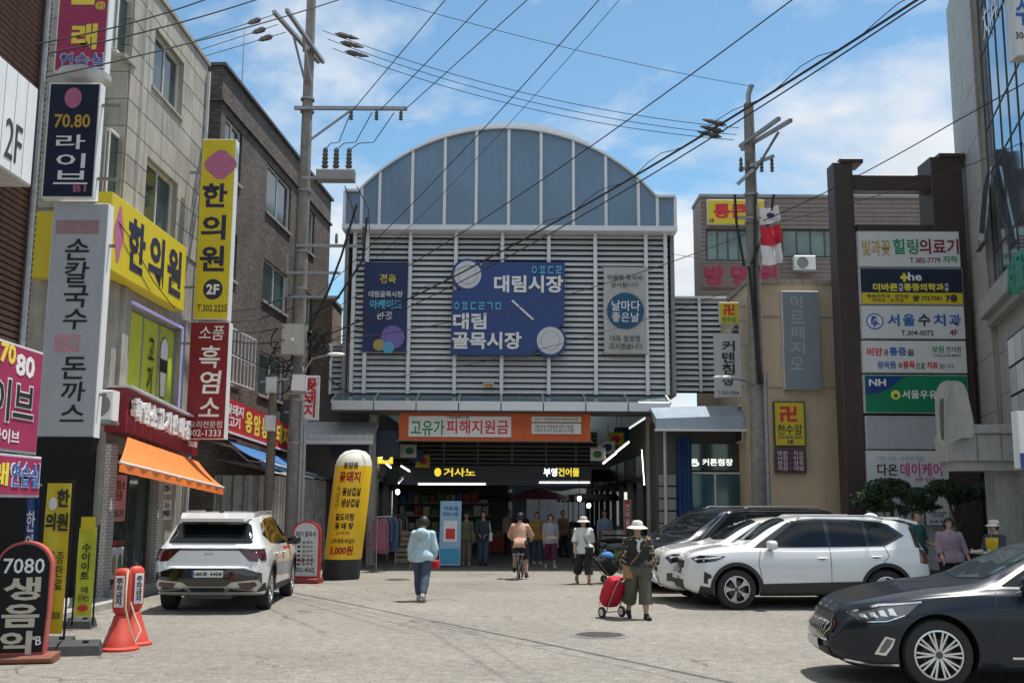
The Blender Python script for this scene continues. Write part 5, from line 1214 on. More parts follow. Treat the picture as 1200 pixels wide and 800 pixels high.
for (ua, va, ub, vb) in ((861,228,872,312),(907,228,880,310),(885,228,885,312)):
    lead2([P(ua,va,YP2-.3), P((ua*.8+ub*.2),(va+vb)/2-8,YP2-.3), P((ua*.3+ub*.7),(va+vb)/2+22,YP2-.3), P(ub,vb,YP2-.28)], 0.035)
lead2([P(884,312,YP2-.28), P(888,400,YP2-.28), P(892,450,YP2-.28)], 0.045); lead2([P(878,312,YP2-.28), P(886,400,YP2-.28), P(889,450,YP2-.28)], 0.04)
obj('conduit', M().tube([(0.16,-0.24,0),(0.16,-0.24,P(893,438,YP2).z)], 0.06, 8), steel, p2, True)
# street lamp arm
t = thing('street_lamp', 'small street lamp on a curved arm fixed to the flag pole', 'street lamp', P(884, 452, YP2-0.2)); o_ = t.location
obj('arm', M().tube([(0,0,0), P(872,446,YP2-.5)-o_, P(858,443,YP2-.7)-o_], 0.025, 8), steel, t, True); obj('lamp_head', M().ell(P(848,442,YP2-.8)-o_, (0.28,0.1,0.05)), alu_w, t, True)
t = thing('street_lamp', 'small street lamp on a curved arm by the grey pole cabinet', 'street lamp', P(356, 436, YP1-0.2)); o_ = t.location
obj('arm', M().tube([(0,0,0), P(366,420,YP1-.5)-o_, P(384,416,YP1-.7)-o_], 0.025, 8), steel, t, True); obj('lamp_head', M().ell(P(394,415,YP1-.8)-o_, (0.22,0.1,0.05)), alu_w, t, True)
# flags
def flag(u0, v0, u1, v1, label, cols):
    a, b = P(u0, v0, YP2-0.35), P(u1, v1, YP2-0.35); o_ = Vector((a.x, YP2-0.35, b.z)); t = thing('flag', label, 'flag', o_, 0, 'flags on the second pole')
    W, H = b.x-a.x, a.z-b.z; n = len(cols)
    for k, m_ in enumerate(cols):
        z0, z1 = H*k/n, H*(k+1)/n
        obj('cloth', M().sheet(lambda u, v, z0=z0, z1=z1: (W*u+0.03*math.sin(v*5), 0.06*math.sin(u*8+v*2)*u, z0+(z1-z0)*v-0.06*u*math.sin(u*5)), 16, 8), m_, t, True)
    obj('pole', M().tube([(-0.02,0.0,-0.15),(-0.02,0.0,H+0.1)], 0.014, 6), steel, t)
    return t, W, H
fw_ = mat('flag_white', (0.75,0.75,0.76), 0.7, var=0.04); frd = mat('flag_red', (0.62,0.02,0.04), 0.7, var=0.06)
t, W, H = flag(890, 243, 914, 262, 'small white flag with dark marks on the second pole', [fw_])
obj('dark_mark', M().prism(ovoid(W*0.5, H*0.45, W*0.2, H*0.16), -0.09, -0.085), navy_t, t)
flag(891, 265, 917, 310, 'flag of red above white hanging under the white flag', [fw_, frd])

# overhead cables
cable('thick bundled cable from the first pole up to the top right corner', sag(P(358,402,YP1), P(1078,-2,11.5), 0.35, 30)+sag(P(1078,-2,11.5), P(1330,-160,8.5), 0.0, 3)[1:], 0.018)
cable('second cable looped beside the thick bundled one', sag(P(350,412,YP1), P(1072,8,11.6), 0.42, 30)+[P(1330,-150,8.6)], 0.011)
hp = sag(P(358,402,YP1), P(1078,-2,11.5), 0.35, 60); tw = []
for i, p in enumerate(hp[::1]): tw.append(p + Vector((0, 0.03*math.cos(i*1.9), 0.05+0.06*math.sin(i*1.3))))
cable('thin wavy wire wound along the thick bundled cable', tw, 0.006)
cable('straight cable from the louvre corner to the upper right sky', sag(P(345,385,YP1), P(935,-5,13), 0.30, 24)+[P(1250,-210,9)], 0.010)
cable('straight taut wire over the arched gable', sag(P(365,352,YP1), P(702,0,17.0), 0.2, 20)+[P(850,-170,12)], 0.009)
cable('faint second wire over the arched gable', sag(P(420,322,30), P(726,0,18.0), 0.2, 20)+[P(880,-180,12)], 0.006)
for k, (u0, u1, ue) in enumerate(((413, 522, 640), (445, 571, 720), (473, 618, 790))):
    zl_ = P(u0, 130, YP1-0.2)
    cable(['left wire of three rising from the lower cross-arm', 'middle wire of three rising from the lower cross-arm', 'right wire of three rising from the lower cross-arm'][k], [zl_, P(u1, 0, 21.5), P(ue, -140, 17)], 0.011, 'three wires from the lower cross-arm')
for k, (v0, v1, lb) in enumerate(((36,150,'upper of three long wires between the two poles'),(46,158,'middle of three long wires between the two poles'),(57,164,'lower of three long wires between the two poles'))):
    a, b = P(378+k*6, v0, YP1), P(866-k*3, v1, YP2-0.3); cable(lb, sag(a, b, 0.42, 24), 0.010, 'three wires between the poles')
    d_ = (b-a).normalized(); q = a.lerp(b, 0.03)
    tag(obj('strain_insulator', M().tube([(0,0,0)]+[tuple(d_*x) for x in (0.06,0.12,0.3,0.36,0.42,0.6,0.66)], [0.015,0.03,0.07,0.075,0.05,0.07,0.03,0.01], 8), ins, None, True, q), ['dark strain insulator on the upper long wire at the first pole','dark strain insulator on the middle long wire at the first pole','dark strain insulator on the lower long wire at the first pole'][k], 'insulator', 'strain insulators')
    q2 = b.lerp(a, 0.03)
    tag(obj('strain_insulator', M().tube([(0,0,0)]+[tuple(-d_*x) for x in (0.06,0.12,0.3,0.36,0.42,0.6,0.66)], [0.015,0.03,0.07,0.075,0.05,0.07,0.03,0.01], 8), ins, None, True, q2), ['dark strain insulator on the upper long wire at the flag pole','dark strain insulator on the middle long wire at the flag pole','dark strain insulator on the lower long wire at the flag pole'][k], 'insulator', 'strain insulators')
cable('thin top wire from the sky to the flag pole top', sag(P(440,-4,22), P(884,102,YP2), 0.15, 16), 0.008)
for k, (u0, v0, u1, v1, lb) in enumerate(((320,18,215,52,'upper of three wires from the first pole to the left roofs'),(326,29,218,64,'middle of three wires from the first pole to the left roofs'),(335,38,220,72,'lower of three wires from the first pole to the left roofs'))):
    a, b = P(u0, v0, 24.4), P(u1, v1, 27.5); e = a+(b-a)*3.0; cable(lb, [a, b, e], 0.010, 'three wires to the left roofs'); q = a.lerp(b, 0.12); d_ = (b-a).normalized()
    tag(obj('strain_insulator', M().tube([(0,0,0)]+[tuple(d_*x) for x in (0.06,0.12,0.3,0.36,0.42,0.6,0.66)], [0.015,0.03,0.07,0.075,0.05,0.07,0.03,0.01], 8), ins, None, True, q), ['dark strain insulator on the upper left wire','dark strain insulator on the middle left wire','dark strain insulator on the lower left wire'][k], 'insulator', 'strain insulators')
cable('low sky cable crossing the top left from the frame edge', sag(P(-30,78,14), P(300,0,17.5), 0.1, 10)+[P(420,-34,19.5)], 0.012)
cable('second sky cable crossing the blade signs at the top left', sag(P(-30,108,14), P(397,0,20), 0.1, 10)+[P(520,-34,22)], 0.012)
cable('third sky cable over the crimson blade sign', sag(P(-30,62,12), P(240,0,14), 0.1, 10)+[P(330,-26,15)], 0.010)
cable('short cable from the yellow clinic sign down to the grey sign', [P(122,238,18.6), P(150,275,19.5), P(180,330,21), P(205,362,22)], 0.010)
cable('cable from the flag pole past the sign frame to the right edge', sag(P(886,262,YP2), P(1110,148,20), 0.1, 12)+[P(1200,98,17.5), P(1300,50,15)], 0.013)
cable('second cable from the flag pole to the glass building', sag(P(886,266,YP2), P(1140,192,23.2), 0.1, 12)+[P(1215,160,20)], 0.009)
cable('low cable from the grey louvres to the flag pole', sag(P(362,402,YP1), P(884,270,YP2), 0.45, 24), 0.011)
cable('thin low cable from the louvre edge to the tan roof', sag(P(470,440,31), P(884,330,YP2), 0.3, 20), 0.007)
cable('thin cable from the market edge to the brown building', sag(P(786,297,31.8), P(1000,322,36), 0.1, 10), 0.008)
cable('thin slack cable under the air conditioner', sag(P(890,300,YP2), P(990,318,35), 0.15, 10), 0.008)
cable('cable sagging from the cabinet to the canopy corner', sag(P(357,402,YP1-.3), P(420,462,30.8), 0.3, 10), 0.018)
for k, (v0, v1) in enumerate(((322,350),(332,362),(345,372),(355,384),(388,398))):
    cable(['topmost','second','third','fourth','lowest'][k]+' black cable running from the brick wall to the pole racks', sag(P(258+k*3, v1+14, 24.6), P(344, v0+22+k*6, YP1-.25), 0.12, 10), 0.016, 'black cables to the pole racks')
# ------------------------------------------------------------------ vehicles
def pchip(pts):
    pts = sorted(pts); x = np.array([p[0] for p in pts], float); y = np.array([p[1] for p in pts], float)
    h = np.diff(x); dl = np.diff(y)/h; m_ = np.zeros(len(x)); m_[0], m_[-1] = dl[0], dl[-1]
    for i in range(1, len(x)-1):
        if dl[i-1]*dl[i] > 0:
            w1, w2 = 2*h[i]+h[i-1], h[i]+2*h[i-1]; m_[i] = (w1+w2)/(w1/dl[i-1]+w2/dl[i])
    def f(t):
        t = min(max(t, x[0]), x[-1]); i = min(int(np.searchsorted(x, t, 'right'))-1, len(h)-1); i = max(i, 0)
        s = (t-x[i])/h[i]; return float((1+2*s)*(1-s)**2*y[i]+s*(1-s)**2*h[i]*m_[i]+s*s*(3-2*s)*y[i+1]+s*s*(s-1)*h[i]*m_[i+1])
    return f
def crom(pts, k):
    out = []; n = len(pts)
    for i in range(n-1):
        p0, p1, p2, p3 = (pts[max(i-1,0)], pts[i], pts[i+1], pts[min(i+2,n-1)])
        for j in range(k):
            t = j/k
            out.append(tuple(0.5*((2*b)+(-a+c)*t+(2*a-5*b+4*c-d)*t*t+(-a+3*b-3*c+d)*t**3) for a, b, c, d in zip(p0, p1, p2, p3)))
    return out + [pts[-1]]
class Car:
    def __init__(s, name, label, loc, rz, spec, paint, cat='car'):
        s.root = thing(name, label, cat, loc, rz); s.sp = spec
        s.build(paint)
    def build(s, paint):
        sp = s.sp; f = {k: pchip(sp[k]) for k in ('top','sh','bot','wm','ws','wt')}
        L = sp['L']/2; xs = [-L+2*L*i/110 for i in range(111)]
        rr, kf, kr = sp.get('round', 0.55), sp.get('kf', 0.70), sp.get('kr', 0.80)
        rings = []
        for x in xs:
            d0, d1 = L-x, x+L; e = 1.0
            if d0 < rr: e = min(e, kf+(1-kf)*(1-((rr-d0)/rr)**2.6))
            if d1 < rr*0.7: e = min(e, kr+(1-kr)*(1-((rr*.7-d1)/(rr*.7))**2.6))
            T, S, Bt, wm, ws, wt = (f[k](x) for k in ('top','sh','bot','wm','ws','wt'))
            S = min(S, T-0.02); wm, ws, wt = wm*e, ws*e, wt*e
            zr = S+(T-S)*0.86; hb = S-Bt
            half = [(0,Bt),(wm*.5,Bt),(wm*.86,Bt+.015),(wm*.955,Bt+.07),(wm*.985,Bt+.30*hb),(wm,Bt+.55*hb),(wm*.995,Bt+.78*hb),(ws,S-.035),(ws-.018,S-.004)]
            for t in (.2,.45,.7): half.append((ws-.03+(wt-ws+.03)*t+0.018*math.sin(math.pi*t), S+(zr-S)*t))
            half += [(wt,zr-.012*(T>S+.2)),(wt-.05,zr+(T-zr)*.45),(wt*.62,T-(T-zr)*.16),(wt*.3,T-.004),(0,T)]
            h2 = crom(half, 3)
            rings.append([(x, y, z) for y, z in h2] + [(x, -y, z) for y, z in reversed(h2[1:-1])])
        n = len(rings[0]); vs = []; fs = []
        def cap(r, sgn, bul):
            c = (sum(p[2] for p in r)/n); out = []
            for q, bx_ in ((.94,.35),(.8,.7),(.55,.92),(.25,1.0)):
                out.append([(p[0]+sgn*bul*bx_, p[1]*q, c+(p[2]-c)*q) for p in r])
            return out
        allr = list(reversed(cap(rings[0], -1, sp.get('bulr', .05)))) + rings + cap(rings[-1], 1, sp.get('bulf', .06))
        for r in allr: vs += r
        for i in range(len(allr)-1):
            for j in range(n):
                a, b = i*n+j, i*n+(j+1)%n
                fs.append((a, b, b+n, a+n))
        fs.append(tuple(reversed(range(n)))); e0 = (len(allr)-1)*n; fs.append(tuple(e0+j for j in range(n)))
        fs = [tuple(reversed(q)) for q in fs]
        mb = M().add(vs, fs); s.bvh = BVHTree.FromPolygons([Vector(v) for v in vs], fs)
        me = mb.mesh('body', paint); me.materials.append(black_m)
        cut = M()
        for wx in sp['axles']:
            for sd in (1, -1):
                a, b = sorted((sd*(sp['hw']-.30), sd*(sp['hw']+.3)))
                cut.lathe([(sp['r']+sp.get('gap', .055), a), (sp['r']+sp.get('gap', .055), b)], 40, (wx, 0, sp['r']+.01), 'y')
        cm = cut.mesh('cutter', black_m); cm.materials.append(black_m)
        bm = bmesh.new(); bm.from_mesh(cm); bmesh.ops.recalc_face_normals(bm, faces=bm.faces)
        for fc in bm.faces: fc.material_index = 1
        bm.to_mesh(cm); bm.free()
        bm = bmesh.new(); bm.from_mesh(me); bmesh.ops.recalc_face_normals(bm, faces=bm.faces); bm.to_mesh(me); bm.free()
        out = bake(me, [('BOOLEAN', dict(operation='DIFFERENCE', object=('OBJ', 0), solver='EXACT'))], [cm])
        out.polygons.foreach_set('use_smooth', [True]*len(out.polygons)); smooth_by_angle(out, RAD(32))
        s.body = link('body', out, s.root)
    def proj(s, side, a, b):
        if side == 'L': o_, d = Vector((a, 3, b)), Vector((0,-1,0))
        elif side == 'R': o_, d = Vector((a, -3, b)), Vector((0,1,0))
        elif side == 'F': o_, d = Vector((5, a, b)), Vector((-1,0,0))
        elif side == 'B': o_, d = Vector((-5, a, b)), Vector((1,0,0))
        else: o_, d = Vector((a, b, 4)), Vector((0,0,-1))
        h = s.bvh.ray_cast(o_, d)
        if h[0] is None: return None, None
        n_ = h[1]; n_ = -n_ if n_.dot(d) > 0 else n_
        return h[0], n_
    def patch(s, side, poly, m, name, off=.004, step=.045, parent=None, smooth=True, round_=0):
        if round_:                                # round the corners
            q = []
            n0 = len(poly)
            for i in range(n0):
                p, a, c = Vector(poly[i]), Vector(poly[i-1]), Vector(poly[(i+1) % n0])
                r1 = min(round_, (a-p).length*.45); r2 = min(round_, (c-p).length*.45); A, B_ = p+(a-p).normalized()*r1, p+(c-p).normalized()*r2
                for t in (0, .25, .5, .75, 1): q.append(tuple(A*(1-t)**2+p*2*t*(1-t)+B_*t*t))
            poly = q
        pts = []
        for i in range(len(poly)):
            a, b = Vector(poly[i]), Vector(poly[(i+1) % len(poly)]); k = max(1, int((b-a).length/step))
            pts += [a.lerp(b, j/k) for j in range(k)]
        nb = len(pts); edges = [(i, (i+1) % nb) for i in range(nb)]
        x0, x1 = min(p[0] for p in pts), max(p[0] for p in pts); z0, z1 = min(p[1] for p in pts), max(p[1] for p in pts)
        def inside(x, z):
            c = False; j = nb-1
            for i in range(nb):
                if (pts[i][1] > z) != (pts[j][1] > z) and x < (pts[j][0]-pts[i][0])*(z-pts[i][1])/(pts[j][1]-pts[i][1])+pts[i][0]: c = not c
                j = i
            return c
        ip = []
        x = x0+step*.6
        while x < x1:
            z = z0+step*.6
            while z < z1:
                if inside(x, z) and min((Vector((x,z))-p).length for p in pts) > step*.4: ip.append(Vector((x, z)))
                z += step
            x += step
        r = delaunay_2d_cdt([Vector(p) for p in pts]+ip, edges, [], 1, 1e-5)
        vs, keep = [], {}
        for i, v in enumerate(r[0]):
            p, nn = s.proj(side, v[0], v[1])
            if p is None: continue
            keep[i] = len(vs); vs.append(tuple(p+nn*off))
        fs = [tuple(keep[i] for i in f_) for f_ in r[2] if all(i in keep for i in f_)]
        if not fs: return None
        me = M().add(vs, fs).mesh(name, m)
        bm = bmesh.new(); bm.from_mesh(me); bmesh.ops.recalc_face_normals(bm, faces=bm.faces)
        c = Vector((0,0,0.8)); flip = sum(1 if (fc.calc_center_median()-c).dot(fc.normal) > 0 else -1 for fc in bm.faces) < 0
        if flip: bmesh.ops.reverse_faces(bm, faces=bm.faces)
        bm.to_mesh(me); bm.free()
        me.polygons.foreach_set('use_smooth', [True]*len(me.polygons))
        return link(name, me, parent or s.root)
    def line(s, side, pts, m, name, w_=.010, off=.003, parent=None, k=14):
        q = []
        for a, b in zip(pts, pts[1:]):
            a, b = Vector(a), Vector(b); q += [a.lerp(b, i/k) for i in range(k)]
        q.append(Vector(pts[-1])); vs = []; ok = []
        for i, p in enumerate(q):
            d = (q[min(i+1, len(q)-1)]-q[max(i-1, 0)]).normalized(); n2 = Vector((-d.y, d.x))*w_/2
            r0, r1 = s.proj(side, *(p+n2)), s.proj(side, *(p-n2))
            if r0[0] is None or r1[0] is None: continue
            vs += [tuple(r0[0]+r0[1]*off), tuple(r1[0]+r1[1]*off)]
        fs = [(2*i, 2*i+1, 2*i+3, 2*i+2) for i in range(len(vs)//2-1)]
        return obj(name, M().add(vs, fs), m, parent or s.root)
    def both(s, fn, *a, **k):
        for sd in 'LR': getattr(s, fn)(sd, *a, **k)
def make_wheel(car, x, sd, r, w_, rim_m, spokes, style, rimr=.7, dark=None):
    y = sd*(car.sp['hw']-.02-w_/2)
    R_ = r*rimr; h = w_/2
    prof = [(R_*.99,-h*.82),(R_*1.06,-h*.98),(r*.95,-h*.92),(r*.992,-h*.6),(r,0),(r*.992,h*.6),(r*.95,h*.92),(R_*1.06,h*.98),(R_*.99,h*.82),(R_*.99,-h*.82)]
    wh = obj('wheel', M().lathe(prof, 40, (0,0,0), 'y', False), tyre_m, car.root, True, (x, y, r))
    o_ = -sd  # lathe y axis
    yo = sd*h
    obj('rim', M().lathe([(R_*1.0,yo*.80),(R_*1.0,yo*.90),(R_*.93,yo*.92),(R_*.90,yo*.35)], 40, (0,0,0), 'y', False), rim_m, wh, True)
    obj('brake_disc', M().lathe([(R_*.62,yo*.38),(R_*.62,yo*.42),(R_*.2,yo*.43)], 28, (0,0,0), 'y'), dgrey, wh)
    sm_ = M(); a_ = M()
    for k in range(spokes):
        an = 2*math.pi*k/spokes
        def pt(rad, da, yy): return (rad*math.cos(an+da), yy, rad*math.sin(an+da))
        if style == 'wide':
            pr_ = [(R_*.14,.55),(R_*.45,.16),(R_*.80,.25),(R_*.93,.30)]
        elif style == 'twin':
            pr_ = None
        else: pr_ = [(R_*.12,.35),(R_*.5,.085),(R_*.93,.07)]
        if pr_:
            vs = []
            for q, (rad, wd) in enumerate(pr_):
                yy = yo*(.80+.1*rad/R_); vs += [pt(rad,-wd,yy), pt(rad,wd,yy), pt(rad,wd,yy-sd*.03), pt(rad,-wd,yy-sd*.03)]
            fs = [(0,1,2,3),(len(vs)-4,len(vs)-1,len(vs)-2,len(vs)-3)]
            for q in range(len(pr_)-1):
                for j in range(4): fs.append((q*4+j, q*4+4+j, q*4+4+(j+1)%4, q*4+(j+1)%4))
            sm_.add(vs, fs)
        else:
            for da in (-.085, .085):
                for (d0, d1, ww) in ((da*.4, da*1.25, .026),):
                    A = Vector(pt(R_*.15, d0, yo*.86)); B_ = Vector(pt(R_*.94, d1, yo*.93)); sm_.bar(A, B_, .019, .024, (0,1,0))
    so_ = obj('spokes', sm_, rim_m, wh); so_['kind'] = 'stuff'
    obj('barrel', M().lathe([(R_*.97,-yo*.7),(R_*.97,yo*.3),(R_*.1,yo*.32)], 30, (0,0,0), 'y'), dark or black_m, wh)
    obj('hub_cap', M().lathe([(R_*.16,yo*.84),(R_*.15,yo*.93),(R_*.05,yo*.95)], 16, (0,0,0), 'y'), dark or dgrey, wh)
    return wh
tyre_m = mat('tyre_rubber', (0.022,0.022,0.023), 0.85, var=0.2, vs=20)
paint_w = mat('pearl_white_paint', (0.70,0.715,0.725), 0.28, var=0, coat=1.0)
paint_g = mat('graphite_paint', (0.014,0.019,0.028), 0.3, 0.15, var=0, coat=0.45, spec=0.2)
paint_k = mat('black_van_paint', (0.008,0.011,0.015), 0.3, 0.1, var=0, coat=0.7, spec=0.3)
car_glass = mat('car_glass', (0.006,0.008,0.010), 0.04, var=0, spec=0.45, coat=0)
clad = mat('black_cladding', (0.022,0.023,0.025), 0.6, var=0.15)
gloss_k = mat('gloss_black', (0.008,0.008,0.009), 0.12, var=0, coat=1.0)
chrome = mat('chrome', (0.75,0.76,0.78), 0.12, 1.0, var=0)
silver = mat('satin_silver', (0.52,0.53,0.54), 0.3, 0.8, var=0)
rim_a = mat('alloy', (0.62,0.63,0.64), 0.25, 0.9, var=0)
lamp_r = mat('tail_lamp_red', (0.10,0.004,0.008), 0.12, var=0, coat=1.0)
lamp_rd = mat('tail_lamp_dark', (0.045,0.012,0.012), 0.12, var=0, coat=1.0)
lamp_c = mat('head_lamp_clear', (0.10,0.11,0.12), 0.08, var=0, coat=1.0)
lamp_l = mat('lamp_reflector', (0.75,0.77,0.80), 0.15, 0.6, var=0)
seam = mat('panel_gap', (0.03,0.03,0.032), 0.7, var=0)
plate_m = mat('number_plate', (0.72,0.73,0.72), 0.5, var=0.03)
def mirror(car, x, z, sd, m, w_=.24):
    y = sd*(car.sp['hw']-.10)
    o_ = obj('mirror', M().ell((0,0,0), (.095,.135,.085), 16, 10), m, car.root, True, (x, y+sd*.15, z-.02))
    for v_ in o_.data.vertices: v_.co = [math.copysign(abs(q_/r__)**.7*r__, q_) for q_, r__ in zip(v_.co, (.095,.135,.085))]
    obj('mirror_foot', M().bar((0,-sd*.07,-.05),(-.02,-sd*.22,-.10),.07,.05), gloss_k, o_); obj('mirror_glass', M().ell((-.075,0,0),(.03,.115,.07),12,8), car_glass, o_, True)
def handle(car, sd, x, z, m):
    p, nn = car.proj('L' if sd > 0 else 'R', x, z)
    o_ = obj('door_handle', M().ell((0,0,0), (.11,.025,.018), 12, 6), m, car.root, True, p+nn*.028)
    obj('handle_cup', M().ell((0,-sd*.012,-.004), (.07,.006,.028), 12, 6), seam, o_, True)

# --- white five-door SUV with black cladding, seen from its side
def suv_spec(**k):
    d = dict(L=4.43, hw=.925, r=.352, axles=(1.345,-1.355), round=.62, kf=.68, kr=.80, bulf=.05, bulr=.05,
        top=[(-2.215,.74),(-2.20,.98),(-2.12,1.12),(-2.02,1.34),(-1.93,1.53),(-1.6,1.595),(-1.0,1.645),(-.2,1.655),(.25,1.61),(.6,1.47),(1.05,1.18),(1.16,1.135),(1.5,1.10),(1.9,1.03),(2.12,.95),(2.19,.86),(2.215,.70)],
        sh=[(-2.215,.70),(-2.2,.94),(-2.0,1.10),(-1.2,1.075),(0.,1.04),(.9,1.035),(1.4,1.02),(1.9,.96),(2.12,.90),(2.19,.82),(2.215,.66)],
        bot=[(-2.215,.46),(-2.0,.36),(-1.75,.26),(1.75,.23),(2.0,.25),(2.215,.34)],
        wm=[(-2.2,.90),(-1.36,.928),(0,.915),(1.35,.928),(2.2,.90)],
        ws=[(-2.2,.84),(-1.4,.885),(0,.875),(1.3,.885),(2.2,.84)],
        wt=[(-2.2,.70),(-1.9,.60),(-1.2,.63),(0,.645),(.35,.64),(.9,.66),(1.15,.74),(1.6,.74),(2.2,.70)])
    d.update(k); return d
g0 = G(863, 713.5)
rzv = math.pi+RAD(2.0)
fw = Vector((math.cos(rzv), math.sin(rzv), 0)); lf = Vector((-fw.y, fw.x, 0))
vol = Car('white_suv', 'white five-door SUV with black cladding parked side-on beyond the dark sedan', g0 - fw*1.345 - lf*.80, rzv, suv_spec(), paint_w)
c = vol
c.both('patch', [(1.02,1.075),(.30,1.55),(-.18,1.585),(-.90,1.575),(-1.35,1.545),(-1.52,1.50),(-1.77,1.30),(-1.36,1.115),(-.3,1.095)], gloss_k, 'window_surround', .004)
c.both('patch', [(.80,1.10),(.24,1.515),(-.30,1.535),(-.33,1.105)], car_glass, 'side_window', .008, round_=.03)
c.both('patch', [(-.40,1.105),(-.38,1.535),(-1.02,1.525),(-1.04,1.118)], car_glass, 'side_window', .008, round_=.03)
c.both('patch', [(-1.09,1.12),(-1.07,1.52),(-1.42,1.49),(-1.66,1.30),(-1.34,1.145)], car_glass, 'quarter_window', .008, round_=.03)
c.patch('T', [(.98,-.58),(1.04,0),(.98,.58),(.34,.53),(.30,0),(.34,-.53)], car_glass, 'windscreen', .006, round_=.04)
c.patch('B', [(-.60,1.12),(.60,1.12),(.50,1.45),(-.50,1.45)], car_glass, 'rear_window', .006, round_=.04)
c.both('patch', [(-.93,.24),(-.93,.50),(.90,.45),(.90,.24)], clad, 'sill_cladding', .012)
def arch_ring(car, x, r0, r1, m, n=20, a0=-12, a1=192):
    pts = [(x+r1*math.cos(RAD(a0+(a1-a0)*i/n)), car.sp['r']+r1*math.sin(RAD(a0+(a1-a0)*i/n))) for i in range(n+1)] + [(x+r0*math.cos(RAD(a1-(a1-a0)*i/n)), car.sp['r']+r0*math.sin(RAD(a1-(a1-a0)*i/n))) for i in range(n+1)]
    car.both('patch', pts, m, 'arch_cladding', .010, .05)
for x in (1.345, -1.355): arch_ring(c, x, .41, .475, clad)
c.both('patch', [(1.78,.25),(1.80,.38),(1.98,.41),(2.02,.27)], clad, 'bumper_cladding', .010)
c.both('patch', [(-1.85,.34),(-1.85,.48),(-2.14,.56),(-2.16,.46)], clad, 'bumper_cladding', .010)
for z, xs2 in ((0,((.92,1.08),(.86,.42))),): c.both('line', [(.90,1.06),(.95,.80),(.86,.36)], seam, 'door_gap')
c.both('line', [(-.36,1.10),(-.36,.37)], seam, 'door_gap'); c.both('line', [(-1.35,1.12),(-1.42,.95),(-1.05,.55),(-.98,.40)], seam, 'door_gap')
c.both('line', [(.85,.60),(-.30,.56),(-.95,.60)], mat('crease_white', (0.70,0.72,0.75), 0.3, var=0, coat=.6), 'door_crease', .03, .002)
c.both('patch', [(1.52,.93),(1.98,.935),(2.12,.88),(2.02,.80),(1.72,.84)], gloss_k, 'head_lamp', .006); c.both('line', [(1.62,.915),(1.85,.885),(2.06,.865)], lamp_l, 'lamp_blade', .022, .010); c.both('line', [(1.88,.905),(1.93,.83)], lamp_l, 'lamp_blade', .02, .010)
c.both('patch', [(1.80,.60),(1.92,.66),(1.93,.46),(1.86,.44),(1.86,.53),(1.80,.55)], clad, 'fog_vent', .008)
c.patch('F', [(-.42,.60),(.42,.60),(.46,.84),(-.46,.84)], gloss_k, 'grille', .012, round_=.03)
for k in range(9): y = -.36+k*.09; c.line('F', [(y,.62),(y,.82)], dgrey, 'grille_bar', .010, .018)
c.patch('F', [(-.54,.34),(.54,.34),(.55,.50),(-.55,.50)], clad, 'lower_intake', .010); c.patch('F', [(-.26,.50),(.26,.50),(.26,.61),(-.26,.61)], plate_m, 'number_plate', .03)
c.both('patch', [(-1.98,.86),(-1.99,1.08),(-2.06,1.06),(-2.19,.97),(-2.19,.80),(-2.0,.82)], lamp_r, 'tail_lamp', .008)
c.both('patch', [(-1.93,1.10),(-2.05,1.08),(-1.96,1.44),(-1.90,1.46)], lamp_rd, 'tail_lamp', .007)
obj('spoiler', M().hexa([(-1.75,-.58,1.585),(-1.75,.58,1.585),(-2.12,.50,1.50),(-2.12,-.50,1.50),(-1.75,-.56,1.63),(-1.75,.56,1.63),(-2.14,.48,1.545),(-2.14,-.48,1.545)]), paint_w, c.root)
obj('roof_fin', M().ell((-1.45,0,1.63), (.14,.03,.07)), paint_w, c.root, True)
for sd in (1, -1):
    obj('roof_rail', M().tube([(.15,sd*.60,1.60),(.05,sd*.61,1.645),(-1.2,sd*.61,1.65),(-1.45,sd*.59,1.60)], .018, 8), silver, c.root, True)
    mirror(c, .72, 1.15, sd, paint_w); handle(c, sd, -.20, .90, paint_w); handle(c, sd, -1.18, .93, paint_w)
for x in (1.345,-1.355):
    for sd in (1,-1): make_wheel(c, x, sd, .352, .235, rim_a, 5, 'wide', .66)

# --- second white SUV behind it, only its nose and screen show
ny = 21.1; nx = P(768, 650, ny).x
rzm = math.pi+RAD(3.0); fw = Vector((math.cos(rzm), math.sin(rzm), 0))
mer = Car('white_crossover', 'white crossover with chrome-framed grille parked behind the white SUV', Vector((nx, ny, 0)) - fw*2.2, rzm, suv_spec(top=[(-2.215,.74),(-2.20,.98),(-2.12,1.12),(-2.02,1.34),(-1.93,1.48),(-1.6,1.55),(-1.0,1.60),(-.2,1.61),(.25,1.565),(.6,1.43),(1.05,1.16),(1.16,1.12),(1.5,1.09),(1.9,1.02),(2.12,.94),(2.19,.84),(2.215,.70)]), paint_w)
c = mer
c.both('patch', [(1.00,1.07),(.30,1.50),(-.18,1.54),(-1.1,1.52),(-1.6,1.40),(-1.70,1.25),(-1.36,1.115),(-.3,1.095)], gloss_k, 'window_surround', .004)
c.both('patch', [(.80,1.10),(.24,1.47),(-.30,1.495),(-.33,1.105)], car_glass, 'side_window', .008, round_=.03); c.both('patch', [(-.40,1.105),(-.38,1.49),(-1.3,1.46),(-1.4,1.15)], car_glass, 'side_window', .008, round_=.03)
c.patch('T', [(.98,-.60),(1.04,0),(.98,.60),(.34,.54),(.30,0),(.34,-.54)], car_glass, 'windscreen', .006, round_=.04)
c.patch('F', [(-.46,.56),(.46,.56),(.40,.86),(-.40,.86)], chrome, 'grille_frame', .010, round_=.05); c.patch('F', [(-.42,.59),(.42,.59),(.37,.83),(-.37,.83)], gloss_k, 'grille', .016, round_=.04)
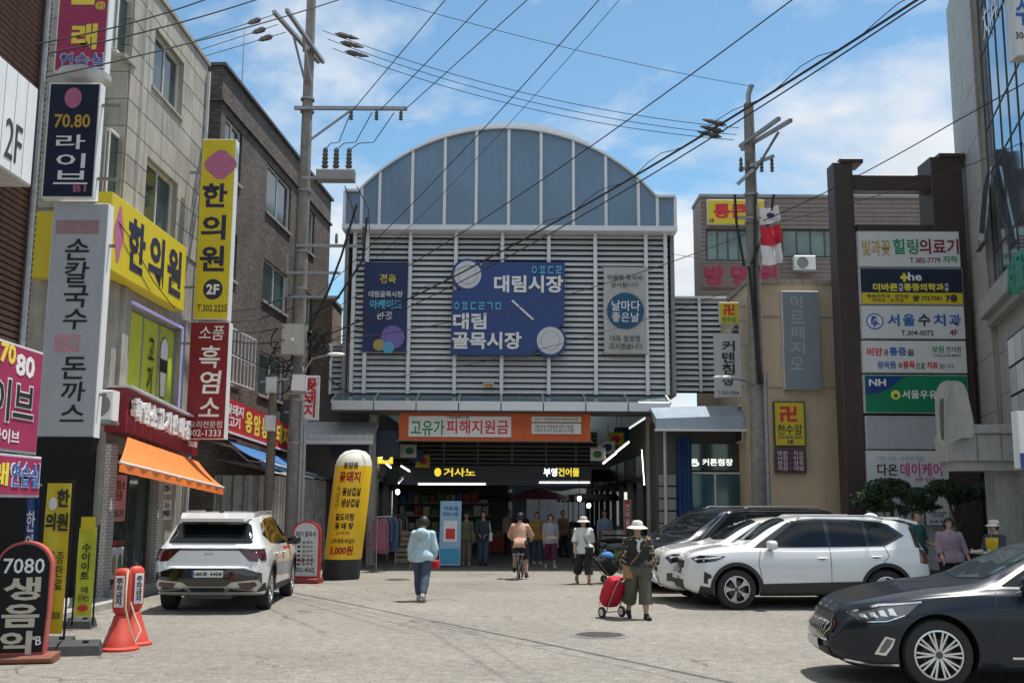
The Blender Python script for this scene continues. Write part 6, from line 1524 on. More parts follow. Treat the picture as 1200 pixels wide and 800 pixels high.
c.line('F', [(-.38,.71),(.38,.71)], chrome, 'grille_bar', .05, .022); c.patch('F', [(.09*math.cos(a), .71+.09*math.sin(a)) for a in [2*math.pi*i/20 for i in range(20)]], chrome, 'badge', .028, .03)
c.both('patch', [(1.72,.92),(2.02,.91),(2.14,.84),(2.06,.74),(1.84,.80)], gloss_k, 'head_lamp', .006); c.both('line', [(1.80,.89),(2.06,.85)], lamp_l, 'lamp_blade', .03, .010)
c.patch('F', [(-.54,.36),(.54,.36),(.52,.50),(-.52,.50)], gloss_k, 'lower_intake', .010); c.line('F', [(-.54,.335),(.54,.335)], chrome, 'chrome_lip', .04, .014)
c.both('patch', [(1.90,.40),(1.92,.58),(2.12,.56),(2.12,.42)], gloss_k, 'side_intake', .008)
for x in (1.345,-1.355): arch_ring(c, x, .41, .46, clad)
for sd in (1,-1): mirror(c, .72, 1.13, sd, paint_w)
for x in (1.345,-1.355):
    for sd in (1,-1): make_wheel(c, x, sd, .352, .235, rim_a, 5, 'plain', .66)
for z in (.9,): c.both('line', [(.90,1.06),(.95,.80),(.86,.36)], seam, 'door_gap')

# --- black minivan farther back
vy = 24.5; vx = P(858, 620, vy).x; rzk = math.pi+RAD(27)
van = Car('black_minivan', 'long black minivan parked beyond the two white SUVs', (vx, vy, 0), rzk, dict(L=5.1, hw=.98, r=.36, axles=(1.58,-1.5), round=.7, kf=.68, kr=.86,
    top=[(-2.55,.8),(-2.53,1.05),(-2.45,1.5),(-2.35,1.74),(-2.0,1.79),(-.8,1.81),(.4,1.79),(.85,1.68),(1.3,1.43),(1.72,1.19),(1.85,1.14),(2.2,1.06),(2.42,.97),(2.53,.82),(2.55,.7)],
    sh=[(-2.55,.76),(-2.53,1.0),(-2.3,1.12),(-1,1.10),(.5,1.08),(1.5,1.05),(2.2,1.0),(2.42,.92),(2.53,.78),(2.55,.66)],
    bot=[(-2.55,.45),(-2.2,.28),(2.2,.24),(2.55,.36)], wm=[(-2.5,.96),(0,.985),(2.5,.93)], ws=[(-2.5,.93),(0,.955),(1.5,.95),(2.5,.88)], wt=[(-2.5,.80),(-2.2,.74),(0,.76),(.5,.75),(1.4,.74),(1.85,.80),(2.5,.74)]), paint_k)
c = van
c.both('patch', [(1.50,1.12),(.75,1.64),(.2,1.69),(-2.0,1.68),(-2.25,1.60),(-2.3,1.18),(-.5,1.13)], gloss_k, 'window_surround', .004)
c.both('patch', [(1.30,1.15),(.72,1.58),(.32,1.62),(.30,1.15)], car_glass, 'side_window', .008, round_=.03); c.both('patch', [(.22,1.15),(.24,1.63),(-.9,1.63),(-.9,1.16)], car_glass, 'side_window', .008, round_=.03); c.both('patch', [(-1.0,1.16),(-1.0,1.63),(-1.95,1.61),(-2.15,1.5),(-2.2,1.2)], car_glass, 'side_window', .008, round_=.03)
c.patch('T', [(1.62,-.66),(1.70,0),(1.62,.66),(.86,.62),(.82,0),(.86,-.62)], car_glass, 'windscreen', .006, round_=.04)
c.both('line', [(1.35,1.10),(1.30,.4)], seam, 'door_gap'); c.both('line', [(.25,1.12),(.25,.36)], seam, 'door_gap'); c.both('line', [(-.95,1.13),(-.95,.36)], seam, 'door_gap')
c.both('line', [(1.55,1.10),(.75,1.665),(.2,1.71),(-2.0,1.70)], chrome, 'chrome_trim', .016, .010)
c.both('patch', [(2.05,.90),(2.38,.90),(2.46,.80),(2.2,.78)], lamp_c, 'head_lamp', .008); c.patch('F', [(-.6,.5),(.6,.5),(.62,.86),(-.62,.86)], gloss_k, 'grille', .012)
for k in range(5): c.line('F', [(-.56,.54+k*.07),(.56,.54+k*.07)], chrome, 'grille_bar', .014, .018)
for sd in (1,-1): mirror(c, 1.10, 1.18, sd, gloss_k); handle(c, sd, .42, 1.0, chrome); handle(c, sd, .05, 1.0, chrome)
for x in (1.58,-1.5):
    for sd in (1,-1): make_wheel(c, x, sd, .36, .235, rim_a, 10, 'plain', .68)
for sd in (1,-1): obj('roof_rail', M().tube([(.2,sd*.70,1.76),(.1,sd*.70,1.80),(-1.9,sd*.70,1.80),(-2.0,sd*.70,1.76)], .018, 8), silver, c.root, True)

# --- white SUV seen from behind, on the left
g0 = G(311, 713.0); rzs = RAD(90+4)
fw = Vector((math.cos(rzs), math.sin(rzs), 0)); rt = Vector((fw.y, -fw.x, 0))
spo = Car('white_hatchback', 'white SUV with a dark bumper seen from behind by the orange awning', g0 + fw*1.40 - rt*.82, rzs, suv_spec(L=4.66, hw=.935, axles=(1.36,-1.40), r=.36, kr=.86,
    top=[(-2.33,.78),(-2.31,1.02),(-2.24,1.13),(-2.0,1.40),(-1.90,1.54),(-1.6,1.61),(-.8,1.67),(0.,1.67),(.45,1.60),(.9,1.37),(1.25,1.14),(1.4,1.10),(2.0,1.0),(2.25,.92),(2.33,.75)],
    sh=[(-2.33,.74),(-2.31,.98),(-2.1,1.09),(-1.2,1.07),(0.,1.03),(1.2,1.0),(2.0,.94),(2.25,.86),(2.33,.70)],
    bot=[(-2.33,.42),(-2.1,.30),(-1.75,.25),(1.75,.23),(2.1,.25),(2.33,.36)], wm=[(-2.3,.92),(-1.4,.938),(0,.92),(1.35,.938),(2.3,.90)], ws=[(-2.3,.86),(-1.4,.895),(0,.885),(1.3,.895),(2.3,.84)],
    wt=[(-2.3,.74),(-1.9,.62),(-1.2,.64),(0,.65),(.5,.64),(1.25,.74),(2.3,.70)]), paint_w)
c = spo
c.patch('B', [(-.70,1.145),(.70,1.145),(.60,1.47),(-.60,1.47)], car_glass, 'rear_window', .008, round_=.05)
obj('spoiler', M().hexa([(-1.75,-.62,1.60),(-1.75,.62,1.60),(-2.18,.54,1.50),(-2.18,-.54,1.50),(-1.75,-.60,1.645),(-1.75,.60,1.645),(-2.20,.52,1.555),(-2.20,-.52,1.555)]), paint_w, c.root)
obj('spoiler_shadow', M().box(-2.12, -1.9, -.5, .5, 1.455, 1.497), gloss_k, c.root)  # black bar below the spoiler, painted in for its shadow across the rear window
c.patch('B', [(-.80,1.03),(.80,1.03),(.80,1.055),(-.80,1.055)], lamp_rd, 'light_bar', .006)
for sg in (1,-1):
    c.patch('B', [(sg*.46,1.06),(sg*.86,1.05),(sg*.86,.90),(sg*.80,.85),(sg*.66,.86)], lamp_rd, 'tail_lamp', .010)
    c.patch('B', [(sg*.60,1.00),(sg*.84,1.01),(sg*.84,.90),(sg*.72,.89)], lamp_r, 'tail_lamp_lens', .014)
c.both('patch', [(-2.05,1.06),(-2.10,.86),(-2.26,.86),(-2.28,1.04)], lamp_rd, 'tail_lamp', .008)
c.patch('B', [(-.86,.44),(.86,.44),(.86,.66),(.60,.74),(-.60,.74),(-.86,.66)], gloss_k, 'bumper_panel', .010)
c.patch('B', [(-.90,.36),(.90,.36),(.90,.50),(.80,.45),(-.80,.45),(-.90,.50)], clad, 'bumper_cladding', .014)
for sg in (1,-1):
    c.patch('B', [(sg*.40,.52),(sg*.80,.56),(sg*.86,.47),(sg*.78,.37),(sg*.50,.40),(sg*.30,.45)], silver, 'bumper_trim', .018); c.patch('B', [(sg*.50,.505),(sg*.77,.525),(sg*.79,.47),(sg*.72,.42),(sg*.55,.43)], lamp_rd, 'reflector', .024)
c.patch('B', [(-.32,.36),(.32,.36),(.40,.46),(-.40,.46)], silver, 'skid_plate', .020); c.patch('B', [(-.26,.375),(.26,.375),(.29,.435),(-.29,.435)], clad, 'skid_inset', .026)
pl = c.patch('B', [(-.26,.60),(.26,.60),(.26,.71),(-.26,.71)], plate_m, 'number_plate', .022)
def rear_text(car, s_, y0, y1, z0, z1, m, off, name='lettering', bold=.02):
    vs, fs = text_mesh(s_, bold, 1.0, 0.05, 1.0); xs = [v[0] for v in vs]; ys = [v[1] for v in vs]
    hit = car.proj('B', 0, (z0+z1)/2)[0]; hx = hit.x-off; out = []
    for v in vs:
        yy = y0+(v[0]-min(xs))/(max(xs)-min(xs))*(y1-y0); zz = z0+(v[1]-min(ys))/(max(ys)-min(ys))*(z1-z0)
        out.append((hx-.003*(v[2]+.05)/.1, -yy, zz))
    return obj(name, M().add(out, fs), m, car.root)
rear_text(c, '180호 4458', -.21, .24, .625, .685, black_t, .026); rear_text(c, 'KIA', -.075, .075, .955, .99, silver, .012, 'badge', .01)
c.patch('B', [(.22,.60),(.26,.60),(.26,.71),(.22,.71)], blue_s, 'plate_band', .025)
c.both('patch', [(1.12,1.06),(.42,1.52),(-.1,1.565),(-1.0,1.54),(-1.5,1.46),(-1.75,1.28),(-1.30,1.12),(-.3,1.08)], gloss_k, 'window_surround', .004)
c.both('patch', [(.92,1.09),(.36,1.48),(-.22,1.515),(-.25,1.10)], car_glass, 'side_window', .008, round_=.03); c.both('patch', [(-.32,1.10),(-.30,1.515),(-1.15,1.49),(-1.2,1.14)], car_glass, 'side_window', .008, round_=.03)
red_stripe = mat('stripe_red', (0.55,0.02,0.03), 0.35, var=0, coat=.5)
c.both('patch', [(.98,1.00),(.05,1.02),(-.02,.97),(.94,.955)], red_stripe, 'red_stripe', .005)
c.both('line', [(-.28,1.09),(-.28,.40)], seam, 'door_gap'); c.both('line', [(.95,1.05),(.95,.8),(.86,.38)], seam, 'door_gap'); c.both('line', [(-1.28,1.1),(-1.35,.95),(-1.0,.55)], seam, 'door_gap')
c.both('patch', [(-.93,.24),(-.93,.40),(.90,.37),(.90,.24)], clad, 'sill_cladding', .012)
for x in (1.36,-1.40): arch_ring(c, x, .42, .485, clad)
for x in (1.36,-1.40):
    for sd in (1,-1): make_wheel(c, x, sd, .36, .24, rim_a, 5, 'wide', .68, gloss_k)
for sd in (1,-1):
    obj('roof_rail', M().tube([(.25,sd*.60,1.60),(.15,sd*.62,1.66),(-1.3,sd*.62,1.66),(-1.55,sd*.59,1.60)], .018, 8), silver, c.root, True); mirror(c, .80, 1.13, sd, gloss_k); handle(c, sd, -.10, .92, paint_w); handle(c, sd, -1.08, .94, paint_w)
obj('roof_fin', M().ell((-1.45,0,1.64), (.13,.03,.07)), black_m, c.root, True)
obj('exhaust_box', M().rbox(-2.0,-1.5,-.35,.35,.22,.34,.02), dgrey, c.root); obj('axle', M().tube([(-1.4,-.75,.36),(-1.4,.75,.36)], .05, 8), dgrey, c.root)

# --- dark graphite sedan in the right foreground
g0 = G(1100, 808.0); rzd = math.pi-RAD(4.0)
fw = Vector((math.cos(rzd), math.sin(rzd), 0)); lf = Vector((-fw.y, fw.x, 0))
sed = Car('dark_sedan', 'glossy graphite sedan with slatted chrome grille in the right foreground', g0 - fw*1.56 - lf*.83, rzd, dict(L=5.0, hw=.935, r=.348, axles=(1.56,-1.335), round=.75, kf=.60, kr=.75, bulf=.09, gap=.045,
    top=[(-2.5,.7),(-2.45,1.0),(-2.1,1.06),(-1.7,1.14),(-1.1,1.34),(-.3,1.465),(.2,1.43),(.62,1.27),(1.02,1.075),(1.12,1.045),(1.6,.985),(2.1,.885),(2.36,.80),(2.46,.71),(2.5,.60)],
    sh=[(-2.5,.66),(-2.45,.95),(-2.0,.99),(-1,.97),(0,.95),(1.0,.94),(1.6,.905),(2.1,.82),(2.36,.745),(2.46,.66),(2.5,.55)],
    bot=[(-2.5,.40),(-2.2,.24),(-1.9,.19),(1.9,.17),(2.3,.18),(2.5,.26)], wm=[(-2.5,.90),(-1.3,.935),(0,.925),(1.5,.937),(2.5,.90)], ws=[(-2.5,.82),(-1.3,.88),(0,.875),(1.4,.885),(2.1,.85),(2.5,.78)],
    wt=[(-2.5,.7),(-1.7,.60),(-1.1,.57),(0,.60),(.3,.60),(.9,.66),(1.12,.72),(2.5,.66)]), paint_g)
c = sed
c.both('patch', [(1.00,.99),(.35,1.35),(-.1,1.40),(-.9,1.36),(-1.55,1.14),(-1.3,1.03),(-.2,1.0)], chrome, 'window_surround', .004)
c.both('patch', [(.88,1.015),(.32,1.325),(-.18,1.37),(-.20,1.02)], car_glass, 'side_window', .008, round_=.03); c.both('patch', [(-.26,1.025),(-.24,1.37),(-.9,1.335),(-1.45,1.13),(-1.25,1.05)], car_glass, 'side_window', .008, round_=.03)
scr = mat('screen_glass', (0.03,0.045,0.05), 0.04, var=0, spec=0.6, coat=0)
c.patch('T', [(.97,-.60),(1.07,0),(.97,.60),(.26,.52),(.22,0),(.26,-.52)], scr, 'windscreen', .006, round_=.04)
c.both('patch', [(1.72,.845),(2.10,.80),(2.36,.715),(2.30,.66),(2.02,.68),(1.86,.735)], lamp_c, 'head_lamp', .006)
for k in range(4): x = 1.98+k*.085; c.both('patch', [(x,.79-k*.022),(x+.045,.782-k*.022),(x+.035,.725-k*.012),(x-.03,.72-k*.012)], lamp_l, 'lamp_element', .012, .03)
c.both('line', [(1.70,.858),(2.10,.815),(2.37,.725)], chrome, 'lamp_trim', .018, .010); c.both('line', [(1.88,.728),(2.05,.668),(2.30,.645)], chrome, 'lamp_trim', .010, .010)
c.patch('F', [(-.46,.44),(.46,.44),(.50,.62),(.42,.71),(-.42,.71),(-.50,.62)], gloss_k, 'grille', .010, round_=.04)
for k in range(17):
    y = -.448+k*.056; c.line('F', [(y*.92,.455),(y,.58),(y*.9,.70)], silver, 'grille_slat', .016, .020)
c.line('F', [(-.46,.435),(.46,.435)], chrome, 'grille_trim', .02, .016)
c.patch('F', [(-.26,.33),(.26,.33),(.26,.43),(-.26,.43)], plate_m, 'number_plate', .035); c.patch('F', [(-.48,.25),(.48,.25),(.46,.36),(-.46,.36)], clad, 'lower_intake', .010)
c.both('patch', [(1.98,.50),(2.07,.52),(2.13,.42),(2.17,.34),(2.07,.33),(2.01,.42)], chrome, 'fog_surround', .008); c.both('patch', [(2.00,.485),(2.06,.50),(2.105,.42),(2.13,.36),(2.08,.36),(2.035,.42)], lamp_c, 'fog_lamp', .014)
c.both('line', [(1.95,.245),(2.20,.235),(2.42,.26)], chrome, 'lip_trim', .02, .012)
c.both('line', [(.95,.96),(1.02,.72),(.95,.30)], seam, 'door_gap', .008); c.both('line', [(-.22,1.0),(-.22,.25)], seam, 'door_gap', .008); c.both('line', [(1.10,.93),(1.55,.90),(1.75,.86)], seam, 'hood_gap', .006)
c.both('line', [(.85,.33),(-1.0,.33)], chrome, 'sill_trim', .022, .010)
c.both('patch', [(-2.1,.80),(-2.1,.95),(-2.45,.93),(-2.45,.80)], lamp_r, 'tail_lamp', .008)
for sd in (1,-1): mirror(c, .66, 1.07, sd, paint_g); handle(c, sd, -.05, .84, chrome); handle(c, sd, -1.0, .86, chrome)
for x in (1.56,-1.335):
    for sd in (1,-1): make_wheel(c, x, sd, .348, .235, rim_a, 10, 'twin', .70)
# ------------------------------------------------------------------ people
skin_m = mat('skin', (0.46,0.28,0.20), 0.55, var=0.06, vs=20)
hair_k = mat('hair_black', (0.018,0.016,0.015), 0.55, var=0.3, vs=60)
def cloth(name, col, rough=0.85, var=0.12, vs=9): return mat('cloth_'+name, col, rough, var=var, vs=vs, bump=0.35, bs=25)
def pattern_mat(name, base, spots, scale, lo=.5, hi=.55):
    m = bpy.data.materials.new(name); m.use_nodes = True; t = m.node_tree; b = t.nodes['Principled BSDF']; b.inputs['Roughness'].default_value = .85
    tcn = t.nodes.new('ShaderNodeTexCoord'); v = t.nodes.new('ShaderNodeTexNoise'); v.inputs['Scale'].default_value = scale; v.inputs['Detail'].default_value = 2; t.links.new(tcn.outputs['Object'], v.inputs['Vector'])
    r = t.nodes.new('ShaderNodeValToRGB'); r.color_ramp.elements[0].position = lo; r.color_ramp.elements[1].position = hi; r.color_ramp.elements[0].color = (*base, 1); r.color_ramp.elements[1].color = (*spots, 1)
    t.links.new(v.outputs['Fac'], r.inputs[0]); t.links.new(r.outputs[0], b.inputs['Base Color']); return m
def capsule(mb, a, ra, b, rb, n=12):
    a, b = Vector(a), Vector(b); d = (b-a); L = d.length
    if L < 1e-6: mb.ell(a, (ra,)*3, n, 8); return
    d /= L; pts, rs = [], []
    for k in range(5): th = math.pi/2*k/4; pts.append(a-d*ra*math.cos(th)); rs.append(max(ra*math.sin(th), 1e-4))
    for k in range(5): th = math.pi/2*k/4; pts.append(b+d*rb*math.sin(th)); rs.append(max(rb*math.cos(th), 1e-4))
    mb.tube(pts, rs, n)
def person(label, loc, rz, H=1.6, pose=None, stout=1.0, wear=None, hair='short', vox=.011, group=None):
    ps = dict(la=0, lk=0, ra=0, rk=0, lsw=0, lo=8, le=12, lo2=0, rsw=0, ro=8, re=12, ro2=0, lean=0, head=0, yaw=0, lf=0, rf=0, lout=0, rout=0); ps.update(pose or {})
    root = thing('person', label, 'person', loc, rz, group)
    mb = M(); segs = []
    def seg(a, b, ra, rb, tg, t0=0.0, t1=1.0): segs.append((Vector(a), Vector(b), ra, rb, tg, t0, t1))
    hipz = .52*H; feet = []
    LT, LS = .24*H, .235*H
    hips = {}
    for sd, nm in ((1,'l'),(-1,'r')):
        a, k, o_ = RAD(ps[nm+'a']), RAD(ps[nm+'k']), RAD(ps[nm+'out'])
        hip = Vector((sd*.053*H*stout, 0, hipz)); dv = Vector((sd*math.sin(o_), -math.sin(a)*math.cos(o_), -math.cos(a)*math.cos(o_)))
        knee = hip+dv*LT; b = a-k; ank = knee+Vector((sd*math.sin(o_)*.3, -math.sin(b), -math.cos(b))).normalized()*LS
        fp = RAD(ps[nm+'f']); toe = ank+Vector((sd*.012*H, -math.cos(fp)*.105*H, -math.sin(fp)*.105*H-.030*H)); heel = ank+Vector((0, .028*H*math.cos(fp), -.030*H+.028*H*math.sin(fp)))
        capsule(mb, hip, .060*H*stout, knee, .037*H*stout**.5); capsule(mb, knee, .038*H*stout**.5, knee.lerp(ank,.35), .036*H*stout**.5); capsule(mb, knee.lerp(ank,.35), .036*H*stout**.5, ank, .022*H)
        capsule(mb, heel, .020*H, toe, .017*H); capsule(mb, ank, .023*H, heel.lerp(toe,.45), .022*H)
        seg(hip, knee, .060*H*stout, .037*H, nm+'leg', 0, 1); seg(knee, ank, .038*H, .022*H, nm+'leg', 1, 2); seg(heel, toe, .02*H, .018*H, nm+'foot')
        feet.append(min(toe.z, heel.z)-.019*H)
    dz = -min(feet) if ps.get('ground', 1) else 0.0
    lean = RAD(ps['lean'])
    Rl = Matrix.Rotation(lean, 3, 'X')          # forward is -y
    piv = Vector((0, 0, hipz))
    def up(p): return piv + Rl @ (Vector(p)-piv)
    rings = [(.455,.070,.055,0),(.475,.090,.066,.004),(.51,.098,.072,.006),(.55,.096,.068,.004),(.60,.085,.060,0),(.66,.089,.064,-.002),(.73,.098,.070,-.004),(.775,.096,.063,0),(.808,.076,.050,.004),(.835,.050,.040,.006),(.85,.035,.034,.006)]
    k0 = len(mb.v); n = 20
    for zf, hw_, hd, yo in rings:
        c = Vector((0, yo*H, zf*H))
        for j in range(n):
            an = 2*math.pi*j/n; mb.v.append(tuple(up(c+Vector((hw_*H*stout*math.cos(an), hd*H*stout*math.sin(an), 0)))))
    for i in range(len(rings)-1):
        for j in range(n): a, b = k0+i*n+j, k0+i*n+(j+1)%n; mb.f.append((a, b, b+n, a+n))
    mb.f.append(tuple(k0+j for j in reversed(range(n)))); e = k0+(len(rings)-1)*n; mb.f.append(tuple(e+j for j in range(n)))
    seg(up((0,0,.47*H)), up((0,0,.80*H)), .085*H*stout, .085*H*stout, 'torso', 0, 1)
    hands = {}
    for sd, nm in ((1,'l'),(-1,'r')):
        sw, o_, e_, o2 = RAD(ps[nm+'sw']), RAD(ps[nm+'o']), RAD(ps[nm+'e']), RAD(ps[nm+'o2'])
        sh = up((sd*.098*H*stout**.5, .002*H, .786*H)); du = Vector((sd*math.sin(o_), -math.sin(sw)*math.cos(o_), -math.cos(sw)*math.cos(o_)))
        el = sh+du*.175*H; a2 = sw+e_; df = Vector((sd*math.sin(o2), -math.sin(a2)*math.cos(o2), -math.cos(a2)*math.cos(o2))); wr = el+df*.150*H
        capsule(mb, sh, .036*H*stout**.5, el, .027*H*stout**.4); capsule(mb, el, .027*H*stout**.4, wr, .018*H)
        seg(up((sd*.05*H,0,.80*H)), sh, .04*H, .036*H, 'torso', .95, 1); seg(sh, el, .036*H, .027*H, nm+'arm', 0, 1); seg(el, wr, .027*H, .018*H, nm+'arm', 1, 2)
        sx = df.cross(Vector((0,1,0)) if abs(df.y) < .9 else Vector((0,0,1))).normalized(); fy = df.cross(sx).normalized()
        pm = wr+df*.030*H
        for q in (-1.2,-.4,.4,1.2): capsule(mb, wr+df*.006*H, .011*H, pm+fy*q*.0085*H+df*.022*H, .0072*H, 8)
        for q, ln in ((-1.2,.040),(-.4,.047),(.4,.044),(1.2,.034)):
            kn = pm+fy*q*.0088*H+df*.026*H; m1 = kn+(df*.85+sx*.5*sd)*ln*.5*H; m2 = m1+(df*.55+sx*.8*sd)*ln*.5*H
            capsule(mb, kn, .0066*H, m1, .006*H, 7); capsule(mb, m1, .006*H, m2, .005*H, 7)
        th = wr+df*.012*H-fy*.012*H; capsule(mb, th, .008*H, th+(df*.6-fy*.7).normalized()*.03*H, .0068*H, 7); capsule(mb, th+(df*.6-fy*.7).normalized()*.03*H, .0068*H, th+(df*.6-fy*.7).normalized()*.03*H+df*.022*H, .0055*H, 7)
        seg(wr, wr+df*.1*H, .018*H, .012*H, nm+'hand'); hands[nm] = wr+df*.06*H
    hy, hp_ = RAD(ps['yaw']), RAD(ps['head'])
    Rh = Matrix.Rotation(hy, 3, 'Z') @ Matrix.Rotation(hp_, 3, 'X'); nb = up((0,.004*H,.84*H))
    def hd_(p): return nb + Rh @ (Vector(p)*H*1.06)
    capsule(mb, up((0,.006*H,.82*H)), .034*H, hd_((0,.0,.045)), .031*H)
    mb.ell(hd_((0,.002,.092)), (.044*H,.053*H,.058*H), 20, 14, Rh); mb.ell(hd_((0,-.014,.065)), (.034*H,.036*H,.042*H), 16, 10, Rh)
    capsule(mb, hd_((0,-.049,.088)), .006*H, hd_((0,-.060,.074)), .0095*H, 8)
    for sd in (1,-1): mb.ell(hd_((sd*.045,.004,.082)), (.007*H,.013*H,.018*H), 8, 6, Rh)
    mb.ell(hd_((0,-.047,.045)), (.014*H,.008*H,.010*H), 8, 6, Rh)
    seg(up((0,.006*H,.815*H)), hd_((0,0,.03)), .034*H, .03*H, 'neck'); seg(hd_((0,0,.06)), hd_((0,0,.11)), .05*H, .05*H, 'head')
    me = bake(mb.mesh('body'), [('REMESH', dict(mode='VOXEL', voxel_size=vox)), ('SMOOTH', dict(factor=.5, iterations=3))])
    nv = len(me.vertices); co = np.empty(nv*3, np.float32); me.vertices.foreach_get('co', co); co = co.reshape(-1,3).astype(float)
    nr = np.empty(nv*3, np.float32); me.vertices.foreach_get('normal', nr); nr = nr.reshape(-1,3).astype(float)
    best = np.full(nv, 1e9); tagi = np.zeros(nv, int); tp = np.zeros(nv)
    for i, (a, b, ra, rb, tg, t0, t1) in enumerate(segs):
        a_, d_ = np.array(a), np.array(b-a); q = np.clip(((co-a_)@d_)/max(d_@d_, 1e-9), 0, 1); dist = np.linalg.norm(co-a_-q[:,None]*d_, axis=1)-(ra+(rb-ra)*q)
        w_ = dist < best; best[w_] = dist[w_]; tagi[w_] = i; tp[w_] = t0+(t1-t0)*q[w_]
    tags = np.array([s_[4] for s_ in segs])[tagi]
    hz = np.array(nb); Rinv = np.array(Rh.transposed()); loc_h = (Rinv @ (co-hz).T).T/(H*1.06)
    faces = [tuple(p.vertices) for p in me.polygons]
    zu = ((np.array(Rl.transposed()) @ (co-np.array(piv)).T).T+np.array(piv))[:,2]/H
    me.vertices.foreach_set('co', (co+np.array([0,0,dz])).astype(np.float32).ravel())
    me.polygons.foreach_set('use_smooth', [True]*len(me.polygons)); me.materials.clear(); me.materials.append(skin_m); me.update()
    link('body', me, root)
    def garment(name, sel, off, m):
        idx = np.where(sel)[0]; mp_ = {int(j): i for i, j in enumerate(idx)}
        fs = [tuple(mp_[v] for v in f_) for f_ in faces if all(v in mp_ for v in f_)]
        if not fs: return None
        o2 = off[idx] if hasattr(off, '__len__') else np.full(len(idx), off)
        wob = np.array([noise.noise(Vector(co[j]*np.array([9,9,5]))) for j in idx])
        pv = co[idx]+nr[idx]*(o2*(1+.35*wob))[:,None]+np.array([0,0,dz])
        mb2 = M(); mb2.v = [tuple(p) for p in pv]; mb2.f = fs
        return obj(name, mb2, m, root, True)
    W = dict(top=None, sleeve=.9, hem=.47, topoff=.014, bottom=None, blen=1.9, boff=.014, shoes=None, waist=.57); W.update(wear or {})
    isT, isL, isA = tags == 'torso', (tags == 'lleg') | (tags == 'rleg'), (tags == 'larm') | (tags == 'rarm')
    if W['bottom']:
        bo = np.where(isL, W['boff']*(1+.7*np.clip(tp-.5, 0, 1.5)), W['boff'])
        garment('trousers', (isT & (zu < W['waist'])) | (isL & (tp < W['blen'])), bo, W['bottom'])
    if W['top']:
        to = np.where(isT | isL, W['topoff']+W['boff']*np.clip((.60-zu)/.06, 0, 1)+W.get('flare', .5)*.03*np.clip(.62-zu, 0, .2)/.15, W['topoff'])
        to = np.where(isA, W['topoff']*(.8+.25*tp), to)
        sel = (isT & (zu > W['hem']) & (zu < .832)) | (isA & (tp < W['sleeve']))
        if not W.get('seated'): sel = sel | (isL & (zu > W['hem']))
        if W.get('sleeve_m'):
            garment('top', sel & ~isA, to, W['top'])
            for q in 'lr': garment('sleeve', ((tags == q+'arm') & (tp < W['sleeve'])) | (isT & (tp > .96) & ((co[:,0] > 0) == (q == 'l')) & (zu < .832)), to*1.05, W['sleeve_m'])
        else: garment('top', sel, to, W['top'])
    if W.get('gloves'):
        for q in 'lr': garment('glove', (tags == q+'hand') | ((tags == q+'arm') & (tp > W.get('glove_from', 1.9))), .006, W['gloves'])
    if W['shoes']:
        for q in 'lr': garment('shoe', (tags == q+'foot') | ((tags == q+'leg') & (tp > 1.93)), .008, W['shoes'])
    isH = (tags == 'head') | (tags == 'neck')
    x, y, z = loc_h[:,0], loc_h[:,1], loc_h[:,2]
    if hair == 'short': hs = isH & (((z > .118) & (y < 0)) | ((y > -.012) & (z > .075)) | ((y > .02) & (z > .045))); ho = .014
    elif hair == 'bob': hs = isH & (((z > .120) & (y < 0)) | ((y > -.018) & (z > .035))); ho = .024
    elif hair == 'long': hs = isH & (((z > .120) & (y < 0)) | ((y > -.016) & (z > .0))); ho = .022
    elif hair == 'curly': hs = isH & (((z > .112) & (y < 0)) | ((y > -.022) & (z > .05))); ho = .032
    else: hs = None
    if hs is not None: garment('hair', hs, ho, hair_k)
    if hair == 'bun': garment('hair', isH & (((z > .118) & (y < 0)) | ((y > -.012) & (z > .05))), .012, hair_k)
    for sd in (1,-1):
        obj('eye', M().ell(Rh @ (Vector((sd*.018,-.0465,.092))*H*1.06)+nb+Vector((0,0,dz)), (.008*H,.005*H,.0035*H), 8, 6, Rh), black_t, root, True)
        obj('eyebrow', M().ell(Rh @ (Vector((sd*.019,-.046,.104))*H*1.06)+nb+Vector((0,0,dz)), (.012*H,.004*H,.0022*H), 8, 6, Rh), hair_k, root, True)
    obj('mouth', M().ell(Rh @ (Vector((0,-.0525,.049))*H*1.06)+nb+Vector((0,0,dz)), (.013*H,.004*H,.003*H), 8, 6, Rh), mat('lip', (0.32,0.12,0.10), 0.5, var=0), root, True)
    Rw = Matrix.Rotation(rz, 3, 'Z'); L_ = Vector(loc)
    root_info = dict(root=root, H=H, hand={k: L_+Rw @ (v+Vector((0,0,dz))) for k, v in hands.items()}, top=L_+Rw @ (hd_((0,0,.15))+Vector((0,0,dz))), headR=Rw @ Rh, headc=L_+Rw @ (hd_((0,0,.10))+Vector((0,0,dz))), W=lambda p: L_+Rw @ (up(Vector(p)*H)+Vector((0,0,dz))))
    return root_info
def hat(info, label, m, brim=.155, kind='bucket'):
    H = info['H']; t = thing('sun_hat', label, 'hat', info['headc']); R_ = info['headR']
    prof = [(.050*H,-.004),(.056*H,.02),(.055*H,.05),(.045*H,.078),(.02*H,.088),(.002,.09)]
    b = M().lathe(prof, 20); b.v = [tuple(R_ @ Vector((x*1.02, y*1.12, z+.005))) for x, y, z in b.v]; obj('crown', b, m, t, True)
    def br(u, v):
        a = 2*math.pi*u; r0 = .054*H; fr = max(0, -math.sin(a)) if kind == 'visor' else 1.0
        r_ = r0+(brim-r0)*v*(.25+.75*fr) if kind == 'visor' else r0+(brim-r0)*v
        return R_ @ Vector((r_*math.cos(a), r_*math.sin(a)*1.08, .012-.045*v))
    obj('brim', M().sheet(br, 32, 4, .004), m, t, True); return t

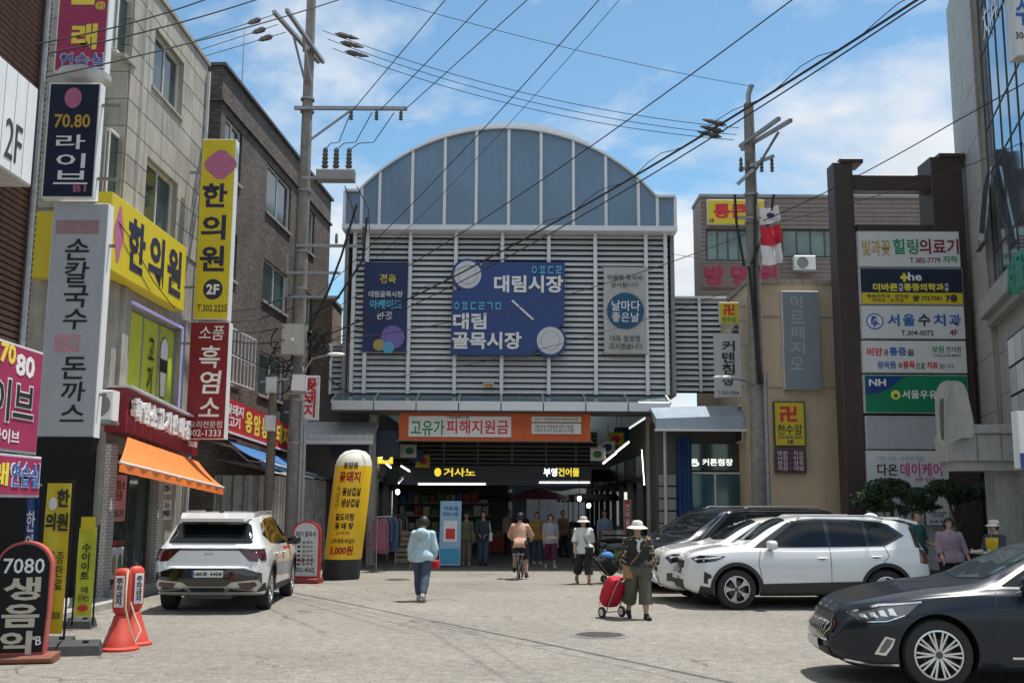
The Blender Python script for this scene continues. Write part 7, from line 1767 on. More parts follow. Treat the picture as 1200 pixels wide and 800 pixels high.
white_c = cloth('white', (0.70,0.71,0.72)); blk = cloth('black', (0.018,0.018,0.022)); jean = cloth('denim', (0.05,0.075,0.13)); navy_c = cloth('navy', (0.035,0.045,0.07))
shoe_k = cloth('shoe_black', (0.02,0.02,0.022)); shoe_w = cloth('shoe_pale', (0.45,0.44,0.42)); shoe_b = cloth('shoe_brown', (0.25,0.16,0.10))
# 1 light blue hooded jacket, walking away
bj = pattern_mat('jacket_light_blue', (0.30,0.44,0.50), (0.52,0.66,0.70), 55, .45, .6)
i1 = person('person in a pale blue hooded jacket and jeans walking away with a red bag', G(494, 704), math.pi-.15, 1.58, dict(la=14, lk=4, ra=-16, rk=18, rf=25, lsw=-6, lo=14, le=18, rsw=-4, ro=14, re=55, ro2=-12, lean=6, head=14), 1.12, dict(top=bj, sleeve=1.92, topoff=.03, bottom=jean, shoes=shoe_w, flare=.3), 'curly', .009)
t = thing('hand_bag', 'small red bag held at the hip of the pale blue jacket', 'bag', i1['hand']['r']+Vector((0,0,-.08))); red_c = cloth('red', (0.55,0.02,0.03))
obj('bag_body', M().rbox(-.10,.11,-.06,.06,-.09,.07,.03), red_c, t); obj('strap', M().tube([(-.06,0,.06),(0,0,.13),(.06,0,.06)], .012, 6), red_c, t, True)
hd = M(); R_ = Matrix.Rotation(math.pi-.15, 3, 'Z')
hd.ell((0,0,0), (.135,.10,.11), 16, 10); hd.v = [tuple(R_ @ Vector((x, y, z))) for x, y, z in hd.v]
hx = obj('hood', hd, bj, i1['root'], True); hx.location = (0, .10, i1['W']((0,0,.80)).z)
# 2, 3 two people by the blue poster
person('person in an olive top and khaki trousers beside the blue standing poster', G(546, 662), .1, 1.58, dict(la=4, ra=-4, le=20, re=25, rsw=5), 1.0, dict(top=cloth('olive', (0.16,0.17,0.09)), sleeve=.8, bottom=cloth('khaki', (0.22,0.18,0.11)), boff=.022, shoes=shoe_w), 'long')
i3 = person('person in a dark navy jacket and jeans with a white shoulder bag', G(566, 663), -.05, 1.62, dict(la=6, ra=-6, le=60, lsw=10, lo2=-25, re=60, rsw=10, ro2=-25), 1.0, dict(top=navy_c, sleeve=1.95, bottom=jean, boff=.022, shoes=shoe_k, topoff=.02), 'long')
t = thing('shoulder_bag', 'white shoulder bag on the dark navy jacket', 'bag', i3['W']((.14,-.02,.55))); obj('bag_body', M().rbox(-.05,.05,-.14,.14,-.15,.10,.02), white_c, t); obj('strap', M().tube([(0,-.1,.1),(-.05,-.02,.42),(0,.1,.1)], .012, 6), white_c, t, True)
# 4 cyclist from behind, on a bicycle
bk = G(608, 679); rb = math.pi-.10
bt = thing('bicycle', 'black bicycle ridden away towards the market by the peach shirt', 'bicycle', bk, rb)
def bike_wheel(y, nm='wheel'):
    w_ = obj(nm, M().lathe([(.31,-.018),(.335,-.012),(.335,.012),(.31,.018),(.30,.0),(.31,-.018)], 36, (0,0,0), 'x', False), tyre_m, bt, True, (0, y, .335))
    rs = M()
    for k in range(14): a = 2*math.pi*k/14; rs.tube([(.02*(-1)**k,0,0),(0,.305*math.cos(a),.305*math.sin(a))], .0025, 4)
    so_ = obj('spokes', rs, steel, w_); so_['kind'] = 'stuff'; obj('hub', M().lathe([(.03,-.05),(.03,.05)], 10, (0,0,0), 'x'), steel, w_)
bike_wheel(.0); bike_wheel(-1.05)
obj('frame', M().tube([(0,0,.335),(0,-.40,.30)], .014, 8).tube([(0,0,.335),(0,-.22,.74)], .013, 8).tube([(0,-.40,.30),(0,-.20,.80)], .017, 8).tube([(0,-.40,.30),(0,-.90,.78)], .018, 8).tube([(0,-.25,.66),(0,-.88,.86)], .016, 8), gloss_k, bt, True)
obj('fork', M().tube([(0,-.86,.98),(0,-.93,.72),(.04,-1.05,.335)], .013, 8).tube([(0,-.93,.72),(-.04,-1.05,.335)], .013, 8), gloss_k, bt, True)
obj('handlebar', M().tube([(-.30,-.70,1.04),(-.2,-.82,1.03),(0,-.87,1.0),(.2,-.82,1.03),(.30,-.70,1.04)], .013, 8), steel, bt, True)
obj('saddle', M().ell((0,-.16,.86), (.10,.13,.045), 14, 8), black_m, bt, True); obj('crank', M().tube([(-.10,-.46,.16),(-.06,-.46,.16),(-.05,-.34,.44),(.05,-.34,.44),(.06,-.46,.16),(.12,-.46,.16)], .012, 6), steel, bt, True)
rk = M()
for k in range(5): rk.bar((-.12,.10+k*.0-.12+k*.07,.62),(.12,-.02+k*.07,.62),.016)
rk.bar((-.12,-.06,.62),(-.12,.30,.62),.016).bar((.12,-.06,.62),(.12,.30,.62),.016).bar((-.12,.2,.62),(-.03,.0,.335),.012).bar((.12,.2,.62),(.03,.0,.335),.012)
obj('rear_rack', rk, steel, bt); obj('mudguard', M().sheet(lambda u, v: ((v-.5)*.06, .37*math.cos(RAD(20+130*u)), .335+.37*math.sin(RAD(20+130*u))), 14, 2, .003), gloss_k, bt, True)
Rb = Matrix.Rotation(rb, 3, 'Z')
person('cyclist in a peach shirt and black shorts riding away', Vector(bk)+Rb @ Vector((0,-.16,0)), rb, 1.64, dict(ground=0, la=52, lk=70, ra=22, rk=38, lsw=38, lo=22, le=28, lo2=-4, rsw=38, ro=22, re=28, ro2=-4, lean=14, head=-4, lout=6, rout=8), 1.05, dict(top=cloth('peach', (0.56,0.34,0.25)), sleeve=1.5, topoff=.022, bottom=blk, blen=1.05, boff=.022, shoes=shoe_k, seated=1), 'short', .010)
# 5, 6 pair near the middle
i5 = person('person in a grey tee and purple cropped trousers walking out of the shade', G(645, 666), .15, 1.55, dict(la=12, lk=4, ra=-12, rk=14, rf=15, head=12, le=15, re=15), 1.15, dict(top=cloth('grey', (0.30,0.31,0.33)), sleeve=.85, bottom=cloth('purple', (0.11,0.015,0.07)), blen=1.55, boff=.02, shoes=shoe_w), 'bob')
t = thing('waist_bag', 'pale cream waist bag on the grey tee', 'bag', i5['W']((.0,-.095,.56))); obj('bag_body', M().ell((0,0,0), (.16,.05,.07), 14, 8), cloth('cream', (0.5,0.46,0.38)), t, True); obj('zip', M().box(-.1,.1,-.053,-.045,.01,.016), steel, t)
i6 = person('person in a mustard top and jeans under the maroon parasol', G(629, 661), .3, 1.6, dict(la=3, ra=-3, le=40, re=40), 1.05, dict(top=cloth('mustard', (0.33,0.20,0.04)), sleeve=1.6, bottom=jean, shoes=shoe_w), 'short')
# 7 white shirt, visor, pulling a black cart
i7 = person('person in a white shirt and pale visor pulling a black cart', G(684, 684), .2, 1.56, dict(la=16, lk=6, ra=-14, rk=20, rf=20, lsw=-14, lo=14, le=10, rsw=12, ro=16, re=8, head=2), 1.05, dict(top=pattern_mat('white_shirt', (0.66,0.67,0.66), (0.50,0.52,0.52), 40), sleeve=1.0, topoff=.03, flare=.4, bottom=blk, blen=1.6, boff=.026, shoes=shoe_b), 'short', .010)
hat(i7, 'pale cream sun visor worn with the white shirt', cloth('hat_cream', (0.66,0.60,0.52)), .15)
def strap(info, pts, m, label):
    q = [info['W'](p) for p in pts]; o_ = q[0]; return tag(obj('bag_strap', M().tube([p-o_ for p in q], .011, 6), m, None, True, o_), label, 'strap')
t = thing('cross_bag', 'black cross-body bag on the white shirt', 'bag', i7['W']((.055,-.09,.50))); obj('bag_body', M().rbox(-.11,.11,-.05,.05,-.10,.09,.02), blk, t)
o_ = t.location; obj('strap', M().tube([i7['W'](p)-o_ for p in ((.07,-.09,.54),(.0,-.098,.66),(-.05,-.075,.77),(-.075,.0,.835))], .010, 6), blk, t, True)
# black cart with blue and green bags
def trolley(name, label, base, hand, m, wheel_m, W_=.34, H_=.55, D_=.26, tilt=.3, cover=None):
    d = Vector((hand.x-base.x, hand.y-base.y, 0)); rz_ = math.atan2(d.y, d.x)-math.pi/2 if d.length > .01 else 0
    t = thing(name, label, 'shopping cart', (base.x, base.y, 0), rz_); hl = Matrix.Rotation(-rz_, 3, 'Z') @ (hand-Vector((base.x, base.y, 0)))
    top = Vector((0, hl.y, hl.z)); ax = (top-Vector((0,0,.09))).normalized(); bk_ = Vector((0,-ax.z,ax.y))
    def q(x, a, b): return Vector((x, 0, .09)) + ax*a + bk_*b
    bb = M()
    prof = [(0.06,.82,.9),(.12,.97,1),(H_*.5,1.04,1.1),(H_*.85,1,1.04),(H_,.86,.85)]
    n = 16; k0 = 0
    for a, sx, sy in prof:
        for j in range(n):
            an = 2*math.pi*j/n; cx_, sx_ = math.copysign(abs(math.cos(an))**.55, math.cos(an)), math.copysign(abs(math.sin(an))**.55, math.sin(an)); bb.v.append(tuple(q(cx_*W_/2*sx, a, D_/2+.03+sx_*D_/2*sy)))
    for i in range(len(prof)-1):
        for j in range(n): a, b = i*n+j, i*n+(j+1)%n; bb.f.append((a, a+n, b+n, b))
    bb.f.append(tuple(range(n))); e = (len(prof)-1)*n; bb.f.append(tuple(e+j for j in reversed(range(n))))
    obj('bag', bb, m, t, True)
    obj('flap', M().hexa([q(-W_*.44,H_*.98,0.02),q(W_*.44,H_*.98,.02),q(W_*.44,H_*.98,D_*.95),q(-W_*.44,H_*.98,D_*.95),q(-W_*.38,H_*1.08,0.05),q(W_*.38,H_*1.08,.05),q(W_*.38,H_*1.05,D_*.8),q(-W_*.38,H_*1.05,D_*.8)]), m, t)
    hh = (top-Vector((0,0,.09))).length
    for sd in (1,-1): obj('frame_tube', M().tube([q(sd*W_*.33,0,0),q(sd*W_*.33,H_,0),q(sd*W_*.22,hh,0)], .010, 6), steel, t, True)
    obj('handle', M().tube([q(-W_*.24,hh,0),q(W_*.24,hh,0)], .016, 8), black_m, t, True)
    for sd in (1,-1):
        wl = obj('wheel', M().lathe([(.05,-.018),(.09,-.016),(.09,.016),(.05,.018)], 20, (0,0,0), 'x'), tyre_m, t, True, (sd*(W_/2+.02),0,.09)); obj('wheel_hub', M().lathe([(.055,-.02),(.055,.02)], 14, (0,0,0), 'x'), wheel_m, wl)
    obj('axle', M().tube([(-W_/2,0,.09),(W_/2,0,.09)], .008, 6), steel, t); obj('foot_stand', M().tube([q(-W_*.3,.04,D_),q(-W_*.3,-.02,D_),q(W_*.3,-.02,D_),q(W_*.3,.04,D_)], .008, 6), steel, t, True)
    return t
hl_ = i7['hand']['l']
cb7 = Vector((hl_.x+.42, hl_.y+.22, 0))
trolley('shopping_cart', 'black two-wheeled shopping cart piled with bags behind the white shirt', cb7, hl_, blk, steel, .40, .5, .32)
t = thing('plastic_bag', 'blue plastic bag on top of the black shopping cart', 'bag', cb7+Vector((-.05,-.10,.62))); obj('bag_body', M().ell((0,0,0), (.17,.13,.12), 14, 10), cloth('bag_blue', (0.07,0.20,0.42)), t, True); obj('knot', M().ell((-.05,0,.12), (.04,.03,.05)), MATS['cloth_bag_blue'], t, True)
t = thing('leek_bundle', 'bundle of green leeks sticking out of the black cart', 'vegetables', cb7+Vector((.18,-.06,.55)))
for k in range(9): a = k*.7; obj('leek', M().tube([(0,0,-.05),(.04*math.cos(a),.03*math.sin(a),.1),(.10*math.cos(a)+.05,.06*math.sin(a),.22)], [.012,.012,.004], 5), mat('leek_green', (0.10,0.24,0.06), 0.6, var=0.2), t, True)
# 8 light blue shirt behind the scooter
person('person in a light blue shirt standing behind the parked scooter', G(709, 661), .1, 1.68, dict(le=20, re=20), 1.1, dict(top=cloth('sky', (0.20,0.30,0.44)), sleeve=.9, bottom=navy_c, shoes=shoe_k), 'short')
# 9 white hat, floral sleeves, red cart
flor = pattern_mat('floral_sleeve', (0.02,0.02,0.025), (0.52,0.34,0.14), 28, .56, .6)
i9 = person('person in a white hat with floral sleeves pulling the red cart', G(748, 725), .12, 1.57, dict(la=12, lk=4, ra=-12, rk=16, rf=12, lsw=4, lo=14, le=16, rsw=-4, ro=13, re=16, head=4), 1.2, dict(top=blk, sleeve=1.7, sleeve_m=flor, topoff=.022, bottom=cloth('moss', (0.085,0.085,0.06)), blen=1.55, boff=.032, shoes=shoe_k, gloves=white_c, glove_from=1.85, hem=.535), 'short', .009)
hat(i9, 'white bell-shaped sun hat worn by the person with the red cart', cloth('hat_white', (0.74,0.73,0.70)), .17)
t = thing('neck_scarf', 'pale scarf knotted at the neck over the black vest', 'scarf', i9['W']((0,-.06,.80))); obj('wrap', M().tube([(-.08,.06,.03),(-.04,-.01,.0),(0,-.035,-.02),(.04,-.01,.0),(.08,.06,.03)], .028, 8), cloth('scarf', (0.62,0.56,0.52)), t, True); obj('tail', M().tube([(0,-.04,-.02),(-.02,-.06,-.10),(-.01,-.055,-.18)], [.025,.03,.02], 8), MATS['cloth_scarf'], t, True)
t = thing('cross_bag', 'tan leather cross-body bag at the hip of the black vest', 'bag', i9['W']((-.115,-.05,.49))); tan_l = mat('tan_leather', (0.30,0.14,0.06), 0.5, var=0.1)
obj('bag_body', M().rbox(-.08,.08,-.04,.04,-.12,.10,.02), tan_l, t); o_ = t.location; obj('strap', M().tube([i9['W'](p)-o_ for p in ((-.11,-.07,.54),(-.03,-.105,.64),(.05,-.085,.75),(.075,0,.835))], .010, 6), tan_l, t, True)
hr = i9['hand']['r']; trolley('shopping_cart', 'red two-wheeled shopping cart pulled by the person in the white hat', Vector((hr.x-.18, hr.y+.30, 0)), hr, cloth('cart_red', (0.50,0.01,0.03)), silver, .36, .52, .24)
# 10, 11, 12 people by the trees on the right
person('person in a dark teal shirt standing behind the tail of the white SUV', P(1076, 640, 23.2)*Vector((1,1,0)) if False else Vector((P(1076,640,23.2).x, 23.2, 0)), .6, 1.72, dict(le=70, lsw=10, lo2=-20), 1.05, dict(top=cloth('teal', (0.02,0.09,0.10)), sleeve=.9, bottom=blk, shoes=shoe_k), 'short')
i11 = person('person in a mauve top carrying a white plastic bag', Vector((P(1113,640,21.4).x, 21.4, 0)), -.1, 1.60, dict(la=6, ra=-6, lsw=2, lo=20, le=22, lo2=14, re=35, rsw=6, ro2=-6), 1.3, dict(top=cloth('mauve', (0.28,0.20,0.26)), sleeve=1.5, topoff=.022, bottom=blk, shoes=shoe_k), 'curly', .010)
t = thing('plastic_bag', 'thin white plastic bag hanging from the hand of the mauve top', 'bag', i11['hand']['l']+Vector((.03,0,-.28))); pb_ = mat('thin_plastic', (0.62,0.64,0.66), 0.35, var=0.1, alpha=.85)
obj('bag_body', M().sheet(lambda u, v: ((.05+.115*math.sin(min(1,(1-v)*1.25)*1.9))*math.cos(6.2832*u)*(1+.12*math.sin(u*38)*v), (.03+.07*math.sin(min(1,(1-v)*1.25)*1.9))*math.sin(6.2832*u), -.13+.31*v), 40, 10), pb_, t, True); obj('bag_handles', M().tube([(-.07,0,.17),(-.02,0,.28),(.05,0,.17)], .014, 6), pb_, t, True)
i12 = person('person in a yellow and black vest with a pale visor at the right', Vector((P(1166,640,20.2).x, 20.2, 0)), -1.1, 1.58, dict(le=75, lsw=15, lo2=-10, re=70, rsw=20), 1.1, dict(top=cloth('yellow', (0.55,0.40,0.02)), sleeve=.9, sleeve_m=navy_c, bottom=blk, shoes=shoe_k, gloves=cloth('pale_sleeve', (0.5,0.5,0.46)), glove_from=.95), 'bob', .010)
hat(i12, 'pale beige sun visor on the person in the yellow vest', MATS['cloth_hat_cream'], .17, 'visor')
# dim figures deeper in the passage
for k, (u, v, lb, m_) in enumerate(((612,654,'dim figure in dark clothes far inside the market passage',navy_c),(596,652,'dim figure in a pale top far inside the market passage',cloth('pale', (0.4,0.38,0.34))),(660,656,'dim figure in a brown top deep behind the parasol',cloth('brown', (0.2,0.12,0.08))))):
    Yd = (36, 40, 38)[k]; person(lb, Vector((P(u, v, Yd).x, Yd, 0.02)), .3*k, 1.62, dict(la=5, ra=-5), 1.0, dict(top=m_, sleeve=1.6, bottom=blk, shoes=shoe_k), 'short', .014)
# ------------------------------------------------------------------ street furniture and stall goods
# inflatable yellow pillar
q = G(399, 678); t = thing('inflatable_pillar', 'tall yellow inflatable advertising pillar leaning beside the menu board', 'pillar', q)
top = P(411, 527, q.y).z; r0 = .46; ln = .28
iy = mat('inflatable_yellow', (0.90,0.56,0.02), 0.4, var=0.06, vs=2); iw = mat('inflatable_white', (0.76,0.74,0.66), 0.4, var=0.05)
def lx(z): return ln*z/top
def cyl(z0, z1, prof, m, nm):
    b = M().lathe(prof, 36); b.v = [(x+lx(z), y, z) for x, y, z in b.v]; return obj(nm, b, m, t, True)
cyl(0, 0, [(r0*.98,0),(r0,.05),(r0,.46),(r0*.99,.48)], mat('inflatable_dark', (0.02,0.022,0.025), 0.6, var=0.1), 'base_band')
cyl(0, 0, [(r0*.97,.481),(r0*1.0,.52),(r0*1.01,1.6),(r0*1.0,top-.42),(r0*.99,top-.40)], iy, 'body')
cyl(0, 0, [(r0*.99,top-.399),(r0*.94,top-.28),(r0*.80,top-.14),(r0*.55,top-.04),(r0*.2,top),(.01,top+.005)], iw, 'dome')
def cyltext(s_, v0, v1, m, w_, name='lettering', bold=.03, dx_=0.0):
    vs, fs = text_mesh(s_, bold, 1.0, 0.05, 1.0); xs = [v[0] for v in vs]; ys = [v[1] for v in vs]; z1, z0 = P(405, v0, q.y-r0).z, P(405, v1, q.y-r0).z; out = []
    for v in vs:
        a = ((v[0]-min(xs))/(max(xs)-min(xs))-.5)*w_+dx_; zz = z0+(v[1]-min(ys))/(max(ys)-min(ys))*(z1-z0); R_ = r0*1.015+.004
        out.append((R_*math.sin(a)+lx(zz), -R_*math.cos(a), zz))
    obj(name, M().add(out, fs), m, t)
cyltext('응암동', 541, 549, black_t, .8); cyltext('꽃돼지', 552, 565, red_t, 1.15); cyltext('꽃삼겹살', 571, 581, black_t, 1.0, dx_=.2); cyltext('생삼겹살', 584, 594, black_t, 1.0, dx_=.2)
cyltext('국\n산', 570, 582, black_t, .3, bold=.0, dx_=-.55); cyltext('국\n산', 583, 595, black_t, .3, bold=0, dx_=-.55)
cyltext('닭도리탕', 601, 610, black_t, 1.0); cyltext('동 태 탕', 612, 620, black_t, 1.0); cyltext('(3~4인분)', 622, 627, black_t, .7, bold=0); cyltext('소주/맥주/막걸리', 631, 637, black_t, 1.3, bold=.01); cyltext('3,000원', 639, 651, red_t, 1.25)
# white menu board with red edge
q = G(357, 683); t = thing('menu_board', 'arched white menu board with red rim beside the yellow pillar', 'menu board', q, -.12); zt = P(357, 610, q.y).z
def arch_poly(w_, z0, z1, n=16): return [(-w_, z0), (w_, z0)] + [(w_*math.cos(math.pi*i/n), z1-w_*.8+w_*.8*math.sin(math.pi*i/n)) for i in range(n+1)]
obj('board', M().prism(arch_poly(.33,.12,zt), 0, .14), red_s, t); obj('menu_face', M().prism(arch_poly(.29,.16,zt-.04), -.006, -.0005), lgrey, t)
letters(t, '대가 칼국수', -.24, .24, zt-.36, zt-.24, -.0065, black_t)
for k in range(6): letters(t, '■ 칼국수', -.2, .18, zt-.52-k*.1, zt-.46-k*.1, -.0065, black_t, bold=.0)
letters(t, '국산', -.2, .2, .45, .58, -.0065, maroon_s); letters(t, '302-4562', -.22, .22, .25, .36, -.0065, black_t); obj('foot', M().rbox(-.36,.36,-.15,.3,0,.12,.03), mat('foot_red', (0.25,0.03,0.04), 0.6, var=0.2), t)
# black rounded live music board
q = G(20, 777); t = thing('live_music_board', 'black round-topped board with white syllables and red rim at the kerb', 'sign board', q, .22); zt = P(30, 634, q.y).z
def pill(w_, z0, z1, n=18): return [(-w_*.92, z0), (w_*.92, z0)] + [(w_, z1*.45)] + [(w_*math.cos(math.pi*i/n), z1-w_*.95+w_*.95*math.sin(math.pi*i/n)) for i in range(n+1)] + [(-w_, z1*.45)]
obj('board', M().prism(pill(.295,.08,zt), .0, .2), red_p := mat('board_red', (0.50,0.10,0.09), 0.5, var=0.1), t); obj('board_face', M().prism(pill(.275,.12,zt-.03), -.008, -.001), black_m, t)
letters(t, '7080', -.22, .22, zt-.36, zt-.19, -.009, white_t, bold=.01); ch = mat('lettering_cream', (0.55,0.50,0.40), 0.5, var=0)
for k, c_ in enumerate('생음악'): letters(t, c_, -.20, .20, zt-.66-k*.30, zt-.40-k*.30, -.009, ch, bold=.03)
letters(t, 'B', .18, .24, .2, .3, -.009, white_t); obj('foot', M().rbox(-.4,.4,-.1,.35,0,.09,.03), mat('foot_brown', (0.22,0.08,0.05), 0.7, var=0.2), t)
# free-standing yellow banners on weights
def stand_banner(name, label, u0, v0, u1, v1, Y, m, texts, wlabel):
    a, b = P(u0, v1, Y), P(u1, v0, Y); a.x, b.x = P(u0, (v0+v1)/2, Y).x, P(u1, (v0+v1)/2, Y).x; t = thing(name, label, 'banner', ((a.x+b.x)/2, Y, 0), .12); W_ = (b.x-a.x)/2; z0, z1 = max(a.z, .12), b.z
    obj('cloth', M().sheet(lambda u, v: (-W_+2*W_*u, .012*math.sin(u*5+v*7), z0+(z1-z0)*v), 10, 16, .004), m, t, True)
    obj('frame', M().tube([(-W_-.02,.02,.05),(-W_-.02,.02,z1+.04),(W_+.02,.02,z1+.04),(W_+.02,.02,.05)], .014, 6), black_m, t, True)
    for s_, f0, f1, g0_, g1, mm, bd in texts: letters(t, s_, -W_+2*W_*f0, -W_+2*W_*f1, z0+(z1-z0)*(1-g1), z0+(z1-z0)*(1-g0_), -.018, mm, bold=bd)
    return t, W_
t, W_ = stand_banner('clinic_banner', 'tall yellow clinic banner on a black frame beside the black round board', 50, 566, 78, 742, 13.3, yellow_s, [('한', .45, .95, .04, .16, black_t, .03), ('의', .05, .45, .20, .32, black_t, .03), ('원', .5, .95, .20, .32, black_t, .03), ('통증\n비만\n치료', .25, .9, .46, .72, black_t, .0), ('303-2225', .1, .9, .86, .90, black_t, 0)], '')
obj('flower_print', M().prism(ovoid(-.06, P(60, 590, 13.3).z, .05, .08), -.022, -.017), iw, t)
rub = mat('rubber_weight', (0.045,0.047,0.05), 0.7, var=0.2, bump=.3)
def weight(u, v, label, rz_, w_=.34, d_=.22, h=.16):
    q = G(u, v); t = thing('banner_weight', label, 'weight', q, rz_, 'black water weights of the banners')
    obj('block', M().add([(-w_,-d_,0),(w_,-d_,0),(w_,d_,0),(-w_,d_,0),(-w_*.9,-d_*.85,h*.75),(w_*.9,-d_*.85,h*.75),(w_*.85,d_*.8,h),(-w_*.85,d_*.8,h)], [(0,3,2,1),(4,5,6,7),(0,1,5,4),(1,2,6,5),(2,3,7,6),(3,0,4,7)]), rub, t); obj('groove', M().box(-w_*.5, -w_*.46, -d_*.9, d_*.9, h*.8, h*.99), black_m, t); obj('filler_cap', M().lathe([(.035,h*.8),(.035,h*1.03),(.03,h*1.05)], 12, (w_*.4,0,0)), black_m, t)
weight(86, 766, 'long black rubber weight lying in front of the yellow banner', .25, .33, .2, .15); weight(62, 762, 'black rubber weight at the foot of the black round board', .1, .24, .2, .16)
t, W_ = stand_banner('treat_banner', 'smaller lime banner in a black frame by the dark doorway', 90, 618, 110, 722, 15.7, lime, [('수\n이\n이\n트', .25, .75, .18, .58, black_t, .02), ('수제\n돈까스', .2, .85, .66, .84, black_t, 0), ('●', .2, .8, .87, .94, red_t, 0)], '')
obj('top_card', M().box(-.1,.1,-.02,-.012,1.42,1.6), yellow_s, t); weight(92, 735, 'black rubber weight under the lime banner', .1, .22, .18, .14)
# pair of red no-parking cones with a rope
cone_m = mat('cone_red', (0.56,0.06,0.035), 0.55, var=0.12, vs=4, dirt=0.3)
def cone(u, v, label, rz_, H_=1.0):
    q = G(u, v); t = thing('parking_cone', label, 'cone', q, rz_, 'red parking cones')
    prof = [(.245,0),(.245,.03),(.20,.05),(.165,.16),(.155,.17),(.12,.29),(.11,.30),(.085,.40),(.07,.42)]
    obj('base', M().lathe(prof, 24), cone_m, t, True)
    b = M().lathe([(.06,.42),(.10,.46),(.115,.52),(.115,.90),(.10,.96),(.06,.99),(.01,1.0)], 24); b.v = [(x*1.0, y*.62, z) for x, y, z in b.v]; obj('paddle', b, cone_m, t, True)
    obj('label_plate', M().rbox(-.062,.062,-.078,-.072,.52,.90,.01), white_m, t)
    letters(t, vtext('주차금지'), -.042, .042, .55, .87, -.079, navy_t, bold=.02); obj('ring', M().lathe([(.03,-.012),(.045,0),(.03,.012),(.03,-.012)], 16, (0,0,.985), 'y', False), black_m, t, True); return t
cone(139, 761, 'red no-parking cone standing in front of its twin', -.1); cone(155, 755, 'second red no-parking cone half hidden behind its twin', .9)
a, b = P(146, 680, 13.0), P(156, 742, 13.0)
r_ = cable('pale rope looped between the two red cones', [P(150,668,13.1), P(148,690,12.95), P(147,712,12.9), P(152,735,12.95), P(158,752,13.0), P(165,738,13.1), P(158,722,13.2), P(153,705,13.2)], .012, None, 'cone_rope'); r_['category'] = 'rope'; r_.data.materials[0] = mat('rope_pale', (0.55,0.48,0.34), 0.9, var=0.1)
# concrete block at lower left
q = G(22, 757); t = thing('concrete_block', 'small grey hollow block lying at the foot of the kerb', 'block', (q.x, q.y-1.0, 0)); obj('block', M().box(-.2,.2,-.1,.1,0,.05).box(-.2,.2,-.1,.1,.14,.19).box(-.2,-.16,-.1,.1,.05,.14).box(-.02,.02,-.1,.1,.05,.14).box(.16,.2,-.1,.1,.05,.14), step_m, t); obj('hole_back', M().box(-.159,.159,.06,.09,.051,.139), dgrey, t)
ac_unit(117, 492, .42, .55, 19.2, 'dirty white air conditioner unit beside the tall grey-white sign', .35)
# scooter
q = G(706, 666); sc_ = thing('scooter', 'dark parked scooter in the shade behind the black cart', 'scooter', q, RAD(182))
for x in (-.62, .62):
    wl = obj('wheel', M().lathe([(.16,-.045),(.23,-.05),(.25,0),(.23,.05),(.16,.045),(.16,-.045)], 28, (0,0,0), 'y', False), tyre_m, sc_, True, (x,0,.25)); obj('rim', M().lathe([(.16,-.04),(.15,0),(.16,.04)], 24, (0,0,0), 'y'), steel, wl, True); obj('disc', M().lathe([(.15,-.012),(.15,.012)], 20, (0,0,0), 'y'), dgrey, wl)
scp = mat('scooter_grey', (0.045,0.05,0.058), 0.35, 0.2, var=0.05, coat=.5)
def sl_body(u, v):
    x = -.95+1.15*u; w_ = .17*math.sin(math.pi*min(1,u*.9+.12)); zz = .45+.40*v-.12*u*v; return (x, w_*math.cos(math.pi*v), zz+.12*math.sin(math.pi*v))
obj('rear_body', M().ell((-.48,0,.60), (.48,.17,.20), 18, 12), scp, sc_, True); obj('seat', M().ell((-.38,0,.80), (.42,.14,.075), 16, 8), black_m, sc_, True); obj('floor_board', M().rbox(-.15,.32,-.17,.17,.28,.38,.03), scp, sc_)
obj('front_shield', M().hexa([(.30,-.19,.34),(.30,.19,.34),(.40,.15,.34),(.40,-.15,.34),(.46,-.18,.98),(.46,.18,.98),(.56,.12,.95),(.56,-.12,.95)]), scp, sc_); obj('front_fender', M().ell((.62,0,.40), (.26,.09,.14)), scp, sc_, True); obj('fork', M().tube([(.46,.06,.8),(.62,.07,.25)], .02, 8).tube([(.46,-.06,.8),(.62,-.07,.25)], .02, 8), steel, sc_)
obj('handlebar', M().tube([(.36,-.33,1.06),(.46,-.12,1.03),(.46,.12,1.03),(.36,.33,1.06)], .018, 8), black_m, sc_, True); obj('head_lamp', M().ell((.58,0,.84), (.05,.09,.07)), lamp_c, sc_, True); obj('tail_box', M().rbox(-1.05,-.72,-.2,.2,.84,1.14,.04), scp, sc_)
for sd in (1,-1): obj('mirror', M().ell((.40,sd*.30,1.24), (.02,.07,.045)).tube([(.42,sd*.26,1.06),(.40,sd*.28,1.22)], .008, 6), black_m, sc_, True)
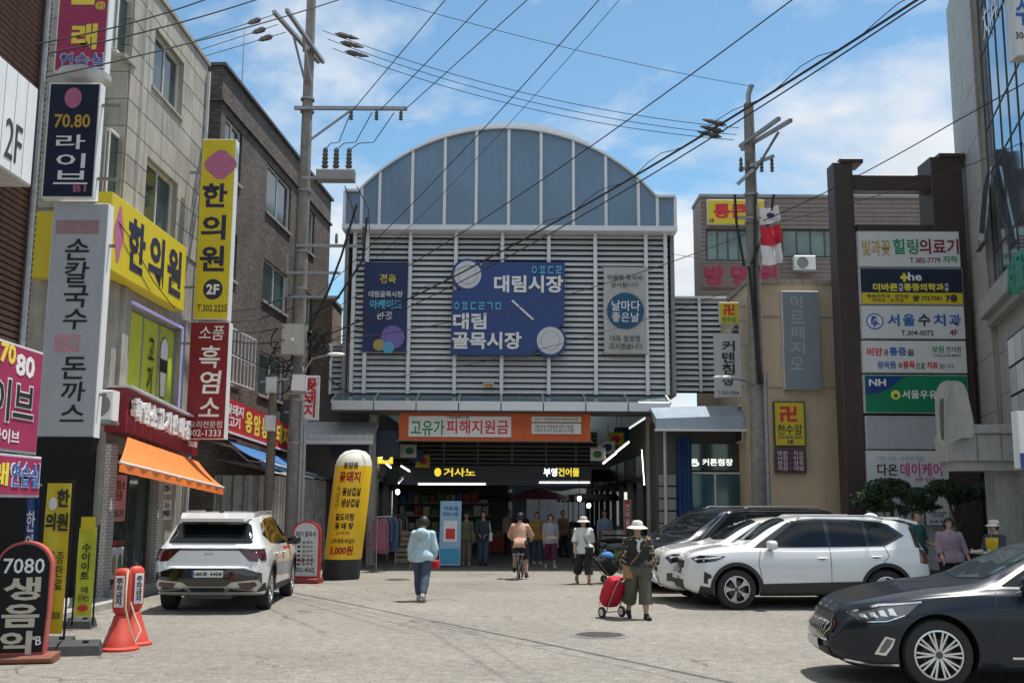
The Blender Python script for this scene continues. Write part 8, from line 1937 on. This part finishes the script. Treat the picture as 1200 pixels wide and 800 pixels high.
# clothes racks inside the left of the arcade
rgc = random.Random(5); gcols = [cloth('g%d' % k, c_) for k, c_ in enumerate(((0.35,0.04,0.06),(0.03,0.05,0.10),(0.35,0.34,0.33),(0.05,0.12,0.22),(0.02,0.02,0.02),(0.25,0.10,0.16),(0.10,0.14,0.08)))]
for rk_i, (u, v) in enumerate(((452, 668), (463, 657))):
    q = G(u, v, .02); t = thing('clothes_rack', ['clothes rack with dark and red garments beside the entrance column','second clothes rack deeper inside the arcade'][rk_i], 'clothes rack', q, RAD(75))
    obj('rail', M().tube([(-.7,0,1.45),(.7,0,1.45)], .014, 6), steel, t); [obj('post', M().tube([(x,0,0),(x,0,1.45)], .014, 6).tube([(x,-.2,.02),(x,.2,.02)], .012, 6), steel, t) for x in (-.7,.7)]
    for k in range(11):
        x = -.62+k*.124; ln_ = rgc.uniform(.6,.95); gi = rgc.randrange(7)
        g_ = M().sheet(lambda a, b, x=x, ln_=ln_: (x+.03*math.sin(a*6+b*3)+.02*b, (-.2+.4*a)*(1-.35*(b > .9)), 1.40-ln_*(1-b)), 8, 8, .02); tag(obj('hanging_garment', g_, gcols[gi], None, True), ['red','navy','grey','blue','black','plum','green'][gi]+' garment hanging on the '+['clothes rack by the entrance column','deeper clothes rack in the arcade'][rk_i], 'garment', 'garments on the clothes racks').parent = None
        o_ = bpy.context.scene.collection.objects[-1]; o_.location = q; o_.rotation_euler = (0,0,RAD(75))
# produce crates on the left and grey boxes on the right of the passage
def crates(cells, label, group, z0=.02):
    for k, (x, y, z, w_, d_, h, m_) in enumerate(cells):
        t = thing('crate', label, 'crate', (x, y, z), rgc.uniform(-.1,.1), group); b = M().box(-w_/2,w_/2,-d_/2,d_/2,0,.03)
        for (a0, a1, b0, b1) in ((-w_/2,w_/2,-d_/2,-d_/2+.02),(-w_/2,w_/2,d_/2-.02,d_/2),(-w_/2,-w_/2+.02,-d_/2+.02,d_/2-.02),(w_/2-.02,w_/2,-d_/2+.02,d_/2-.02)): b.box(a0, a1, b0, b1, .03, h*.45).box(a0, a1, b0, b1, h*.6, h)
        obj('box', b, m_, t); obj('contents', M().ell((0,0,h*.75), (w_*.42,d_*.42,h*.4), 12, 6), goods[rgc.randrange(5)], t, True)
crates([(-3.4+.5*(k % 3), 34.0+.6*(k//3 % 2), .02+.33*(k//6), .46, .5, .3, [goods[1], lgrey, goods[4]][k % 3]) for k in range(15)], 'stacked produce crate beside the clothes racks', 'produce crates by the clothes racks')
crates([(3.0+.5*(k % 3), 33.2+.5*(k//3 % 2), .02+.36*(k//6), .48, .45, .33, [mgrey, lgrey, goods[1]][k % 3]) for k in range(14)], 'stacked box near the entrance column behind the scooter', 'stacked boxes by the entrance column')
s = Sign(FY(32.6), (731, 585, 740, 622), 0, .05, red_s, lgrey, 'narrow red upright sign on the stacked boxes by the column', 'upright_sign'); s.t(vtext('건어물'), 733, 590, 738, 616, white_t)
for k, (u, v, m_) in enumerate(((452,535,lit_y),(462,527,white_m),(480,528,white_m),(488,533,blue_s),(496,540,yellow_s),(700,532,white_m),(712,524,white_m),(722,514,yellow_s),(728,508,blue_s))):
    p = P(u, v, 34.5+(k % 5)*.5); t = thing('hanging_sign', ['yellow','white','white','blue','yellow','white','white','yellow','blue'][k]+' small hanging shop sign '+['nearest the orange banner on the left','second along the left arcade','third along the left arcade','fourth along the left arcade','fifth along the left arcade','deepest of the right arcade','second deepest of the right arcade','third along the right arcade','nearest the column of the right arcade'][k], 'sign', p, .35 if u < 600 else -.35, 'small hanging signs in the arcade')
    obj('sign_box', M().rbox(-.25,.25,0,.12,-.22,.22,.03), m_, t); obj('sign_print', M().prism(ovoid(0,0,.15,.12), -.006, -.001), [blue_s, red_t, green_t][k % 3], t); obj('hanger', M().tube([(0,.06,.22),(0,.06,.8)], .01, 5), steel, t)
# grey post and maroon parasol in the passage
t = thing('parasol', 'maroon parasol open over a stall in the passage', 'parasol', Vector((P(632,600,36).x, 36, .02))); pz_ = P(632, 573, 36).z
obj('canopy', M().lathe([(1.0,pz_-.35),(.98,pz_-.33),(.6,pz_-.12),(.2,pz_),(.01,pz_+.03)], 8), mat('parasol_maroon', (0.10,0.02,0.05), 0.7, var=0.1), t); obj('pole', M().tube([(0,0,0),(0,0,pz_)], .02, 8), steel, t); obj('foot', M().lathe([(.22,0),(.22,.06),(.05,.08)], 16), dgrey, t)
s = Sign(FY(37.0), (600, 572, 617, 612), 0, .06, mat('board_slate', (0.05,0.07,0.09), 0.6, var=0.2), frame_d, 'dark slate notice standing in the middle of the passage', 'notice_board')
# trees
def leafy_tree(label, u, Y, zbase, crown, trunk_h, seed, n=2600):
    r_ = random.Random(seed); p = P(u, 600, Y); t = thing('small_tree', label, 'tree', (p.x, Y, 0), 0, 'pruned small trees by the sign frame')
    bark = mat('bark', (0.06,0.045,0.035), 0.9, var=0.3, vs=10, bump=.4)
    tb = M().tube([(0,0,0),(.03,0,trunk_h*.4),(-.02,.02,trunk_h*.75),(.01,0,trunk_h)], [.075,.065,.055,.04], 8); pads = []
    for (dx_, dz, rx_, rz_) in crown:
        e = Vector((dx_, r_.uniform(-.25,.25), trunk_h+dz)); st = Vector((0,0,trunk_h*.62+dz*.2)); tb.tube([st, st.lerp(e,.5)+Vector((0,0,-.05)), e], [.035,.025,.012], 6); pads.append((e, rx_, rz_))
    obj('trunk', tb, bark, t, True)
    lf_ = M()
    tot = sum(a*a*b for _, a, b in pads)
    for e, rx_, rz_ in pads:
        for _ in range(int(n*rx_*rx_*rz_/tot)):
            d = Vector((r_.gauss(0,1), r_.gauss(0,1), r_.gauss(0,1))).normalized()*(r_.random()**.4); c_ = e+Vector((d.x*rx_, d.y*rx_*.85, d.z*rz_))
            if noise.noise(c_*4.5) < -.12: continue
            s_ = r_.uniform(.013,.028); a = Vector((r_.uniform(-1,1), r_.uniform(-1,1), r_.uniform(-.4,1))).normalized(); b = a.cross(Vector((r_.uniform(-1,1),r_.uniform(-1,1),r_.uniform(-1,1)))).normalized()
            lf_.add([c_-a*s_*1.6, c_+b*s_*.6, c_+a*s_*1.6, c_-b*s_*.6], [(0,1,2,3)])
    o_ = obj('crown', lf_, mat('pine_foliage', (0.030,0.062,0.030), 0.7, var=0.5, vs=3), t); o_['kind'] = 'stuff'
leafy_tree('small pruned dark green tree before the white day care sign', 1046, 25.0, 0, [(-.55,.05,.42,.2),(.0,.3,.55,.26),(.5,.1,.48,.22),(.75,-.15,.3,.14),(-.2,-.08,.45,.18),(-.7,-.12,.22,.12),(.25,-.2,.3,.12)], 1.95, 2, 26000)
leafy_tree('second small dark tree under the stone porch', 1122, 24.2, 0, [(-.3,.1,.45,.2),(.25,.05,.42,.2),(.0,-.15,.3,.13),(.55,-.1,.25,.12)], 2.15, 4, 18000)
# planter under the trees
t = thing('planter_wall', 'low stone planter kerb around the small trees', 'planter', (P(1080,640,24.6).x, 24.6, 0)); obj('kerb_front', M().box(-1.9,1.9,-.75,-.6,0,.3), stone_g, t); obj('kerb_side', M().box(-1.9,-1.75,-.599,.9,0,.3), stone_g, t); obj('soil', M().box(-1.74,1.9,-.59,.9,0,.22), mat('soil', (0.07,0.05,0.035), 0.95, var=0.3), t)
for o_ in list(_tmp.objects): bpy.data.objects.remove(o_)
bpy.data.scenes.remove(_tmp)
